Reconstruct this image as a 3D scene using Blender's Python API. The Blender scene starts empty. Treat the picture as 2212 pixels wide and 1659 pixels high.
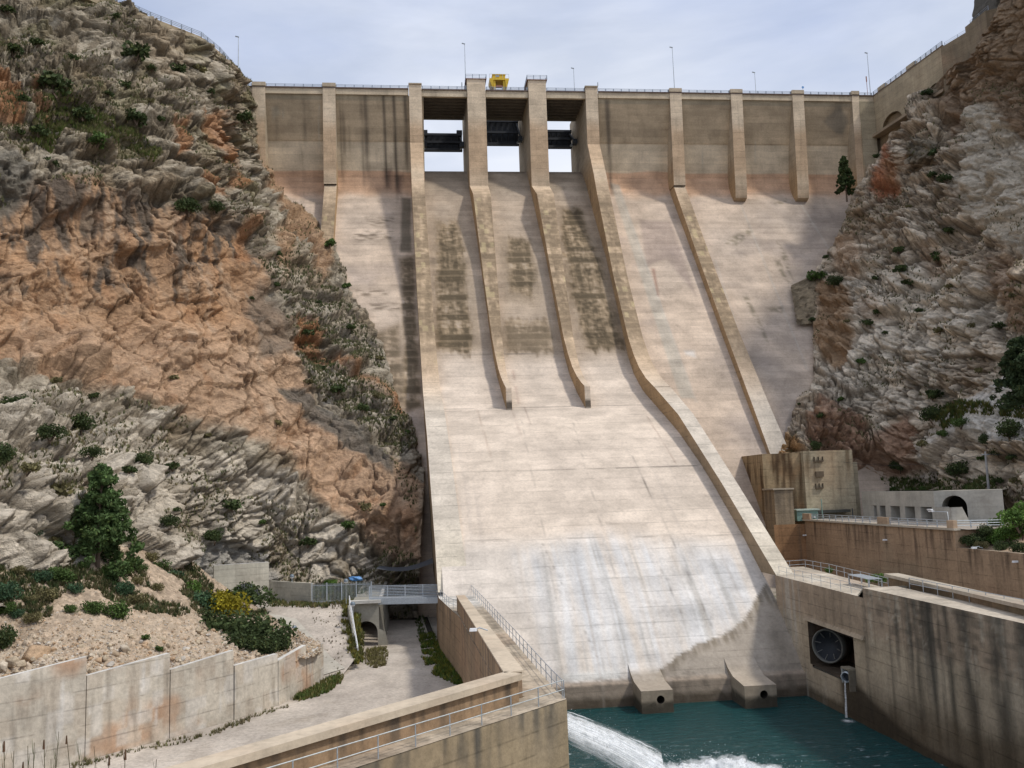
import bpy, math, random
import numpy as np
from mathutils import Matrix, Vector
C = bpy.context.scene
COL = C.collection
# ---------------------------------------------------------------- camera
F = 1950.; CX, CY = 1106., 829.5
_y = np.array([900-CX, -(1070-CY), -F]); _x = np.array([19150-CX, -(465-CY), -F])
_y /= np.linalg.norm(_y); _x /= np.linalg.norm(_x); _x -= _x@_y*_y; _x /= np.linalg.norm(_x)
M = np.array([_x, _y, np.cross(_x, _y)])
cam = bpy.data.cameras.new('camera'); co = bpy.data.objects.new('camera', cam); COL.objects.link(co)
co.matrix_world = Matrix([list(M[0])+[0], list(M[1])+[0], list(M[2])+[0], [0, 0, 0, 1]])
cam.sensor_width = 36; cam.lens = F/2212*36; cam.clip_start = .5; cam.clip_end = 20000
C.camera = co
# ---------------------------------------------------------------- sky and sun
SUN = np.array([.54, -.27, .80]); SUN /= np.linalg.norm(SUN)
w = bpy.data.worlds.new('World'); C.world = w; w.use_nodes = True
nt = w.node_tree; nt.nodes.clear()
def N(nt, t, **k):
    n = nt.nodes.new(t)
    for a, b in k.items():
        if a.startswith('i_'):
            key = a[2:]; key = int(key) if key.isdigit() else key
            n.inputs[key].default_value = b
        else: setattr(n, a, b)
    return n
sky = N(nt, 'ShaderNodeTexSky', sky_type='NISHITA', sun_disc=False)
sky.sun_elevation = math.asin(SUN[2]); sky.sun_rotation = math.atan2(SUN[0], SUN[1]); sky.air_density = 1.2; sky.dust_density = 2
tc = N(nt, 'ShaderNodeTexCoord'); mp = N(nt, 'ShaderNodeMapping'); mp.inputs['Scale'].default_value = (1.3, 1.3, 4.2)
mp.inputs['Rotation'].default_value = (0.1, .28, 0)
nz = N(nt, 'ShaderNodeTexNoise', i_Scale=2.2, i_Detail=9., i_Roughness=.55, i_Distortion=.3)
rp = N(nt, 'ShaderNodeValToRGB'); rp.color_ramp.elements[0].position = .42; rp.color_ramp.elements[1].position = .62
rp.color_ramp.elements[0].color = (.75, .75, .75, 1)
nz2 = N(nt, 'ShaderNodeTexNoise', i_Scale=1.3, i_Detail=6.)
rp2 = N(nt, 'ShaderNodeValToRGB'); rp2.color_ramp.elements[0].color = (.50, .58, .79, 1); rp2.color_ramp.elements[1].color = (.90, .93, .99, 1)
rp2.color_ramp.elements[0].position = .3; rp2.color_ramp.elements[1].position = .62
b1 = N(nt, 'ShaderNodeBackground', i_Strength=.10); b2 = N(nt, 'ShaderNodeBackground', i_Strength=.95); mx = N(nt, 'ShaderNodeMixShader')
out = N(nt, 'ShaderNodeOutputWorld'); L = nt.links.new
L(tc.outputs['Generated'], mp.inputs[0]); L(mp.outputs[0], nz.inputs[0]); L(mp.outputs[0], nz2.inputs[0])
L(nz.outputs[0], rp.inputs[0]); L(nz2.outputs[0], rp2.inputs[0]); L(sky.outputs[0], b1.inputs[0]); L(rp2.outputs[0], b2.inputs[0])
L(rp.outputs[0], mx.inputs[0]); L(b1.outputs[0], mx.inputs[1]); L(b2.outputs[0], mx.inputs[2]); L(mx.outputs[0], out.inputs[0])
sl = bpy.data.lights.new('sun', 'SUN'); sl.energy = 2.15; sl.angle = math.radians(5.); sl.color = (1, .94, .84)
so = bpy.data.objects.new('sun', sl); COL.objects.link(so); so.location = (100, 0, 200)
so.rotation_euler = Vector(SUN).to_track_quat('Z', 'Y').to_euler()
vs = C.view_settings; vs.view_transform = 'Standard'; vs.look = 'None'; vs.exposure = .17; vs.gamma = 1

# ---------------------------------------------------------------- pixel <-> point helpers
def ray(x, y): return M@np.array([x-CX, -(y-CY), -F])
def atY(x, y, Y): r = ray(x, y); return r*Y/r[1]
def atZ(x, y, Z): r = ray(x, y); return r*Z/r[2]
def atX(x, y, X): r = ray(x, y); return r*X/r[0]
def PX(P):
    c = P@M; return CX+F*c[..., 0]/-c[..., 2], CY-F*c[..., 1]/-c[..., 2]
def rayv(px, py, Y):
    d = np.stack([px-CX, -(py-CY), np.full(np.shape(px), -F)], -1)@M.T
    return d*(Y/d[..., 1])[..., None]
# ---------------------------------------------------------------- numpy noise
def _h(i, j, k, s):
    a = (i.astype(np.int64)*73856093) ^ (j.astype(np.int64)*19349663) ^ (k.astype(np.int64)*83492791) ^ (s*2654435)
    a = (a ^ (a >> 13)) & 0xffffffff; a = (a*1274126177) & 0xffffffff; a = (a ^ (a >> 16)) & 0xffffffff; a = (a*2246822519) & 0xffffffff
    return (a ^ (a >> 15)) & 0xffffff
def rnd(i, j, k, s): return _h(i, j, k, s)/float(0xffffff)
def noise(P, s=0):
    I = np.floor(P); f = P-I; u = f*f*f*(f*(f*6-15)+10); I = I.astype(np.int64); r = 0
    for a in (0, 1):
        for b in (0, 1):
            for c in (0, 1):
                h = _h(I[..., 0]+a, I[..., 1]+b, I[..., 2]+c, s); g = h % 12
                x, y, z = f[..., 0]-a, f[..., 1]-b, f[..., 2]-c
                p = np.where(g < 8, x, y); q = np.where(g < 4, y, np.where((g == 8) | (g == 10), x, z))
                d = np.where(h & 4096, p, -p)+np.where(h & 8192, q, -q)
                wt = (u[..., 0] if a else 1-u[..., 0])*(u[..., 1] if b else 1-u[..., 1])*(u[..., 2] if c else 1-u[..., 2])
                r = r+wt*d
    return r
def fbm(P, o=4, s=0, g=.5, ridged=False):
    r = 0; a = 1.; t = 0
    for k in range(o):
        n = noise(P*2.03**k+k*17.3, s+k)
        if ridged: n = 1-2*np.abs(n)*1.4
        r = r+a*n; t += a; a *= g
    return r/t
def worley(P, s=0):
    I = np.floor(P).astype(np.int64); f1 = np.full(P.shape[:-1], 9.); f2 = f1.copy(); idd = np.zeros(P.shape[:-1])
    for a in (-1, 0, 1):
        for b in (-1, 0, 1):
            for c in (-1, 0, 1):
                J = (I[..., 0]+a, I[..., 1]+b, I[..., 2]+c)
                d = ((J[0]+rnd(*J, s)-P[..., 0])**2+(J[1]+rnd(*J, s+1)-P[..., 1])**2+(J[2]+rnd(*J, s+2)-P[..., 2])**2)**.5
                n = d < f1
                f2 = np.where(n, f1, np.minimum(f2, d)); idd = np.where(n, rnd(*J, s+3), idd); f1 = np.where(n, d, f1)
    return f1, f2, idd
def facets(Q, s, tilt=.9, down=.8):
    """nearest-cell tilted planes: chiselled blocks whose tops lie back and whose undersides step in"""
    I = np.floor(Q).astype(np.int64); f1 = np.full(Q.shape[:-1], 9.); f2 = f1.copy(); val = f1*0; idd = f1*0
    for a in (-1, 0, 1):
        for b in (-1, 0, 1):
            for c in (-1, 0, 1):
                J = (I[..., 0]+a, I[..., 1]+b, I[..., 2]+c); h = _h(*J, s)
                r = [((h >> k) & 255)/255. for k in (0, 8, 16)]; h2 = _h(*J, s+1); q = [((h2 >> k) & 255)/255. for k in (0, 8, 16)]
                dx, dy, dz = Q[..., 0]-J[0]-r[0], Q[..., 1]-J[1]-r[1], Q[..., 2]-J[2]-r[2]
                d = np.maximum(np.maximum(np.abs(dx), np.abs(dy)), np.abs(dz))*.6+.4*np.sqrt(dx*dx+dy*dy+dz*dz)
                n = d < f1; v = (q[0]-.5)+tilt*((q[1]-.5)*2*dx+(q[2]-.5)*2*dy)-down*(.3+q[0])*dz
                f2 = np.where(n, f1, np.minimum(f2, d)); val = np.where(n, v, val); idd = np.where(n, q[2], idd); f1 = np.where(n, d, f1)
    return val, idd, f2-f1
def ss(a, b, x): t = np.clip((x-a)/(b-a), 0, 1); return t*t*(3-2*t)
def poly(px, py, pts, soft=12, warp=0, P=None):
    if warp:
        px = px+warp*fbm(P*.12, 3, 91); py = py+warp*fbm(P*.12, 3, 97)
    n = len(pts); ins = np.zeros(px.shape, bool); dm = np.full(px.shape, 1e9)
    for i in range(n):
        x0, y0 = pts[i]; x1, y1 = pts[(i+1) % n]
        c = ((y0 > py) != (y1 > py)) & (px < (x1-x0)*(py-y0)/((y1-y0) or 1e-9)+x0); ins ^= c
        dx, dy = x1-x0, y1-y0; t = np.clip(((px-x0)*dx+(py-y0)*dy)/(dx*dx+dy*dy+1e-9), 0, 1)
        dm = np.minimum(dm, np.hypot(px-x0-t*dx, py-y0-t*dy))
    return ss(-soft, soft, np.where(ins, dm, -dm))
def mixc(c, col, m): return c*(1-m[..., None])+np.array(col)*m[..., None]
# ---------------------------------------------------------------- mesh building
def grid_faces(nu, nv, off=0, flip=False):
    i = np.arange(nu-1)[:, None]*nv+np.arange(nv-1)[None]; i = i.ravel()+off
    q = np.stack([i, i+nv, i+nv+1, i+1], 1)
    return q[:, ::-1] if flip else q
class MB:
    def __init__(s): s.v = []; s.c = []; s.q = []; s.t = []; s.n = 0
    def add(s, V, q=None, t=None, c=(.3, .3, .3)):
        V = np.asarray(V, float).reshape(-1, 3); s.v.append(V)
        cc = np.asarray(c, float)
        s.c.append(np.broadcast_to(cc, (len(V), 3)) if cc.ndim == 1 else cc.reshape(-1, 3))
        if q is not None and len(q): s.q.append(np.asarray(q)+s.n)
        if t is not None and len(t): s.t.append(np.asarray(t)+s.n)
        s.n += len(V); return s
    def grid(s, P, c=(.3, .3, .3), flip=False):
        nu, nv = P.shape[:2]; return s.add(P, grid_faces(nu, nv, 0, flip), c=c if np.ndim(c) == 1 else np.asarray(c).reshape(-1, 3))
    def quad(s, a, b, c_, d, res=0, col=(.3, .3, .3)):
        a, b, c_, d = map(lambda p: np.asarray(p, float), (a, b, c_, d))
        nu = nv = 2
        if res:
            nu = max(2, int(np.linalg.norm(b-a)/res)+1); nv = max(2, int(np.linalg.norm(d-a)/res)+1)
        u = np.linspace(0, 1, nu)[:, None, None]; v = np.linspace(0, 1, nv)[None, :, None]
        P = a*(1-u)*(1-v)+b*u*(1-v)+c_*u*v+d*(1-u)*v
        return s.grid(P, col(P) if callable(col) else col)
    def hexa(s, p, res=0, col=(.3, .3, .3)):   # p: 4 bottom (ccw), 4 top
        for f in ((0, 1, 5, 4), (1, 2, 6, 5), (2, 3, 7, 6), (3, 0, 4, 7), (4, 5, 6, 7), (3, 2, 1, 0)): s.quad(*[p[i] for i in f], res=res, col=col)
        return s
    def box(s, x0, x1, y0, y1, z0, z1, res=0, col=(.3, .3, .3)):
        return s.hexa([(x0, y0, z0), (x1, y0, z0), (x1, y1, z0), (x0, y1, z0), (x0, y0, z1), (x1, y0, z1), (x1, y1, z1), (x0, y1, z1)], res, col)
    def beam(s, a, b, w_, h, col=(.3, .3, .3), up=(0, 0, 1), res=0):
        a = np.asarray(a, float); b = np.asarray(b, float); d = (b-a)/np.linalg.norm(b-a); sd = np.cross(d, up)
        sd = sd/(np.linalg.norm(sd)+1e-9)*w_/2; u = np.cross(sd, d); u = u/np.linalg.norm(u)*h/2
        return s.hexa([a-sd-u, a+sd-u, b+sd-u, b-sd-u, a-sd+u, a+sd+u, b+sd+u, b-sd+u], res, col)
    def tube(s, pts, r, n=8, col=(.3, .3, .3), cap=True):
        pts = [np.asarray(p, float) for p in pts]; rr = r if np.ndim(r) else [r]*len(pts); ring = []
        for i, p in enumerate(pts):
            d = pts[min(i+1, len(pts)-1)]-pts[max(i-1, 0)]; d = d/np.linalg.norm(d)
            a = np.cross(d, (0, 0, 1) if abs(d[2]) < .9 else (1, 0, 0)); a /= np.linalg.norm(a); b = np.cross(d, a)
            th = np.linspace(0, 2*np.pi, n+1)
            ring.append(p+rr[i]*(np.cos(th)[:, None]*a+np.sin(th)[:, None]*b))
        s.grid(np.array(ring), col)
        if cap:
            for k, sg in ((0, 1), (-1, -1)):
                V = np.vstack([ring[k][:-1], pts[k]]); s.add(V, t=[(i, (i+1) % n, n)[::sg] for i in range(n)], c=col)
        return s
    def wallpoly(s, plan, z0, z1, th, res, col):   # vertical wall along plan points; z0/z1 numbers or lists; thickness to the left of travel
        n = len(plan); plan = [np.array(p[:2], float) for p in plan]; off = []
        z0 = z0 if np.ndim(z0) else [z0]*n; z1 = z1 if np.ndim(z1) else [z1]*n
        for i in range(n):
            d = plan[min(i+1, n-1)]-plan[max(i-1, 0)]; d /= np.linalg.norm(d); off.append(plan[i]+th*np.array([-d[1], d[0]]))
        for i in range(n-1):
            a, b, c_, d = plan[i], plan[i+1], off[i+1], off[i]
            s.hexa([(*a, z0[i]), (*b, z0[i+1]), (*c_, z0[i+1]), (*d, z0[i]), (*a, z1[i]), (*b, z1[i+1]), (*c_, z1[i+1]), (*d, z1[i])], res, col)
        return s
    def build(s, name, mat, parent=None, org=None, smooth=False):
        V = np.vstack(s.v); Cc = np.vstack(s.c)
        me = bpy.data.meshes.new(name)
        if org is None and parent is None: org = np.array([V[:, 0].mean(), V[:, 1].mean(), V[:, 2].min()])
        if parent is not None and org is None: org = np.array(parent['_o'] if '_o' in parent else (0, 0, 0))
        org = np.array(org, float); V = V-org
        q = np.vstack(s.q) if s.q else np.zeros((0, 4), int); t = np.vstack(s.t) if s.t else np.zeros((0, 3), int)
        me.vertices.add(len(V)); me.vertices.foreach_set('co', V.astype(np.float32).ravel())
        nl = len(q)*4+len(t)*3; me.loops.add(nl); me.loops.foreach_set('vertex_index', np.concatenate([q.ravel(), t.ravel()]).astype(np.int32))
        st = np.concatenate([np.arange(len(q))*4, len(q)*4+np.arange(len(t))*3]).astype(np.int32)
        me.polygons.add(len(q)+len(t)); me.polygons.foreach_set('loop_start', st)
        me.polygons.foreach_set('loop_total', np.concatenate([np.full(len(q), 4), np.full(len(t), 3)]).astype(np.int32))
        me.update(calc_edges=True); me.validate()
        if smooth: me.polygons.foreach_set('use_smooth', np.ones(len(me.polygons), bool))
        at = me.attributes.new('Col', 'FLOAT_COLOR', 'POINT')
        if len(me.vertices) == len(Cc): at.data.foreach_set('color', np.hstack([Cc, np.ones((len(Cc), 1))]).astype(np.float32).ravel())
        me.materials.append(mat)
        o = bpy.data.objects.new(name, me); COL.objects.link(o)
        if parent is not None:
            o.parent = parent
            if '_o' not in parent or True: o['_o'] = list(org)
        else: o.location = org; o['_o'] = list(org)
        return o
def thing(name, label, cat, loc, group=None):
    o = bpy.data.objects.new(name, None); COL.objects.link(o); o.location = loc; o['_o'] = [float(a) for a in loc]
    o.empty_display_size = .3
    return tag(o, label, cat, group)
def tag(o, label=None, cat=None, group=None, kind=None):
    for k, v in (('label', label), ('category', cat), ('group', group), ('kind', kind)):
        if v: o[k] = v
    return o
# ---------------------------------------------------------------- materials
def newmat(name):
    m = bpy.data.materials.new(name); m.use_nodes = True; n = m.node_tree; n.nodes.clear()
    o = N(n, 'ShaderNodeOutputMaterial'); b = N(n, 'ShaderNodeBsdfPrincipled'); n.links.new(b.outputs[0], o.inputs[0]); return m, n, b
def mth(n, op, a, b=None, c=None):
    x = N(n, 'ShaderNodeMath', operation=op)
    for i, q in enumerate((a, b, c)):
        if q is None: continue
        if isinstance(q, (int, float)): x.inputs[i].default_value = q
        else: n.links.new(q, x.inputs[i])
    return x.outputs[0]
def nnoise(n, pos, scale, det=4., rough=.55, vec=(1, 1, 1)):
    src = pos
    if vec != (1, 1, 1):
        v = N(n, 'ShaderNodeVectorMath', operation='MULTIPLY'); n.links.new(pos, v.inputs[0]); v.inputs[1].default_value = vec; src = v.outputs[0]
    t = N(n, 'ShaderNodeTexNoise', i_Scale=scale, i_Detail=det, i_Roughness=rough); n.links.new(src, t.inputs[0]); return t.outputs[0]
def ramp(n, src, a, b, va=0., vb=1.):
    r = N(n, 'ShaderNodeMapRange'); r.interpolation_type = 'SMOOTHSTEP'; n.links.new(src, r.inputs[0])
    r.inputs[1].default_value = a; r.inputs[2].default_value = b; r.inputs[3].default_value = va; r.inputs[4].default_value = vb; return r.outputs[0]
def attrcol(n): return N(n, 'ShaderNodeAttribute', attribute_name='Col').outputs['Color']
def scalecol(n, col, f):
    v = N(n, 'ShaderNodeVectorMath', operation='SCALE'); n.links.new(col, v.inputs[0]); n.links.new(f, v.inputs['Scale']); return v.outputs[0]
def concrete(name, lift=1.5, line=.3, streak=.25, vert=0, grain=.1, bump=.25):
    m, n, b = newmat(name); pos = N(n, 'ShaderNodeNewGeometry').outputs['Position']
    col = attrcol(n)
    big = nnoise(n, pos, .25, 6.); fine = nnoise(n, pos, 3., 5., .7); stv = nnoise(n, pos, 1., 5., .6, (1.1, 1.1, .07)); hz = nnoise(n, pos, 1., 4., .6, (.12, .12, 1.3))
    f = mth(n, 'MULTIPLY', ramp(n, big, .3, .7, .86, 1.12), ramp(n, fine, .25, .75, 1-grain*1.6, 1+grain))
    f = mth(n, 'MULTIPLY', f, ramp(n, stv, .5, .72, 1., 1-streak)); f = mth(n, 'MULTIPLY', f, ramp(n, hz, .3, .7, .93, 1.06))
    s = N(n, 'ShaderNodeSeparateXYZ'); n.links.new(pos, s.inputs[0])
    def lines(c, period, amt, thick):
        fr = mth(n, 'FRACT', mth(n, 'DIVIDE', c, period)); d = mth(n, 'MINIMUM', fr, mth(n, 'SUBTRACT', 1., fr)); d = mth(n, 'MULTIPLY', d, period)
        l = ramp(n, d, 0., thick, 1., 0.); br = ramp(n, nnoise(n, pos, .6, 4.), .38, .6)
        return mth(n, 'SUBTRACT', 1., mth(n, 'MULTIPLY', mth(n, 'MULTIPLY', l, amt), br))
    if line: f = mth(n, 'MULTIPLY', f, lines(s.outputs[2], lift, line, .09))
    if vert: f = mth(n, 'MULTIPLY', f, lines(mth(n, 'ADD', s.outputs[0], s.outputs[1]), vert, line*.8, .07))
    n.links.new(scalecol(n, col, f), b.inputs['Base Color']); b.inputs['Roughness'].default_value = .92
    b.inputs['Specular IOR Level'].default_value = .25
    bp = N(n, 'ShaderNodeBump', i_Strength=bump, i_Distance=.15); n.links.new(mth(n, 'ADD', fine, mth(n, 'MULTIPLY', big, 2.)), bp.inputs['Height']); n.links.new(bp.outputs[0], b.inputs['Normal'])
    return m
def rockmat(name, bump=.9, sc=1.):
    m, n, b = newmat(name); pos = N(n, 'ShaderNodeNewGeometry').outputs['Position']; col = attrcol(n)
    a = nnoise(n, pos, .45*sc, 9., .68, (1, 1, 1.7)); c = nnoise(n, pos, 2.2*sc, 6., .72, (1, 1, 1.5)); v = nnoise(n, pos, .9*sc, 3., .5)
    cr = ramp(n, mth(n, 'ABSOLUTE', mth(n, 'SUBTRACT', v, .5)), 0., .022, 0., 1.)
    f = mth(n, 'MULTIPLY', ramp(n, a, .3, .7, .78, 1.2), ramp(n, c, .25, .75, .82, 1.2)); f = mth(n, 'MULTIPLY', f, ramp(n, cr, 0., 1., .85, 1.))
    n.links.new(scalecol(n, col, f), b.inputs['Base Color']); b.inputs['Roughness'].default_value = .95; b.inputs['Specular IOR Level'].default_value = .2
    h = mth(n, 'ADD', mth(n, 'MULTIPLY', a, 1.6), mth(n, 'MULTIPLY', c, .5)); h = mth(n, 'ADD', h, mth(n, 'MULTIPLY', cr, .12))
    bp = N(n, 'ShaderNodeBump', i_Strength=bump, i_Distance=.7/sc); n.links.new(h, bp.inputs['Height']); n.links.new(bp.outputs[0], b.inputs['Normal'])
    return m
def plain(name, col, rough=.6, metal=0., grain=.12, gs=6.):
    m, n, b = newmat(name); pos = N(n, 'ShaderNodeNewGeometry').outputs['Position']
    rgb = N(n, 'ShaderNodeRGB'); rgb.outputs[0].default_value = (*col, 1)
    n.links.new(scalecol(n, rgb.outputs[0], ramp(n, nnoise(n, pos, gs, 5.), .3, .7, 1-grain, 1+grain)), b.inputs['Base Color'])
    b.inputs['Roughness'].default_value = rough; b.inputs['Metallic'].default_value = metal; return m
def leafmat(name, rough=.7):
    m, n, b = newmat(name); pos = N(n, 'ShaderNodeNewGeometry').outputs['Position']
    n.links.new(scalecol(n, attrcol(n), ramp(n, nnoise(n, pos, .9, 4.), .3, .7, .75, 1.25)), b.inputs['Base Color'])
    b.inputs['Roughness'].default_value = rough; b.inputs['Specular IOR Level'].default_value = .2
    tr = N(n, 'ShaderNodeBsdfTranslucent'); n.links.new(attrcol(n), tr.inputs[0]); mxs = N(n, 'ShaderNodeMixShader', i_0=.18)
    o = [q for q in n.nodes if q.type == 'OUTPUT_MATERIAL'][0]
    n.links.new(b.outputs[0], mxs.inputs[1]); n.links.new(tr.outputs[0], mxs.inputs[2]); n.links.new(mxs.outputs[0], o.inputs[0]); return m
M_dam = concrete('dam_concrete', 1.55, .22, .12, vert=0, grain=.08)
M_pier = concrete('pier_concrete', 1.55, .34, .16, grain=.1)
M_wall = concrete('wall_concrete', 1.2, .35, .28, grain=.12)
M_board = concrete('board_marked_concrete', .9, .25, .22, vert=2.4, grain=.08)
M_smooth = concrete('smooth_concrete', 4., .15, .15, grain=.07)
M_rock = rockmat('cliff_rock'); M_stone = rockmat('loose_stone', .5, 3.)
M_steel = plain('galvanised_steel', (.42, .46, .5), .45, .4); M_dark = plain('dark_steel', (.035, .04, .05), .6, .3)
M_yellow = plain('yellow_paint', (.62, .42, .02), .5); M_white = plain('white_paint', (.75, .76, .78), .5)
M_leaf = leafmat('foliage'); M_bark = plain('bark', (.12, .085, .06), .9, gs=9.); M_green = plain('green_paint', (.2, .32, .28), .5)
M_rust = plain('rusty_steel', (.28, .12, .08), .8); M_blue = plain('blue_plastic', (.12, .3, .62), .4)
# ---------------------------------------------------------------- dam geometry tables (Y, Z)
CH = [(218, 76.6), (216, 77.5), (213, 77.9), (210, 77.2), (208, 75.9), (204.1, 71.9), (197.3, 63), (185.8, 48.9), (174.2, 31.1), (170.8, 25.7), (166.8, 21.6), (160.9, 17.7), (153.6, 14.2), (141.5, 8.6), (132, 3.3), (116, -6.9), (106.3, -14.2), (101.3, -19.2), (100.2, -20.6), (99.4, -21.0), (99.3, -26)]
NF = [(200.6, 91.8), (203.8, 82.3), (204.0, 82.0), (205.3, 75.4), (205.5, 74.0), (205.1, 71.8), (204.2, 69.6), (188.6, 48.9), (175, 30.2), (163, 14), (155, 3.7), (135, -21.5)]
PF = [(200, 93.4), (200.3, 80.4), (194.9, 71.2), (192.2, 65.7), (180, 44), (169.8, 29.1), (166, 25.1), (162.6, 22.3), (158, 19.6), (152.1, 17.0), (141, 11.5), (123.4, .3), (105.9, -10.9)]
def resample(pl, step):
    pl = np.array(pl, float); d = np.r_[0, np.cumsum(np.linalg.norm(np.diff(pl[:, :2], axis=0), axis=1))]
    n = max(2, int(d[-1]/step)+1); t = np.linspace(0, d[-1], n); t = np.unique(np.r_[t, d])
    return np.stack([np.interp(t, d, pl[:, k]) for k in range(pl.shape[1])], 1)
def faceY(prof, z): p = np.array(prof)[::-1]; return np.interp(z, p[:, 1], p[:, 0])
def hitface(px, py, prof=NF):
    r = ray(px, py); Y = 180.
    for _ in range(60): Y = .5*Y+.5*faceY(prof, r[2]*Y/r[1])
    return Y
def lifts(P, s, period=1.55):   # albedo variation per pour lift and along it
    k = np.floor(P[..., 2]/period+.37*noise(P*.02, s)); a = rnd(k.astype(np.int64), k.astype(np.int64)*0, k.astype(np.int64)*0, s)
    q = P*np.array([.09, .09, .0]); q[..., 2] = k*3.1
    return (a-.5)*.12+.2*noise(q, s+5)+.1*noise(q*4, s+7)
T_UP = np.array((.48, .385, .27)); T_WALL = np.array((.62, .52, .385)); T_PINK = np.array((.58, .37, .24)); T_SL = np.array((.57, .46, .365)); T_BR = np.array((.655, .56, .47)); T_DK = np.array((.085, .065, .045))
def blockpat(P, s, bw=1.5, period=1.55):
    zz = P[..., 2]/period; k = np.floor(zz).astype(np.int64); f = zz-k; a = P[..., 0]/bw+rnd(k, k*0, k*0, s)*5; i = np.floor(a).astype(np.int64); fa = a-i
    rr_ = rnd(k, i, k*0, s+1); lr = rnd(k, k*0+2, k*0, s+2); ed = np.maximum(ss(.17, .0, np.minimum(f, 1-f)), 0*fa)
    drip = .8*noise(P*np.array([.7, .0, .07]), s+3)+.5*noise(P*np.array([2.2, .0, .8]), s+4)+.4*noise(P*np.array([1.2, 0, 1.2]), s+5); return rr_, lr, ed, drip
def grime(c, P, mask, s, k=1., bias=0.):
    rr_, lr, ed, drip = blockpat(P, s); v = .5*lr+.45*drip+.38+.5*fbm(P*np.array([.5, .0, 1.6]), 3, s+8)
    d = mask*ss(.12, .78, v)*(1-.5*ed*ss(.2, .8, lr+.2*drip)); c = mixc(c, (.32, .225, .115), np.clip(mask*ss(-.1, .4, v), 0, 1)*.55*k); return mixc(c, (.075, .058, .036), np.clip(d, 0, 1)*.88*k)
def col_face(P):
    px, py = PX(P); z = P[..., 2]+.5*noise(P*.1, 3)
    c = np.broadcast_to(T_SL, P.shape).copy()
    c = mixc(c, T_PINK, ss(67.5, 71, z+1.2*noise(P*.25, 8))*.85); c = mixc(c, T_WALL, ss(75.2, 75.5, z)); c = mixc(c, T_UP, ss(81.9, 82.2, P[..., 2]))
    c = mixc(c, (.36, .315, .235), ss(90.6, 90.8, P[..., 2])*.8)
    # colour drifts of the slope
    c = mixc(c, (.50, .42, .35), ss(-.1, .5, fbm(P*.05, 4, 21))*ss(71, 66, z)*.6)
    c = mixc(c, (.36, .30, .27), ss(.0, .5, fbm(P*np.array([.06, .06, .11]), 4, 31))*ss(71, 66, z)*.6)
    rgt = ss(1500, 1650, px)*ss(400, 440, py); c = mixc(c, (.31, .265, .235), rgt*ss(-.3, .4, fbm(P*.06, 4, 41))*.75)
    band = poly(px, py, [(1382, 475), (1450, 478), (1505, 640), (1440, 560), (1395, 575)], 6); c = mixc(c, (.33, .26, .225), band*.7)
    # pale strip beside the right pier
    st = poly(px, py, [(1318, 395), (1338, 400), (1500, 860), (1470, 860)], 3); c = mixc(c, (.47, .43, .365), st*.75)
    dk = poly(px, py, [(1306, 215), (1316, 215), (1322, 400), (1333, 420), (1318, 425)], 4); c = mixc(c, (.12, .10, .08), dk*.8*ss(-.5, .2, fbm(P*np.array([.3, .3, .05]), 3, 5)))
    # left: dark column beside the left pier
    lh = lifts(P, 12)
    d1 = poly(px, py, [(868, 425), (888, 430), (890, 545), (866, 545)], 4, 5, P); c = mixc(c, (.17, .145, .11), d1*.9)
    d2 = poly(px, py, [(862, 560), (892, 552), (901, 700), (911, 880), (880, 890), (868, 850), (872, 740)], 7, 8, P); c = grime(c, P, d2, 66, .9, .28)
    d3 = poly(px, py, [(770, 735), (862, 700), (880, 890), (850, 880), (820, 800)], 10); c = grime(c, P, d3, 67, .8, -.12)
    for (x0, x1, y0, y1) in ((790, 850, 470, 488), (760, 850, 500, 520), (800, 860, 655, 672), (770, 830, 625, 640)):
        mm = poly(px, py, [(x0, y0), (x1, y0), (x1+6, y1), (x0+8, y1)], 6, 5, P); c = mixc(c, T_DK*1.6, mm*.75*ss(-.2, .4, noise(P*np.array([.5, .5, 2.5]), 70)))
    for (x0, y0) in ((838, 408), (861, 420)):
        mm = poly(px, py, [(x0-9, y0-42), (x0+9, y0-42), (x0+5, y0), (x0-5, y0-4)], 7); c = mixc(c, (.15, .095, .075), mm*.75)
    # vertical dark stains on the bay walls
    for x0, wd, y0, y1, k in ((657, 3, 215, 300, .6), (667, 3, 215, 270, .4), (790, 5, 200, 370, .75), (781, 3, 200, 400, .5), (830, 3, 200, 400, .85), (852, 3.5, 205, 420, .9), (876, 4, 200, 360, .8), (742, 3, 205, 340, .6), (735, 3, 205, 390, .5), (753, 3, 205, 330, .35), (596, 3, 230, 300, .3), (650, 2, 330, 420, .25), (1357, 2, 225, 300, .2), (1812, 14, 210, 290, .4), (1890-20, 9, 300, 420, .25)):
        lean = .035*(py-250)+1.5*noise(P*np.array([.05, .05, .1]), 81)
        mm = np.exp(-((px-x0-lean)/wd)**2)*ss(y0-8, y0+4, py)*ss(y1+30, y1-30, py)*ss(-.7, .1, noise(P*np.array([.3, .3, .12]), 80)); c = mixc(c, (.085, .07, .055), mm*k)
    for x0, y0, y1 in ((689, 220, 330), (1518, 320, 370), (1632, 300, 360), (612, 225, 260)): c = mixc(c, (.5, .46, .38), np.exp(-((px-x0)/1.6)**2)*ss(y0, y0+12, py)*ss(y1, y1-12, py)*.55)
    pt = poly(px, py, [(586, 232), (600, 228), (606, 246), (596, 250), (590, 262)], 3, 3, P); c = mixc(c, (.42, .38, .30), pt*.6)
    pt = poly(px, py, [(1780, 262), (1815, 225), (1835, 262), (1818, 290), (1795, 278)], 5, 8, P); c = mixc(c, (.2, .185, .155), pt*.6)
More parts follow.
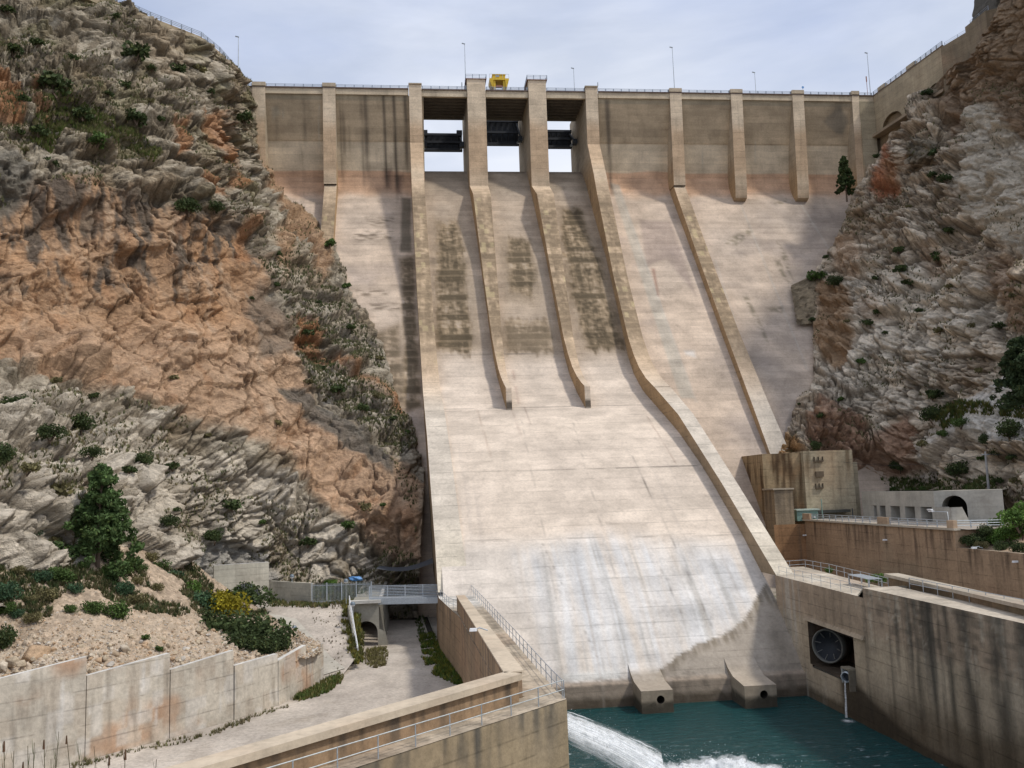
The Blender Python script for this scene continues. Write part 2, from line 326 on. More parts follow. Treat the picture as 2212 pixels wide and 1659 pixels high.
    # mossy marks on the right slope
    for pts in ([(1566, 520), (1620, 492), (1626, 500), (1602, 522), (1590, 530), (1568, 528)], [(1672, 562), (1684, 560), (1706, 612), (1692, 600)], [(1606, 640), (1616, 638), (1660, 740), (1648, 728)], [(1655, 665), (1690, 662), (1695, 675), (1665, 672)], [(1685, 432), (1700, 428), (1702, 440), (1672, 441)], [(1462, 425), (1488, 418), (1490, 430), (1460, 436)], [(1678, 520), (1700, 550), (1712, 600), (1690, 560)]):
        mm = poly(px, py, pts, 4, 5, P); c = mixc(c, (.16, .14, .09), mm*.7*ss(-.5, .3, noise(P*np.array([.9, .9, 1.5]), 90)))
    mm = poly(px, py, [(1408, 580), (1414, 580), (1424, 640), (1420, 640)], 3); c = mixc(c, (.3, .17, .13), mm*.8)
    mm = poly(px, py, [(1478, 757), (1500, 757), (1504, 772), (1482, 765)], 4, 3, P); c = mixc(c, (.62, .58, .54), mm*.8)
    # narrow raised joints running down the slope
    for (x0, y0, x1, y1) in ((1600, 440, 1745, 800), (1730, 440, 1830, 600), (1545, 560, 1620, 800), (1340, 420, 1505, 870)):
        t = (py-y0)/(y1-y0); mm = np.exp(-((px-(x0+(x1-x0)*t))/2.2)**2)*(t > 0)*(t < 1); c = mixc(c, (.50, .455, .40), mm*.5)
    return c*(1+lh)[..., None]
def col_chute(P):
    px, py = PX(P); z = P[..., 2]; lh = lifts(P, 44)
    c = np.broadcast_to(np.array((.44, .355, .275)), P.shape).copy()
    c = mixc(c, (.30, .25, .195), ss(66, 72, z)*.8)
    c = mixc(c, (.50, .42, .34), ss(.0, .5, fbm(P*.08, 4, 11))*.5)
    c = mixc(c, T_BR*.93, ss(746, 800, py-.02*(px-1150)+8*noise(P*.2, 4)))
    c = mixc(c, (.69, .59, .49), ss(870, 920, py)*ss(-.2, .4, fbm(P*.05, 4, 61))*.6)
    c = mixc(c, (.66, .61, .555), ss(1140, 1200, py)*.6)
    for pts, k, bi in (([(946, 476), (960, 482), (985, 474), (1000, 520), (1008, 640), (1020, 742), (1010, 768), (945, 752), (940, 690), (948, 600)], 1., .18), ([(1096, 512), (1140, 518), (1158, 600), (1150, 640), (1104, 630), (1094, 560)], .95, .10), ([(1084, 690), (1182, 690), (1190, 762), (1090, 762)], .7, -.08), ([(1214, 452), (1254, 452), (1272, 500), (1292, 560), (1328, 690), (1348, 752), (1270, 757), (1246, 670), (1220, 562)], 1., .22)):
        sd = int(pts[0][0]); q1, q2, q3, dr = blockpat(P, sd+3, .9); mm = poly(px+9*dr+9*(q2-.5), py+12*dr, pts, 7)
        c = grime(c, P, mm, sd, k, bi); mm2 = poly(px+9*dr, py, [(x+(x-pts[0][0]-35)*.28, 480+(y-480)*1.1) for x, y in pts], 22); c = grime(c, P, mm2*(1-mm)*ss(750+20, 740, py), sd+9, .5, -.35)
    # greyish flow marks
    fl = fbm(P*np.array([.8, .03, .03]), 4, 55)
    bl = poly(px, py, [(1120, 1200), (1300, 1160), (1600, 1200), (1640, 1300), (1560, 1380), (1440, 1450), (1200, 1480)], 40); c = mixc(c, (.60, .605, .615), bl*ss(-.45, .25, fl)*.85)
    c = mixc(c, (.76, .755, .745), bl*ss(.1, .4, fbm(P*np.array([.5, .04, .04]), 4, 58))*.5)
    c = mixc(c, (.40, .375, .34), bl*ss(.08, .4, fbm(P*np.array([1.2, .03, .03]), 3, 57))*.6)
    ed = 7*noise(P*np.array([1.2, .1, .1]), 33)+6*noise(P*.35, 34)
    br = poly(px, py+ed, [(1425, 1445), (1450, 1425), (1500, 1395), (1560, 1372), (1605, 1340), (1638, 1290), (1655, 1255), (1700, 1320), (1780, 1500), (1400, 1510)], 2.5); c = mixc(c, (.36, .315, .265), br)
    edge = br*(1-poly(px, py+ed, [(1440, 1465), (1470, 1435), (1515, 1410), (1570, 1390), (1625, 1350), (1650, 1300), (1700, 1330), (1780, 1500), (1400, 1510)], 10)); c = mixc(c, (.17, .14, .10), edge*.75*ss(-.2, .5, noise(P*np.array([2., .3, .3]), 36)+.2))
    c = mixc(c, (.22, .19, .155), poly(px, py, [(1668, 1330), (1700, 1380), (1740, 1440), (1752, 1490), (1660, 1490)], 22, 14, P)*.75)
    low = ss(-20.55, -20.9, z); c = mixc(c, (.34, .275, .215), low*.95); c = mixc(c, (.085, .065, .045), ss(-22.1, -22.7, z+.3*noise(P*.8, 5))*.9); c = mixc(c, (.17, .14, .11), low*ss(.0, .4, fbm(P*np.array([.9, 1, .5]), 4, 47))*.6)
    c = mixc(c, (.62, .62, .60), poly(px, py, [(1215, 1456), (1340, 1446), (1342, 1466), (1215, 1474)], 4, 6, P)*.6); c = mixc(c, (.2, .17, .14), poly(px, py, [(1200, 1474), (1345, 1462), (1500, 1440), (1545, 1466), (1345, 1482), (1215, 1490)], 5, 6, P)*ss(-.2, .3, noise(P*2., 9))*.6)
    # joints
    def joint(x0, y0, x1, y1, w_, k, col=(.16, .14, .12)):
        t = np.clip(((px-x0)*(x1-x0)+(py-y0)*(y1-y0))/((x1-x0)**2+(y1-y0)**2), 0, 1); d = np.hypot(px-x0-t*(x1-x0), py-y0-t*(y1-y0)); return mixc(c, col, np.exp(-(d/w_)**2)*k*ss(-.6, .1, noise(P*.4, 77)))
    for a in ((962, 1021, 1505, 1006, .9, .8), (985, 1168, 1600, 1155, .8, .5), (960, 884, 1412, 874, .9, .55), (942, 768, 1060, 766, .8, .6), (1078, 766, 1220, 760, .9, .8), (1236, 766, 1380, 764, .8, .5), (1365, 985, 1440, 1140, 1., .75), (1440, 1140, 1560, 1400, 1., .5), (1125, 900, 1205, 1300, .9, .3), (1235, 900, 1330, 1250, .8, .35), (1170, 1170, 1300, 1440, .9, .45), (1400, 1170, 1475, 1330, .9, .45)): c = joint(*a)
    for a in ((1030, 880, 1060, 985, 2, .35, (.3, .2, .14)), (1105, 880, 1125, 940, 1.6, .6, (.28, .19, .15)), (1108, 800, 1120, 870, 3., .5, (.36, .25, .21)), (1392, 890, 1460, 1000, 1.6, .5, (.33, .24, .19)), (1133, 880, 1148, 925, 1.6, .5, (.3, .22, .18))): c = joint(*a)
    fl2 = fbm(P*np.array([1.1, .02, .02]), 3, 59); c = mixc(c, (.46, .40, .35), ss(.2, .5, fl2)*ss(900, 1000, py)*.35)
    gk = P[..., 0]; c = mixc(c, (.17, .125, .08), ss(2.2, .4, 41.3-gk+.8*noise(P*.5, 2))*ss(870, 700, py)*.25)
    return c*(1+lh*(.55+.45*ss(800, 700, py)))[..., None]
def col_pier(P):
    px, py = PX(P); z = P[..., 2]; lh = lifts(P, 23)
    c = np.broadcast_to(np.array((.66, .545, .41)), P.shape).copy()
    c = mixc(c, (.47, .315, .19), ss(87, 83, z+1.5*noise(P*.2, 1))*ss(68, 76, z)*.65)
    sl = ss(72, 68, z); c = mixc(c, (.63, .475, .335), sl*.85)
    zone = ss(74, 60, z)*ss(18, 34, z); c = grime(c, P, zone, 216, .65, -.34); dk = zone; c = mixc(c, (.56, .52, .46), ss(24, 12, z)*.8); c = mixc(c, (.055, .04, .028), (P[..., 1] < 153.12)*(P[..., 1] > 152.9)*(P[..., 0] > 12)*.85*(1-.7*blockpat(P, 8)[2]))
    sm = rnd((np.floor(P[..., 0]*1.1)).astype(np.int64), np.floor(z*.8).astype(np.int64), (z*0).astype(np.int64), 4); c = mixc(c, (.56, .46, .27), (sm > .94)*dk*.5)
    lowb = ss(0, -10, z); c = mixc(c, (.68, .61, .49), lowb*.7)
    return c*(1+lh*.7)[..., None]
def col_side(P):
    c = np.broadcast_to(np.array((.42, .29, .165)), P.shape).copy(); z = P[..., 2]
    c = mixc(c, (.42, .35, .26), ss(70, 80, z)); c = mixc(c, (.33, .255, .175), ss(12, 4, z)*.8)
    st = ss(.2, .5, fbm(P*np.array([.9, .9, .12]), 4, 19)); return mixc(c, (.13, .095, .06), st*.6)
dam = thing('dam', 'huge pale concrete gravity dam with three gate openings and a long spillway chute', 'dam', (22, 150, -24))
def sweep(prof, X0, X1, step, res, colfn):
    pr = resample(prof, step); nu = max(2, int(abs(X1-X0)/res)+1); u = np.linspace(X0, X1, nu)
    P = np.zeros((len(pr), nu, 3)); P[..., 0] = u[None]; P[..., 1] = pr[:, :1]; P[..., 2] = pr[:, 1:2]; return P, colfn(P)
YB = 222.
for X0, X1 in ((-75, 3.4), (43.5, 113.5)):
    mb = MB(); P, c = sweep(NF, X0, X1, .33, .33, col_face); mb.grid(P, c)
    mb.quad((X0, YB, -22), (X1, YB, -22), (X1, YB, 91.8), (X0, YB, 91.8)); mb.quad((X0, 200.6, 91.8), (X1, 200.6, 91.8), (X1, YB, 91.8), (X0, YB, 91.8))
    mb.build('downstream_face', M_dam, dam)
mb = MB(); P, c = sweep(CH, 2.9, 42.6, .3, .26, col_chute)
P[..., 1] += 0; mb.grid(P, c); mb.quad((2.9, 218, 76.6), (42.6, 218, 76.6), (42.6, 218, 40), (2.9, 218, 40))
mb.build('spillway_chute', M_dam, dam)
# deck over the non overflow wings, the fascia and the bridges over the gates
def col_deck(P):
    return np.broadcast_to(np.array((.56, .47, .35)), P.shape)*(1+.15*fbm(P*.3, 3, 5))[..., None]
for X0, X1 in ((-75, 0.), (44.6, 113.)):
    mb = MB(); mb.box(X0, X1, 200.25, 221, 91.83, 93.2, .6, col_deck); mb.box(X0, X1, 200.0, 200.5, 93.2, 93.42, 0, (.16, .12, .11)); mb.build('crest_deck', M_pier, dam)
for X0, X1 in ((3.02, 13.48), (17.92, 27.88), (32.22, 41.48)):
    mb = MB(); mb.box(X0, X1, 200.45, 201.2, 91.7, 93.2, .6, col_deck); mb.box(X0, X1, 200.2, 201.3, 93.2, 93.42, 0, (.16, .12, .11)); mb.box(X0, X1, 201.2, 214, 92.5, 93.3, 0, (.2, .18, .16))
    for yy in np.arange(203.2, 213.2, 1.7): mb.box(X0, X1, yy, yy+.35, 91.9, 92.5, 0, (.16, .14, .12))
    mb.box(X0, X1, 213.3, 214, 91.8, 92.5, 0, (.2, .18, .15))
    mb.build('gate_bridge', M_pier, dam)
def pierbody(prof, yb, name, label=None):   # prof rows: Y, Z, XL, XR
    pr = resample(prof, .3); mb = MB(); u = np.linspace(0, 1, 12)
    P = np.zeros((len(pr), 12, 3)); P[..., 0] = pr[:, 2:3]*(1-u)+pr[:, 3:4]*u; P[..., 1] = pr[:, :1]; P[..., 2] = pr[:, 1:2]; mb.grid(P, col_pier(P))
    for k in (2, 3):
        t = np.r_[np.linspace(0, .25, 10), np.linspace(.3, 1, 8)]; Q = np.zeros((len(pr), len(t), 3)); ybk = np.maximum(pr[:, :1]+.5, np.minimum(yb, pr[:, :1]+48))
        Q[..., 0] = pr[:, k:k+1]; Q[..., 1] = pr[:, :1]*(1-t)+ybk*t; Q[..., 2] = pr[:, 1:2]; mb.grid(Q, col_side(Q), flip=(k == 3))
    a = prof[0]; mb.quad((a[2], a[0], a[1]), (a[3], a[0], a[1]), (a[3], yb, a[1]), (a[2], yb, a[1]), col=(.4, .36, .3))
    o = mb.build(name, M_pier, dam)
    return o
# outer piers run on as training walls beside the chute
p4 = [(y, z, 41.5+(1.0*ss(160, 125, y)), 44.4+.3*ss(160, 125, y)) for y, z in PF]
p4 = [(200, 94.3, 41.5, 44.4)]+p4
pierbody(p4, YB, 'spillway_pier')
p1 = [(200, 94.3, .1, 3.0), (200.3, 80.4, .15, 3.05), (192.6, 66.5, .3, 3.1), (180.3, 44.3, .8, 3.7), (170.4, 29.2, 1.2, 4.1), (161, 18.3, 1.5, 4.6), (153.8, 14.9, 1.6, 4.9), (141.6, 9.1, 1.8, 5.1), (132, 3.8, 1.9, 5.3), (116, -6.4, 2.2, 5.7), (110.5, -11.6, 2.3, 6.2)]
pierbody(p1, YB, 'spillway_pier')
for xl, xr, el, er in ((13.5, 17.9, 15.6, 16.55), (27.9, 32.2, 29.3, 30.25)):
    q = []
    for y, z in [(200, 95.9), (200.35, 70.2), (193.5, 66.0), (180.4, 44.6), (170.6, 29.7), (166.8, 25.6), (163.3, 22.6), (159.5, 20.4), (155.8, 18.8), (153.2, 17.9), (153.0, 12.5)]:
        t = ss(-.15, 1.05, np.clip((200-y)/47, 0, 1)); q.append((y, z, xl*(1-t)+el*t, xr*(1-t)+er*t))
    o = pierbody(q, YB, 'spillway_pier'); MB().box(xl-.25, xr+.25, 199.75, 206, 95.86, 95.96, 0, (.3, .18, .15)).build('pier_cap', M_pier, o)
# buttresses and their ribs
for x, kind in ((-35.2, 0), (-19.5, 1), (61.9, 1), (76.9, 2), (92.3, 2), (107.4, 0)):
    w_ = 2.85 if x < 100 else 1.8
    q = [(200, 93.35, x, x+w_), (200.8, 70.7, x, x+w_)]
    if kind != 1: q += [(201.2, 67.8, x, x+w_), (204.5, 66.5, x, x+w_)]
    bo_ = pierbody(q, 208, 'buttress')
    mb = MB(); mb.box(x-.08, x+w_+.08, 199.8, 201.1, 93.45, 94.35, 0, (.50, .42, .32)); mb.build('plinth', M_pier, bo_)
    if kind == 1:
        q = [(201.3, 70.6, x+.1, x+w_), (187.0, 50.0, x+.15, x+w_+.1), (173.3, 30.9, x+.3, x+w_+.3), (161.6, 14.8, x+.5, x+w_+.9), (153.8, 3.9, x+.6, x+w_+1.5), (143, -12, x+.6, x+w_+2)]
        pierbody(q, 206, 'rib')
for x in (0.02, 41.4):
    mb = MB(); mb.box(x, x+3.05, 199.75, 201.1, 94.32, 94.6, 0, (.40, .335, .255)); mb.build('plinth', M_pier, dam)
mb = MB(); mb.box(109.2, 112.9, 200.05, 206, 60, 91.8, .4, lambda P: col_face(P)*.2+np.array((.33, .285, .2))*.8); mb.build('end_pier', M_pier, dam)
# radial gates raised in the three openings
for xl, xr, zt, zb, tall in ((3.1, 13.3, 90.1, 85.6, 1), (18.0, 27.7, 93.9, 87.2, 0), (32.3, 41.3, 91.3, 86.6, 0)):
    yk = 219.
    g = thing('radial_gate', {3.1: 'raised dark steel spillway gate with open sky above it, left opening', 18.0: 'raised dark steel gate filling the top of the middle spillway opening', 32.3: 'raised dark steel gate with narrow sky slit above, right spillway opening'}[xl], 'sluice gate', ((xl+xr)/2, yk, zb), 'steel gates raised in the spillway openings')
    mb = MB(); n = 9; th = np.linspace(-.24, .24, n); R_ = (zt-zb)/.48; P = np.zeros((n, 2, 3))
    P[..., 0] = [xl+.06, xr-.06]; P[..., 1] = (yk+R_*(np.cos(th)-1)+.4)[:, None]; P[..., 2] = ((zt+zb)/2+R_*np.sin(th))[:, None]; mb.grid(P); mb.grid(P+np.array([0, .12, 0])); mb.build('skin_plate', M_dark, g)
    mb = MB()
    for xx in np.linspace(xl+1.2, xr-1.2, 6): mb.box(xx-.07, xx+.07, yk-.5, yk+.1, zb+.1, zt-.1)
    mb.build('stiffener', M_dark, g)
    for zz in (zb+.3, (zt+zb)/2, zt-.3): MB().box(xl+.1, xr-.1, yk-.95, yk-.45, zz-.3, zz+.3).build('girder', M_dark, g)
    if tall:
        for xx in (xl, xr-1.5): MB().box(xx+.05, xx+1.45, yk-.8, yk+.4, zt-.2, zt+.9).build('end_block', M_dark, g)
    for xx in (xl+.6, xr-.6):
        for zz in (zb+.5, zt-1.): MB().beam((xx, yk-.6, zz), (xx+(.25 if xx > (xl+xr)/2 else -.25), yk-7, zb-1.0), .35, .45).build('arm', M_steel if zz < zb+1 else M_dark, g)
        MB().box(xx-.5, xx+.5, yk-8.0, yk-6.5, zb-1.7, zb-.5).build('trunnion', M_dark, g)
# deflector blocks with drain holes
for x0, x1, yf in ((22.9, 26.3, 95.6), (33.9, 37.4, 95.2)):
    mb = MB(); pr = np.array([(105.2, -15.3), (103.3, -17.3), (101.6, -19.0), (100.1, -20.1), (98.6, -20.75), (yf, -21.1)])
    u = np.linspace(x0, x1, 12); prr = resample(pr, .2); P = np.zeros((len(prr), 12, 3)); P[..., 0] = u; P[..., 1] = prr[:, :1]; P[..., 2] = prr[:, 1:2]
    mb.grid(P, lambda_c := mixc(col_chute(P), (.42, .36, .29), ss(-19.5, -20.5, P[..., 2])*.8))
    dk = lambda P: mixc(np.broadcast_to(np.array((.33, .275, .21)), P.shape).copy(), (.07, .06, .045), ss(-22.0, -22.5, P[..., 2]+.2*noise(P*1.5, 4)))*(1+.2*fbm(P*.8, 3, 6))[..., None]
    for xx in (x0, x1):
        t = np.linspace(0, 1, 10); Q = np.zeros((len(prr), 10, 3)); Q[..., 0] = xx; Q[..., 1] = prr[:, :1]; Q[..., 2] = prr[:, 1:2]*(1-t)+t*-25.5; mb.grid(Q, dk(Q))
    # front face with a round hole
    cx, cz, r = (x0+x1)/2+.35, -22.05+.0, .42; th = np.linspace(0, 2*np.pi, 33); outer = []
    for a in th:
        dx, dz = np.cos(a), np.sin(a); t = min(((x1 if dx > 0 else x0)-cx)/dx if abs(dx) > 1e-6 else 99, ((-21.1 if dz > 0 else -25.5)-cz)/dz if abs(dz) > 1e-6 else 99); outer.append((cx+dx*t, yf, cz+dz*t))
    inner = np.stack([cx+r*np.cos(th), th*0+yf, cz+r*np.sin(th)], 1); tt = np.linspace(0, 1, 8)[:, None, None]; Q = inner[None]*(1-tt)+np.array(outer)[None]*tt; mb.grid(Q, dk(Q))
    for cxx, czz in ((x0, -21.1), (x1, -21.1), (x0, -25.5), (x1, -25.5)):
        near = sorted(outer, key=lambda o: (o[0]-cxx)**2+(o[2]-czz)**2); nx = [o for o in near if abs(o[0]-cxx) < 1e-3][0]; nz_ = [o for o in near if abs(o[2]-czz) < 1e-3][0]
        mb.add([nx, nz_, (cxx, yf, czz)], t=[(0, 1, 2)], c=(.22, .185, .145))
    mb.grid(np.stack([inner, inner+np.array([0, 2.2, 0])]), (.03, .025, .02)); mb.add(np.vstack([inner[:-1]+np.array([0, 2.2, 0]), [(cx, yf+2.2, cz)]]), t=[(i, (i+1) % 32, 32) for i in range(32)], c=(.01, .01, .01))
    mb.build('deflector_block', M_smooth, dam)
# ---------------------------------------------------------------- railings
def railing(label, pts, h=.85, sp=2., nr=3, r=.035, pr=.06, mat=None, pmat=None, name='railing', group=None, cat='railing', square=False):
    pts = [np.array(p, float) for p in pts]; mat = mat or M_steel; pmat = pmat or mat
    t = thing(name, label, cat, tuple(pts[0]), group)
    for k in range(nr):
        z = h*(k+1)/nr; MB().tube([p+np.array([0, 0, z]) for p in pts], r, 6).build('rail', mat, t)
    for a, b in zip(pts[:-1], pts[1:]):
        n = max(1, int(round(np.linalg.norm(b-a)/sp)))
        for i in range(n+(1 if b is pts[-1] else 0)):
            p = a+(b-a)*i/n; m = MB()
            if square: m.box(p[0]-pr, p[0]+pr, p[1]-pr, p[1]+pr, p[2], p[2]+h*1.02)
            else: m.tube([p, p+np.array([0, 0, h*1.02])], pr, 6)
            m.build('post', pmat, t)
    return t
M_rail = plain('blue_grey_rail', (.30, .35, .42), .5, .3)
ordn = ['first', 'second', 'third', 'fourth', 'fifth', 'sixth', 'seventh', 'eighth', 'ninth', 'tenth', 'eleventh', 'twelfth']
bays = [(-38, -35.4), (-32.2, -19.7), (-16.5, -.1), (3.2, 13.3), (18.1, 27.7), (32.4, 41.3), (44.6, 61.7), (64.9, 76.7), (79.9, 92.1), (95.3, 107.2), (109.4, 112.8)]
for i, (a, b) in enumerate(bays):
    railing('blue grey crest railing, %s stretch along the dam top from the left' % ordn[i], [(a, 200.6, 93.42), (b, 200.6, 93.42)], .85, 2., 3, .05, .1, M_rail, name='crest_railing', group='railings along the dam crest', square=True)
for x0, x1, lab in ((13.4, 18., 'steel railing on top of the tall pier left of the yellow crane'), (27.8, 32.3, 'steel railing on top of the tall pier right of the yellow crane')):
    railing(lab, [(x0, 206, 95.95), (x0-.1, 199.9, 95.95), (x1+.1, 199.9, 95.95), (x1, 206, 95.95)], 1.05, 1.6, 3, .045, .08, M_rail, name='pier_railing', square=True)
# ---------------------------------------------------------------- lamp posts on the crest
def lamppost(px, ytop, Y, label, z0=93.4):
    p = atY(px, ytop, Y); t = thing('street_lamp', label, 'street lamp', (p[0], Y, z0), 'lamp posts along the dam crest'); h = p[2]
    MB().tube([(p[0], Y, z0), (p[0], Y, z0+(h-z0)*.5), (p[0], Y, h)], [.11, .085, .06], 8).build('post', M_steel, t)
    MB().box(p[0]-.2, p[0]+.2, Y-.2, Y+.2, z0, z0+.25).build('base', M_steel, t)
    MB().beam((p[0]+.1, Y, h), (p[0]-.65, Y-.1, h+.12), .28, .16).build('lamp_head', M_rail, t)
lamppost(515, 80, 190, 'tall lamp post on the left bank road above the cliff', 92.)
lamppost(1003.5, 95, 203, 'tall lamp post beside the pier left of the yellow crane')
lamppost(1239, 148, 212, 'short lamp post on the crest right of the yellow crane')
lamppost(1452, 103, 203, 'tall lamp post over the buttress with the long rib')
lamppost(1630, 157, 212, 'short lamp post on the crest between two short buttresses')
lamppost(1873, 115, 202, 'tall leaning lamp post at the right end of the dam crest')
for px, y0, Y, lab in ((997.5, 178, 203, 'thin short pole by the tall left pier'), (1291, 178, 203, 'thin short pole by the outer pier right of the gates')):
    p = atY(px, y0, Y); tag(MB().tube([(p[0], Y, 93.4), (p[0], Y, p[2])], .06, 6).box(p[0]-.13, p[0]+.13, Y-.03, Y+.03, p[2]-.9, p[2]).build('marker_pole', M_steel), lab, 'pole')
p = atY(1734, 189, 203); t = thing('road_sign', 'small dark round road sign on the crest near the right end', 'road sign', (p[0], 203, 93.4))
MB().tube([(p[0], 203, 93.4), (p[0], 203, p[2])], .04, 6).build('pole', M_steel, t); MB().tube([(p[0], 202.9, p[2]), (p[0], 202.96, p[2])], .3, 16).build('disc', M_blue, t)
p = atY(1871, 165, 203); tag(MB().tube([(p[0], 203, 93.4), (p[0], 203, p[2])], .06, 6).box(p[0]-.12, p[0]+.12, 202.95, 203.05, p[2]-1.4, p[2]).build('marker_pole', M_rust), 'thin rusty marker beside the leaning lamp post', 'pole')
# ---------------------------------------------------------------- yellow gantry crane
cx = 21.35; t = thing('gantry_crane', 'small yellow gantry crane standing on the dam crest', 'crane', (cx, 203.6, 93.4))
for dx in (-1.15, 1.15):
    for dy in (-1.2, 1.2): MB().box(cx+dx-.26, cx+dx+.26, 203.6+dy-.26, 203.6+dy+.26, 93.4, 96.9).build('leg', M_yellow, t)
for dy in (-1.2, 1.2): MB().box(cx-1.4, cx+1.4, 203.6+dy-.2, 203.6+dy+.2, 95.0, 95.5).build('cross_beam', M_rust if dy < 0 else M_yellow, t)
MB().box(cx-2.3, cx+2.3, 201.9, 205.3, 96.7, 97.1).hexa([(cx-1.7, 201.9, 94.9), (cx-1.5, 201.9, 94.9), (cx-1.5, 205.2, 94.9), (cx-1.7, 205.2, 94.9), (cx-2.3, 201.8, 96.7), (cx-1.4, 201.8, 96.7), (cx-1.4, 205.3, 96.7), (cx-2.3, 205.3, 96.7)]).hexa([(cx+1.5, 201.9, 94.9), (cx+1.7, 201.9, 94.9), (cx+1.7, 205.2, 94.9), (cx+1.5, 205.2, 94.9), (cx+1.4, 201.8, 96.7), (cx+2.3, 201.8, 96.7), (cx+2.3, 205.3, 96.7), (cx+1.4, 205.3, 96.7)]).build('platform', M_yellow, t)
MB().box(cx-1.5, cx+1.5, 202.5, 204.7, 97.1, 98.2).box(cx-1.6, cx+1.6, 202.4, 204.8, 98.2, 98.32).build('winch_house', M_yellow, t); wh_ = t.children[-1] if False else [o for o in t.children if o.name.startswith('winch_house')][0]
MB().box(cx-.7, cx+.1, 202.44, 202.5, 97.7, 98.1).build('name_plate', M_rail, wh_)
for xx in (-2.3, -.8, .8, 2.3): MB().tube([(cx+xx, 201.9, 97.1), (cx+xx, 201.9, 98.1)], .04, 5).build('guard_post', M_steel, t)
MB().tube([(cx-2.3, 201.9, 98.1), (cx+2.3, 201.9, 98.1)], .035, 5).build('guard_rail', M_steel, t)
# ================================================================ cliffs
def rbf(pts):
    pts = np.array(pts, float); n = len(pts); A = pts[:, :2]/400.; d = np.linalg.norm(A[:, None]-A[None], axis=2); K = d+0.
    K[np.arange(n), np.arange(n)] = -.0
    Q = np.c_[np.ones(n), A]; S = np.block([[K-.02*np.eye(n)*0, Q], [Q.T, np.zeros((3, 3))]]); w_ = np.linalg.lstsq(S, np.r_[np.log(pts[:, 2]), 0, 0, 0], rcond=None)[0]
    def f(px, py):
        s = np.shape(px); q = np.stack([np.ravel(px), np.ravel(py)], 1)/400.; o = np.zeros(len(q))
        for i in range(n): o += w_[i]*np.linalg.norm(q-A[i], axis=1)
        o += w_[n]+q@w_[n+1:]; return np.exp(o).reshape(s)
    return f
LS = [(552, 260), (562, 330), (590, 385), (615, 415), (690, 480), (722, 530), (755, 620), (800, 690), (830, 760), (850, 850), (890, 900), (905, 950), (915, 1020), (914, 1100), (908, 1200), (902, 1330)]
LT = [(-300, -430), (0, -230), (180, -60), (255, 8), (330, 38), (440, 84), (480, 118), (530, 170), (546, 192), (552, 260)]
ctlL = [(x, y, hitface(x, y)-1.6) for x, y in LS[:-3]]+[(914, 1100, 141), (908, 1200, 137), (902, 1330, 134)]
ctlL += [(-300, -430, 140), (0, -230, 158), (180, -60, 167), (255, 8, 168), (330, 38, 172.5), (440, 84, 180), (480, 118, 186), (530, 170, 197), (546, 192, 199.5),
 (-300, 0, 130), (-300, 500, 106), (-300, 900, 84), (-300, 1250, 66), (0, 0, 150), (0, 200, 138), (0, 400, 130), (0, 600, 126), (0, 760, 118), (0, 850, 108), (0, 950, 98), (0, 1050, 90), (0, 1200, 84), (0, 1330, 80),
 (150, 0, 158), (150, 200, 145), (150, 400, 137), (150, 600, 133), (150, 750, 126), (150, 850, 118), (150, 950, 109), (150, 1050, 102), (150, 1250, 95), (300, 100, 165), (300, 250, 155), (300, 400, 147), (300, 600, 142), (300, 750, 137), (300, 850, 130), (300, 950, 122), (300, 1050, 114), (300, 1200, 107), (300, 1330, 104),
 (450, 180, 178), (450, 280, 167), (450, 420, 157), (450, 600, 151), (450, 750, 146), (450, 880, 140), (450, 1000, 133), (450, 1100, 129), (440, 1200, 128), (450, 1330, 129), (560, 450, 177), (600, 550, 171), (600, 650, 163), (600, 780, 155), (600, 900, 150), (600, 1000, 145), (600, 1120, 140), (600, 1250, 137.5), (600, 1330, 137),
 (700, 650, 172), (700, 800, 162), (700, 950, 152), (700, 1080, 143), (700, 1200, 139), (700, 1330, 137), (800, 850, 162), (800, 1000, 151), (800, 1150, 142), (800, 1280, 138), (870, 1020, 149), (870, 1150, 140.5), (860, 1300, 137)]
fL = rbf(ctlL)
def interp_xy(pl, y): pl = np.array(sorted(pl, key=lambda p: p[1]), float); return np.interp(y, pl[:, 1], pl[:, 0])
def normals(P):
    a = np.gradient(P, axis=0); b = np.gradient(P, axis=1); n = np.cross(b, a); n /= np.linalg.norm(n, axis=-1, keepdims=True)+1e-9
    s = np.sign((n*-P).sum(-1)); s[s == 0] = 1; return n*s[..., None]
def smooth2(A, k):
    for _ in range(k):
        A[1:-1] = (A[:-2]+2*A[1:-1]+A[2:])/4; A[:, 1:-1] = (A[:, :-2]+2*A[:, 1:-1]+A[:, 2:])/4
    return A
def rot(ax, deg): return np.array(Matrix.Rotation(math.radians(deg), 3, ax))
def blocks(q, per, wx, wy, sd):
    """tilted beds cut into blocks: random offset per block, softened joints"""
    L_ = q[..., 2]/per; k = np.floor(L_).astype(np.int64); f = L_-k
    a = q[..., 0]/wx+rnd(k, k*0, k*0, sd)*7; ia = np.floor(a).astype(np.int64); fa = a-ia
    b = q[..., 1]/wy+rnd(k, ia, k*0, sd+1)*7; ib = np.floor(b).astype(np.int64); fb = b-ib
    idd = rnd(k, ia, ib, sd+2); lay = rnd(k, k*0, k*0+3, sd+3)
    e = ss(0, .16, np.minimum(f, 1-f))*ss(0, .09, np.minimum(fa, 1-fa)*1.)*ss(0, .09, np.minimum(fb, 1-fb))
    return idd, lay, f, e
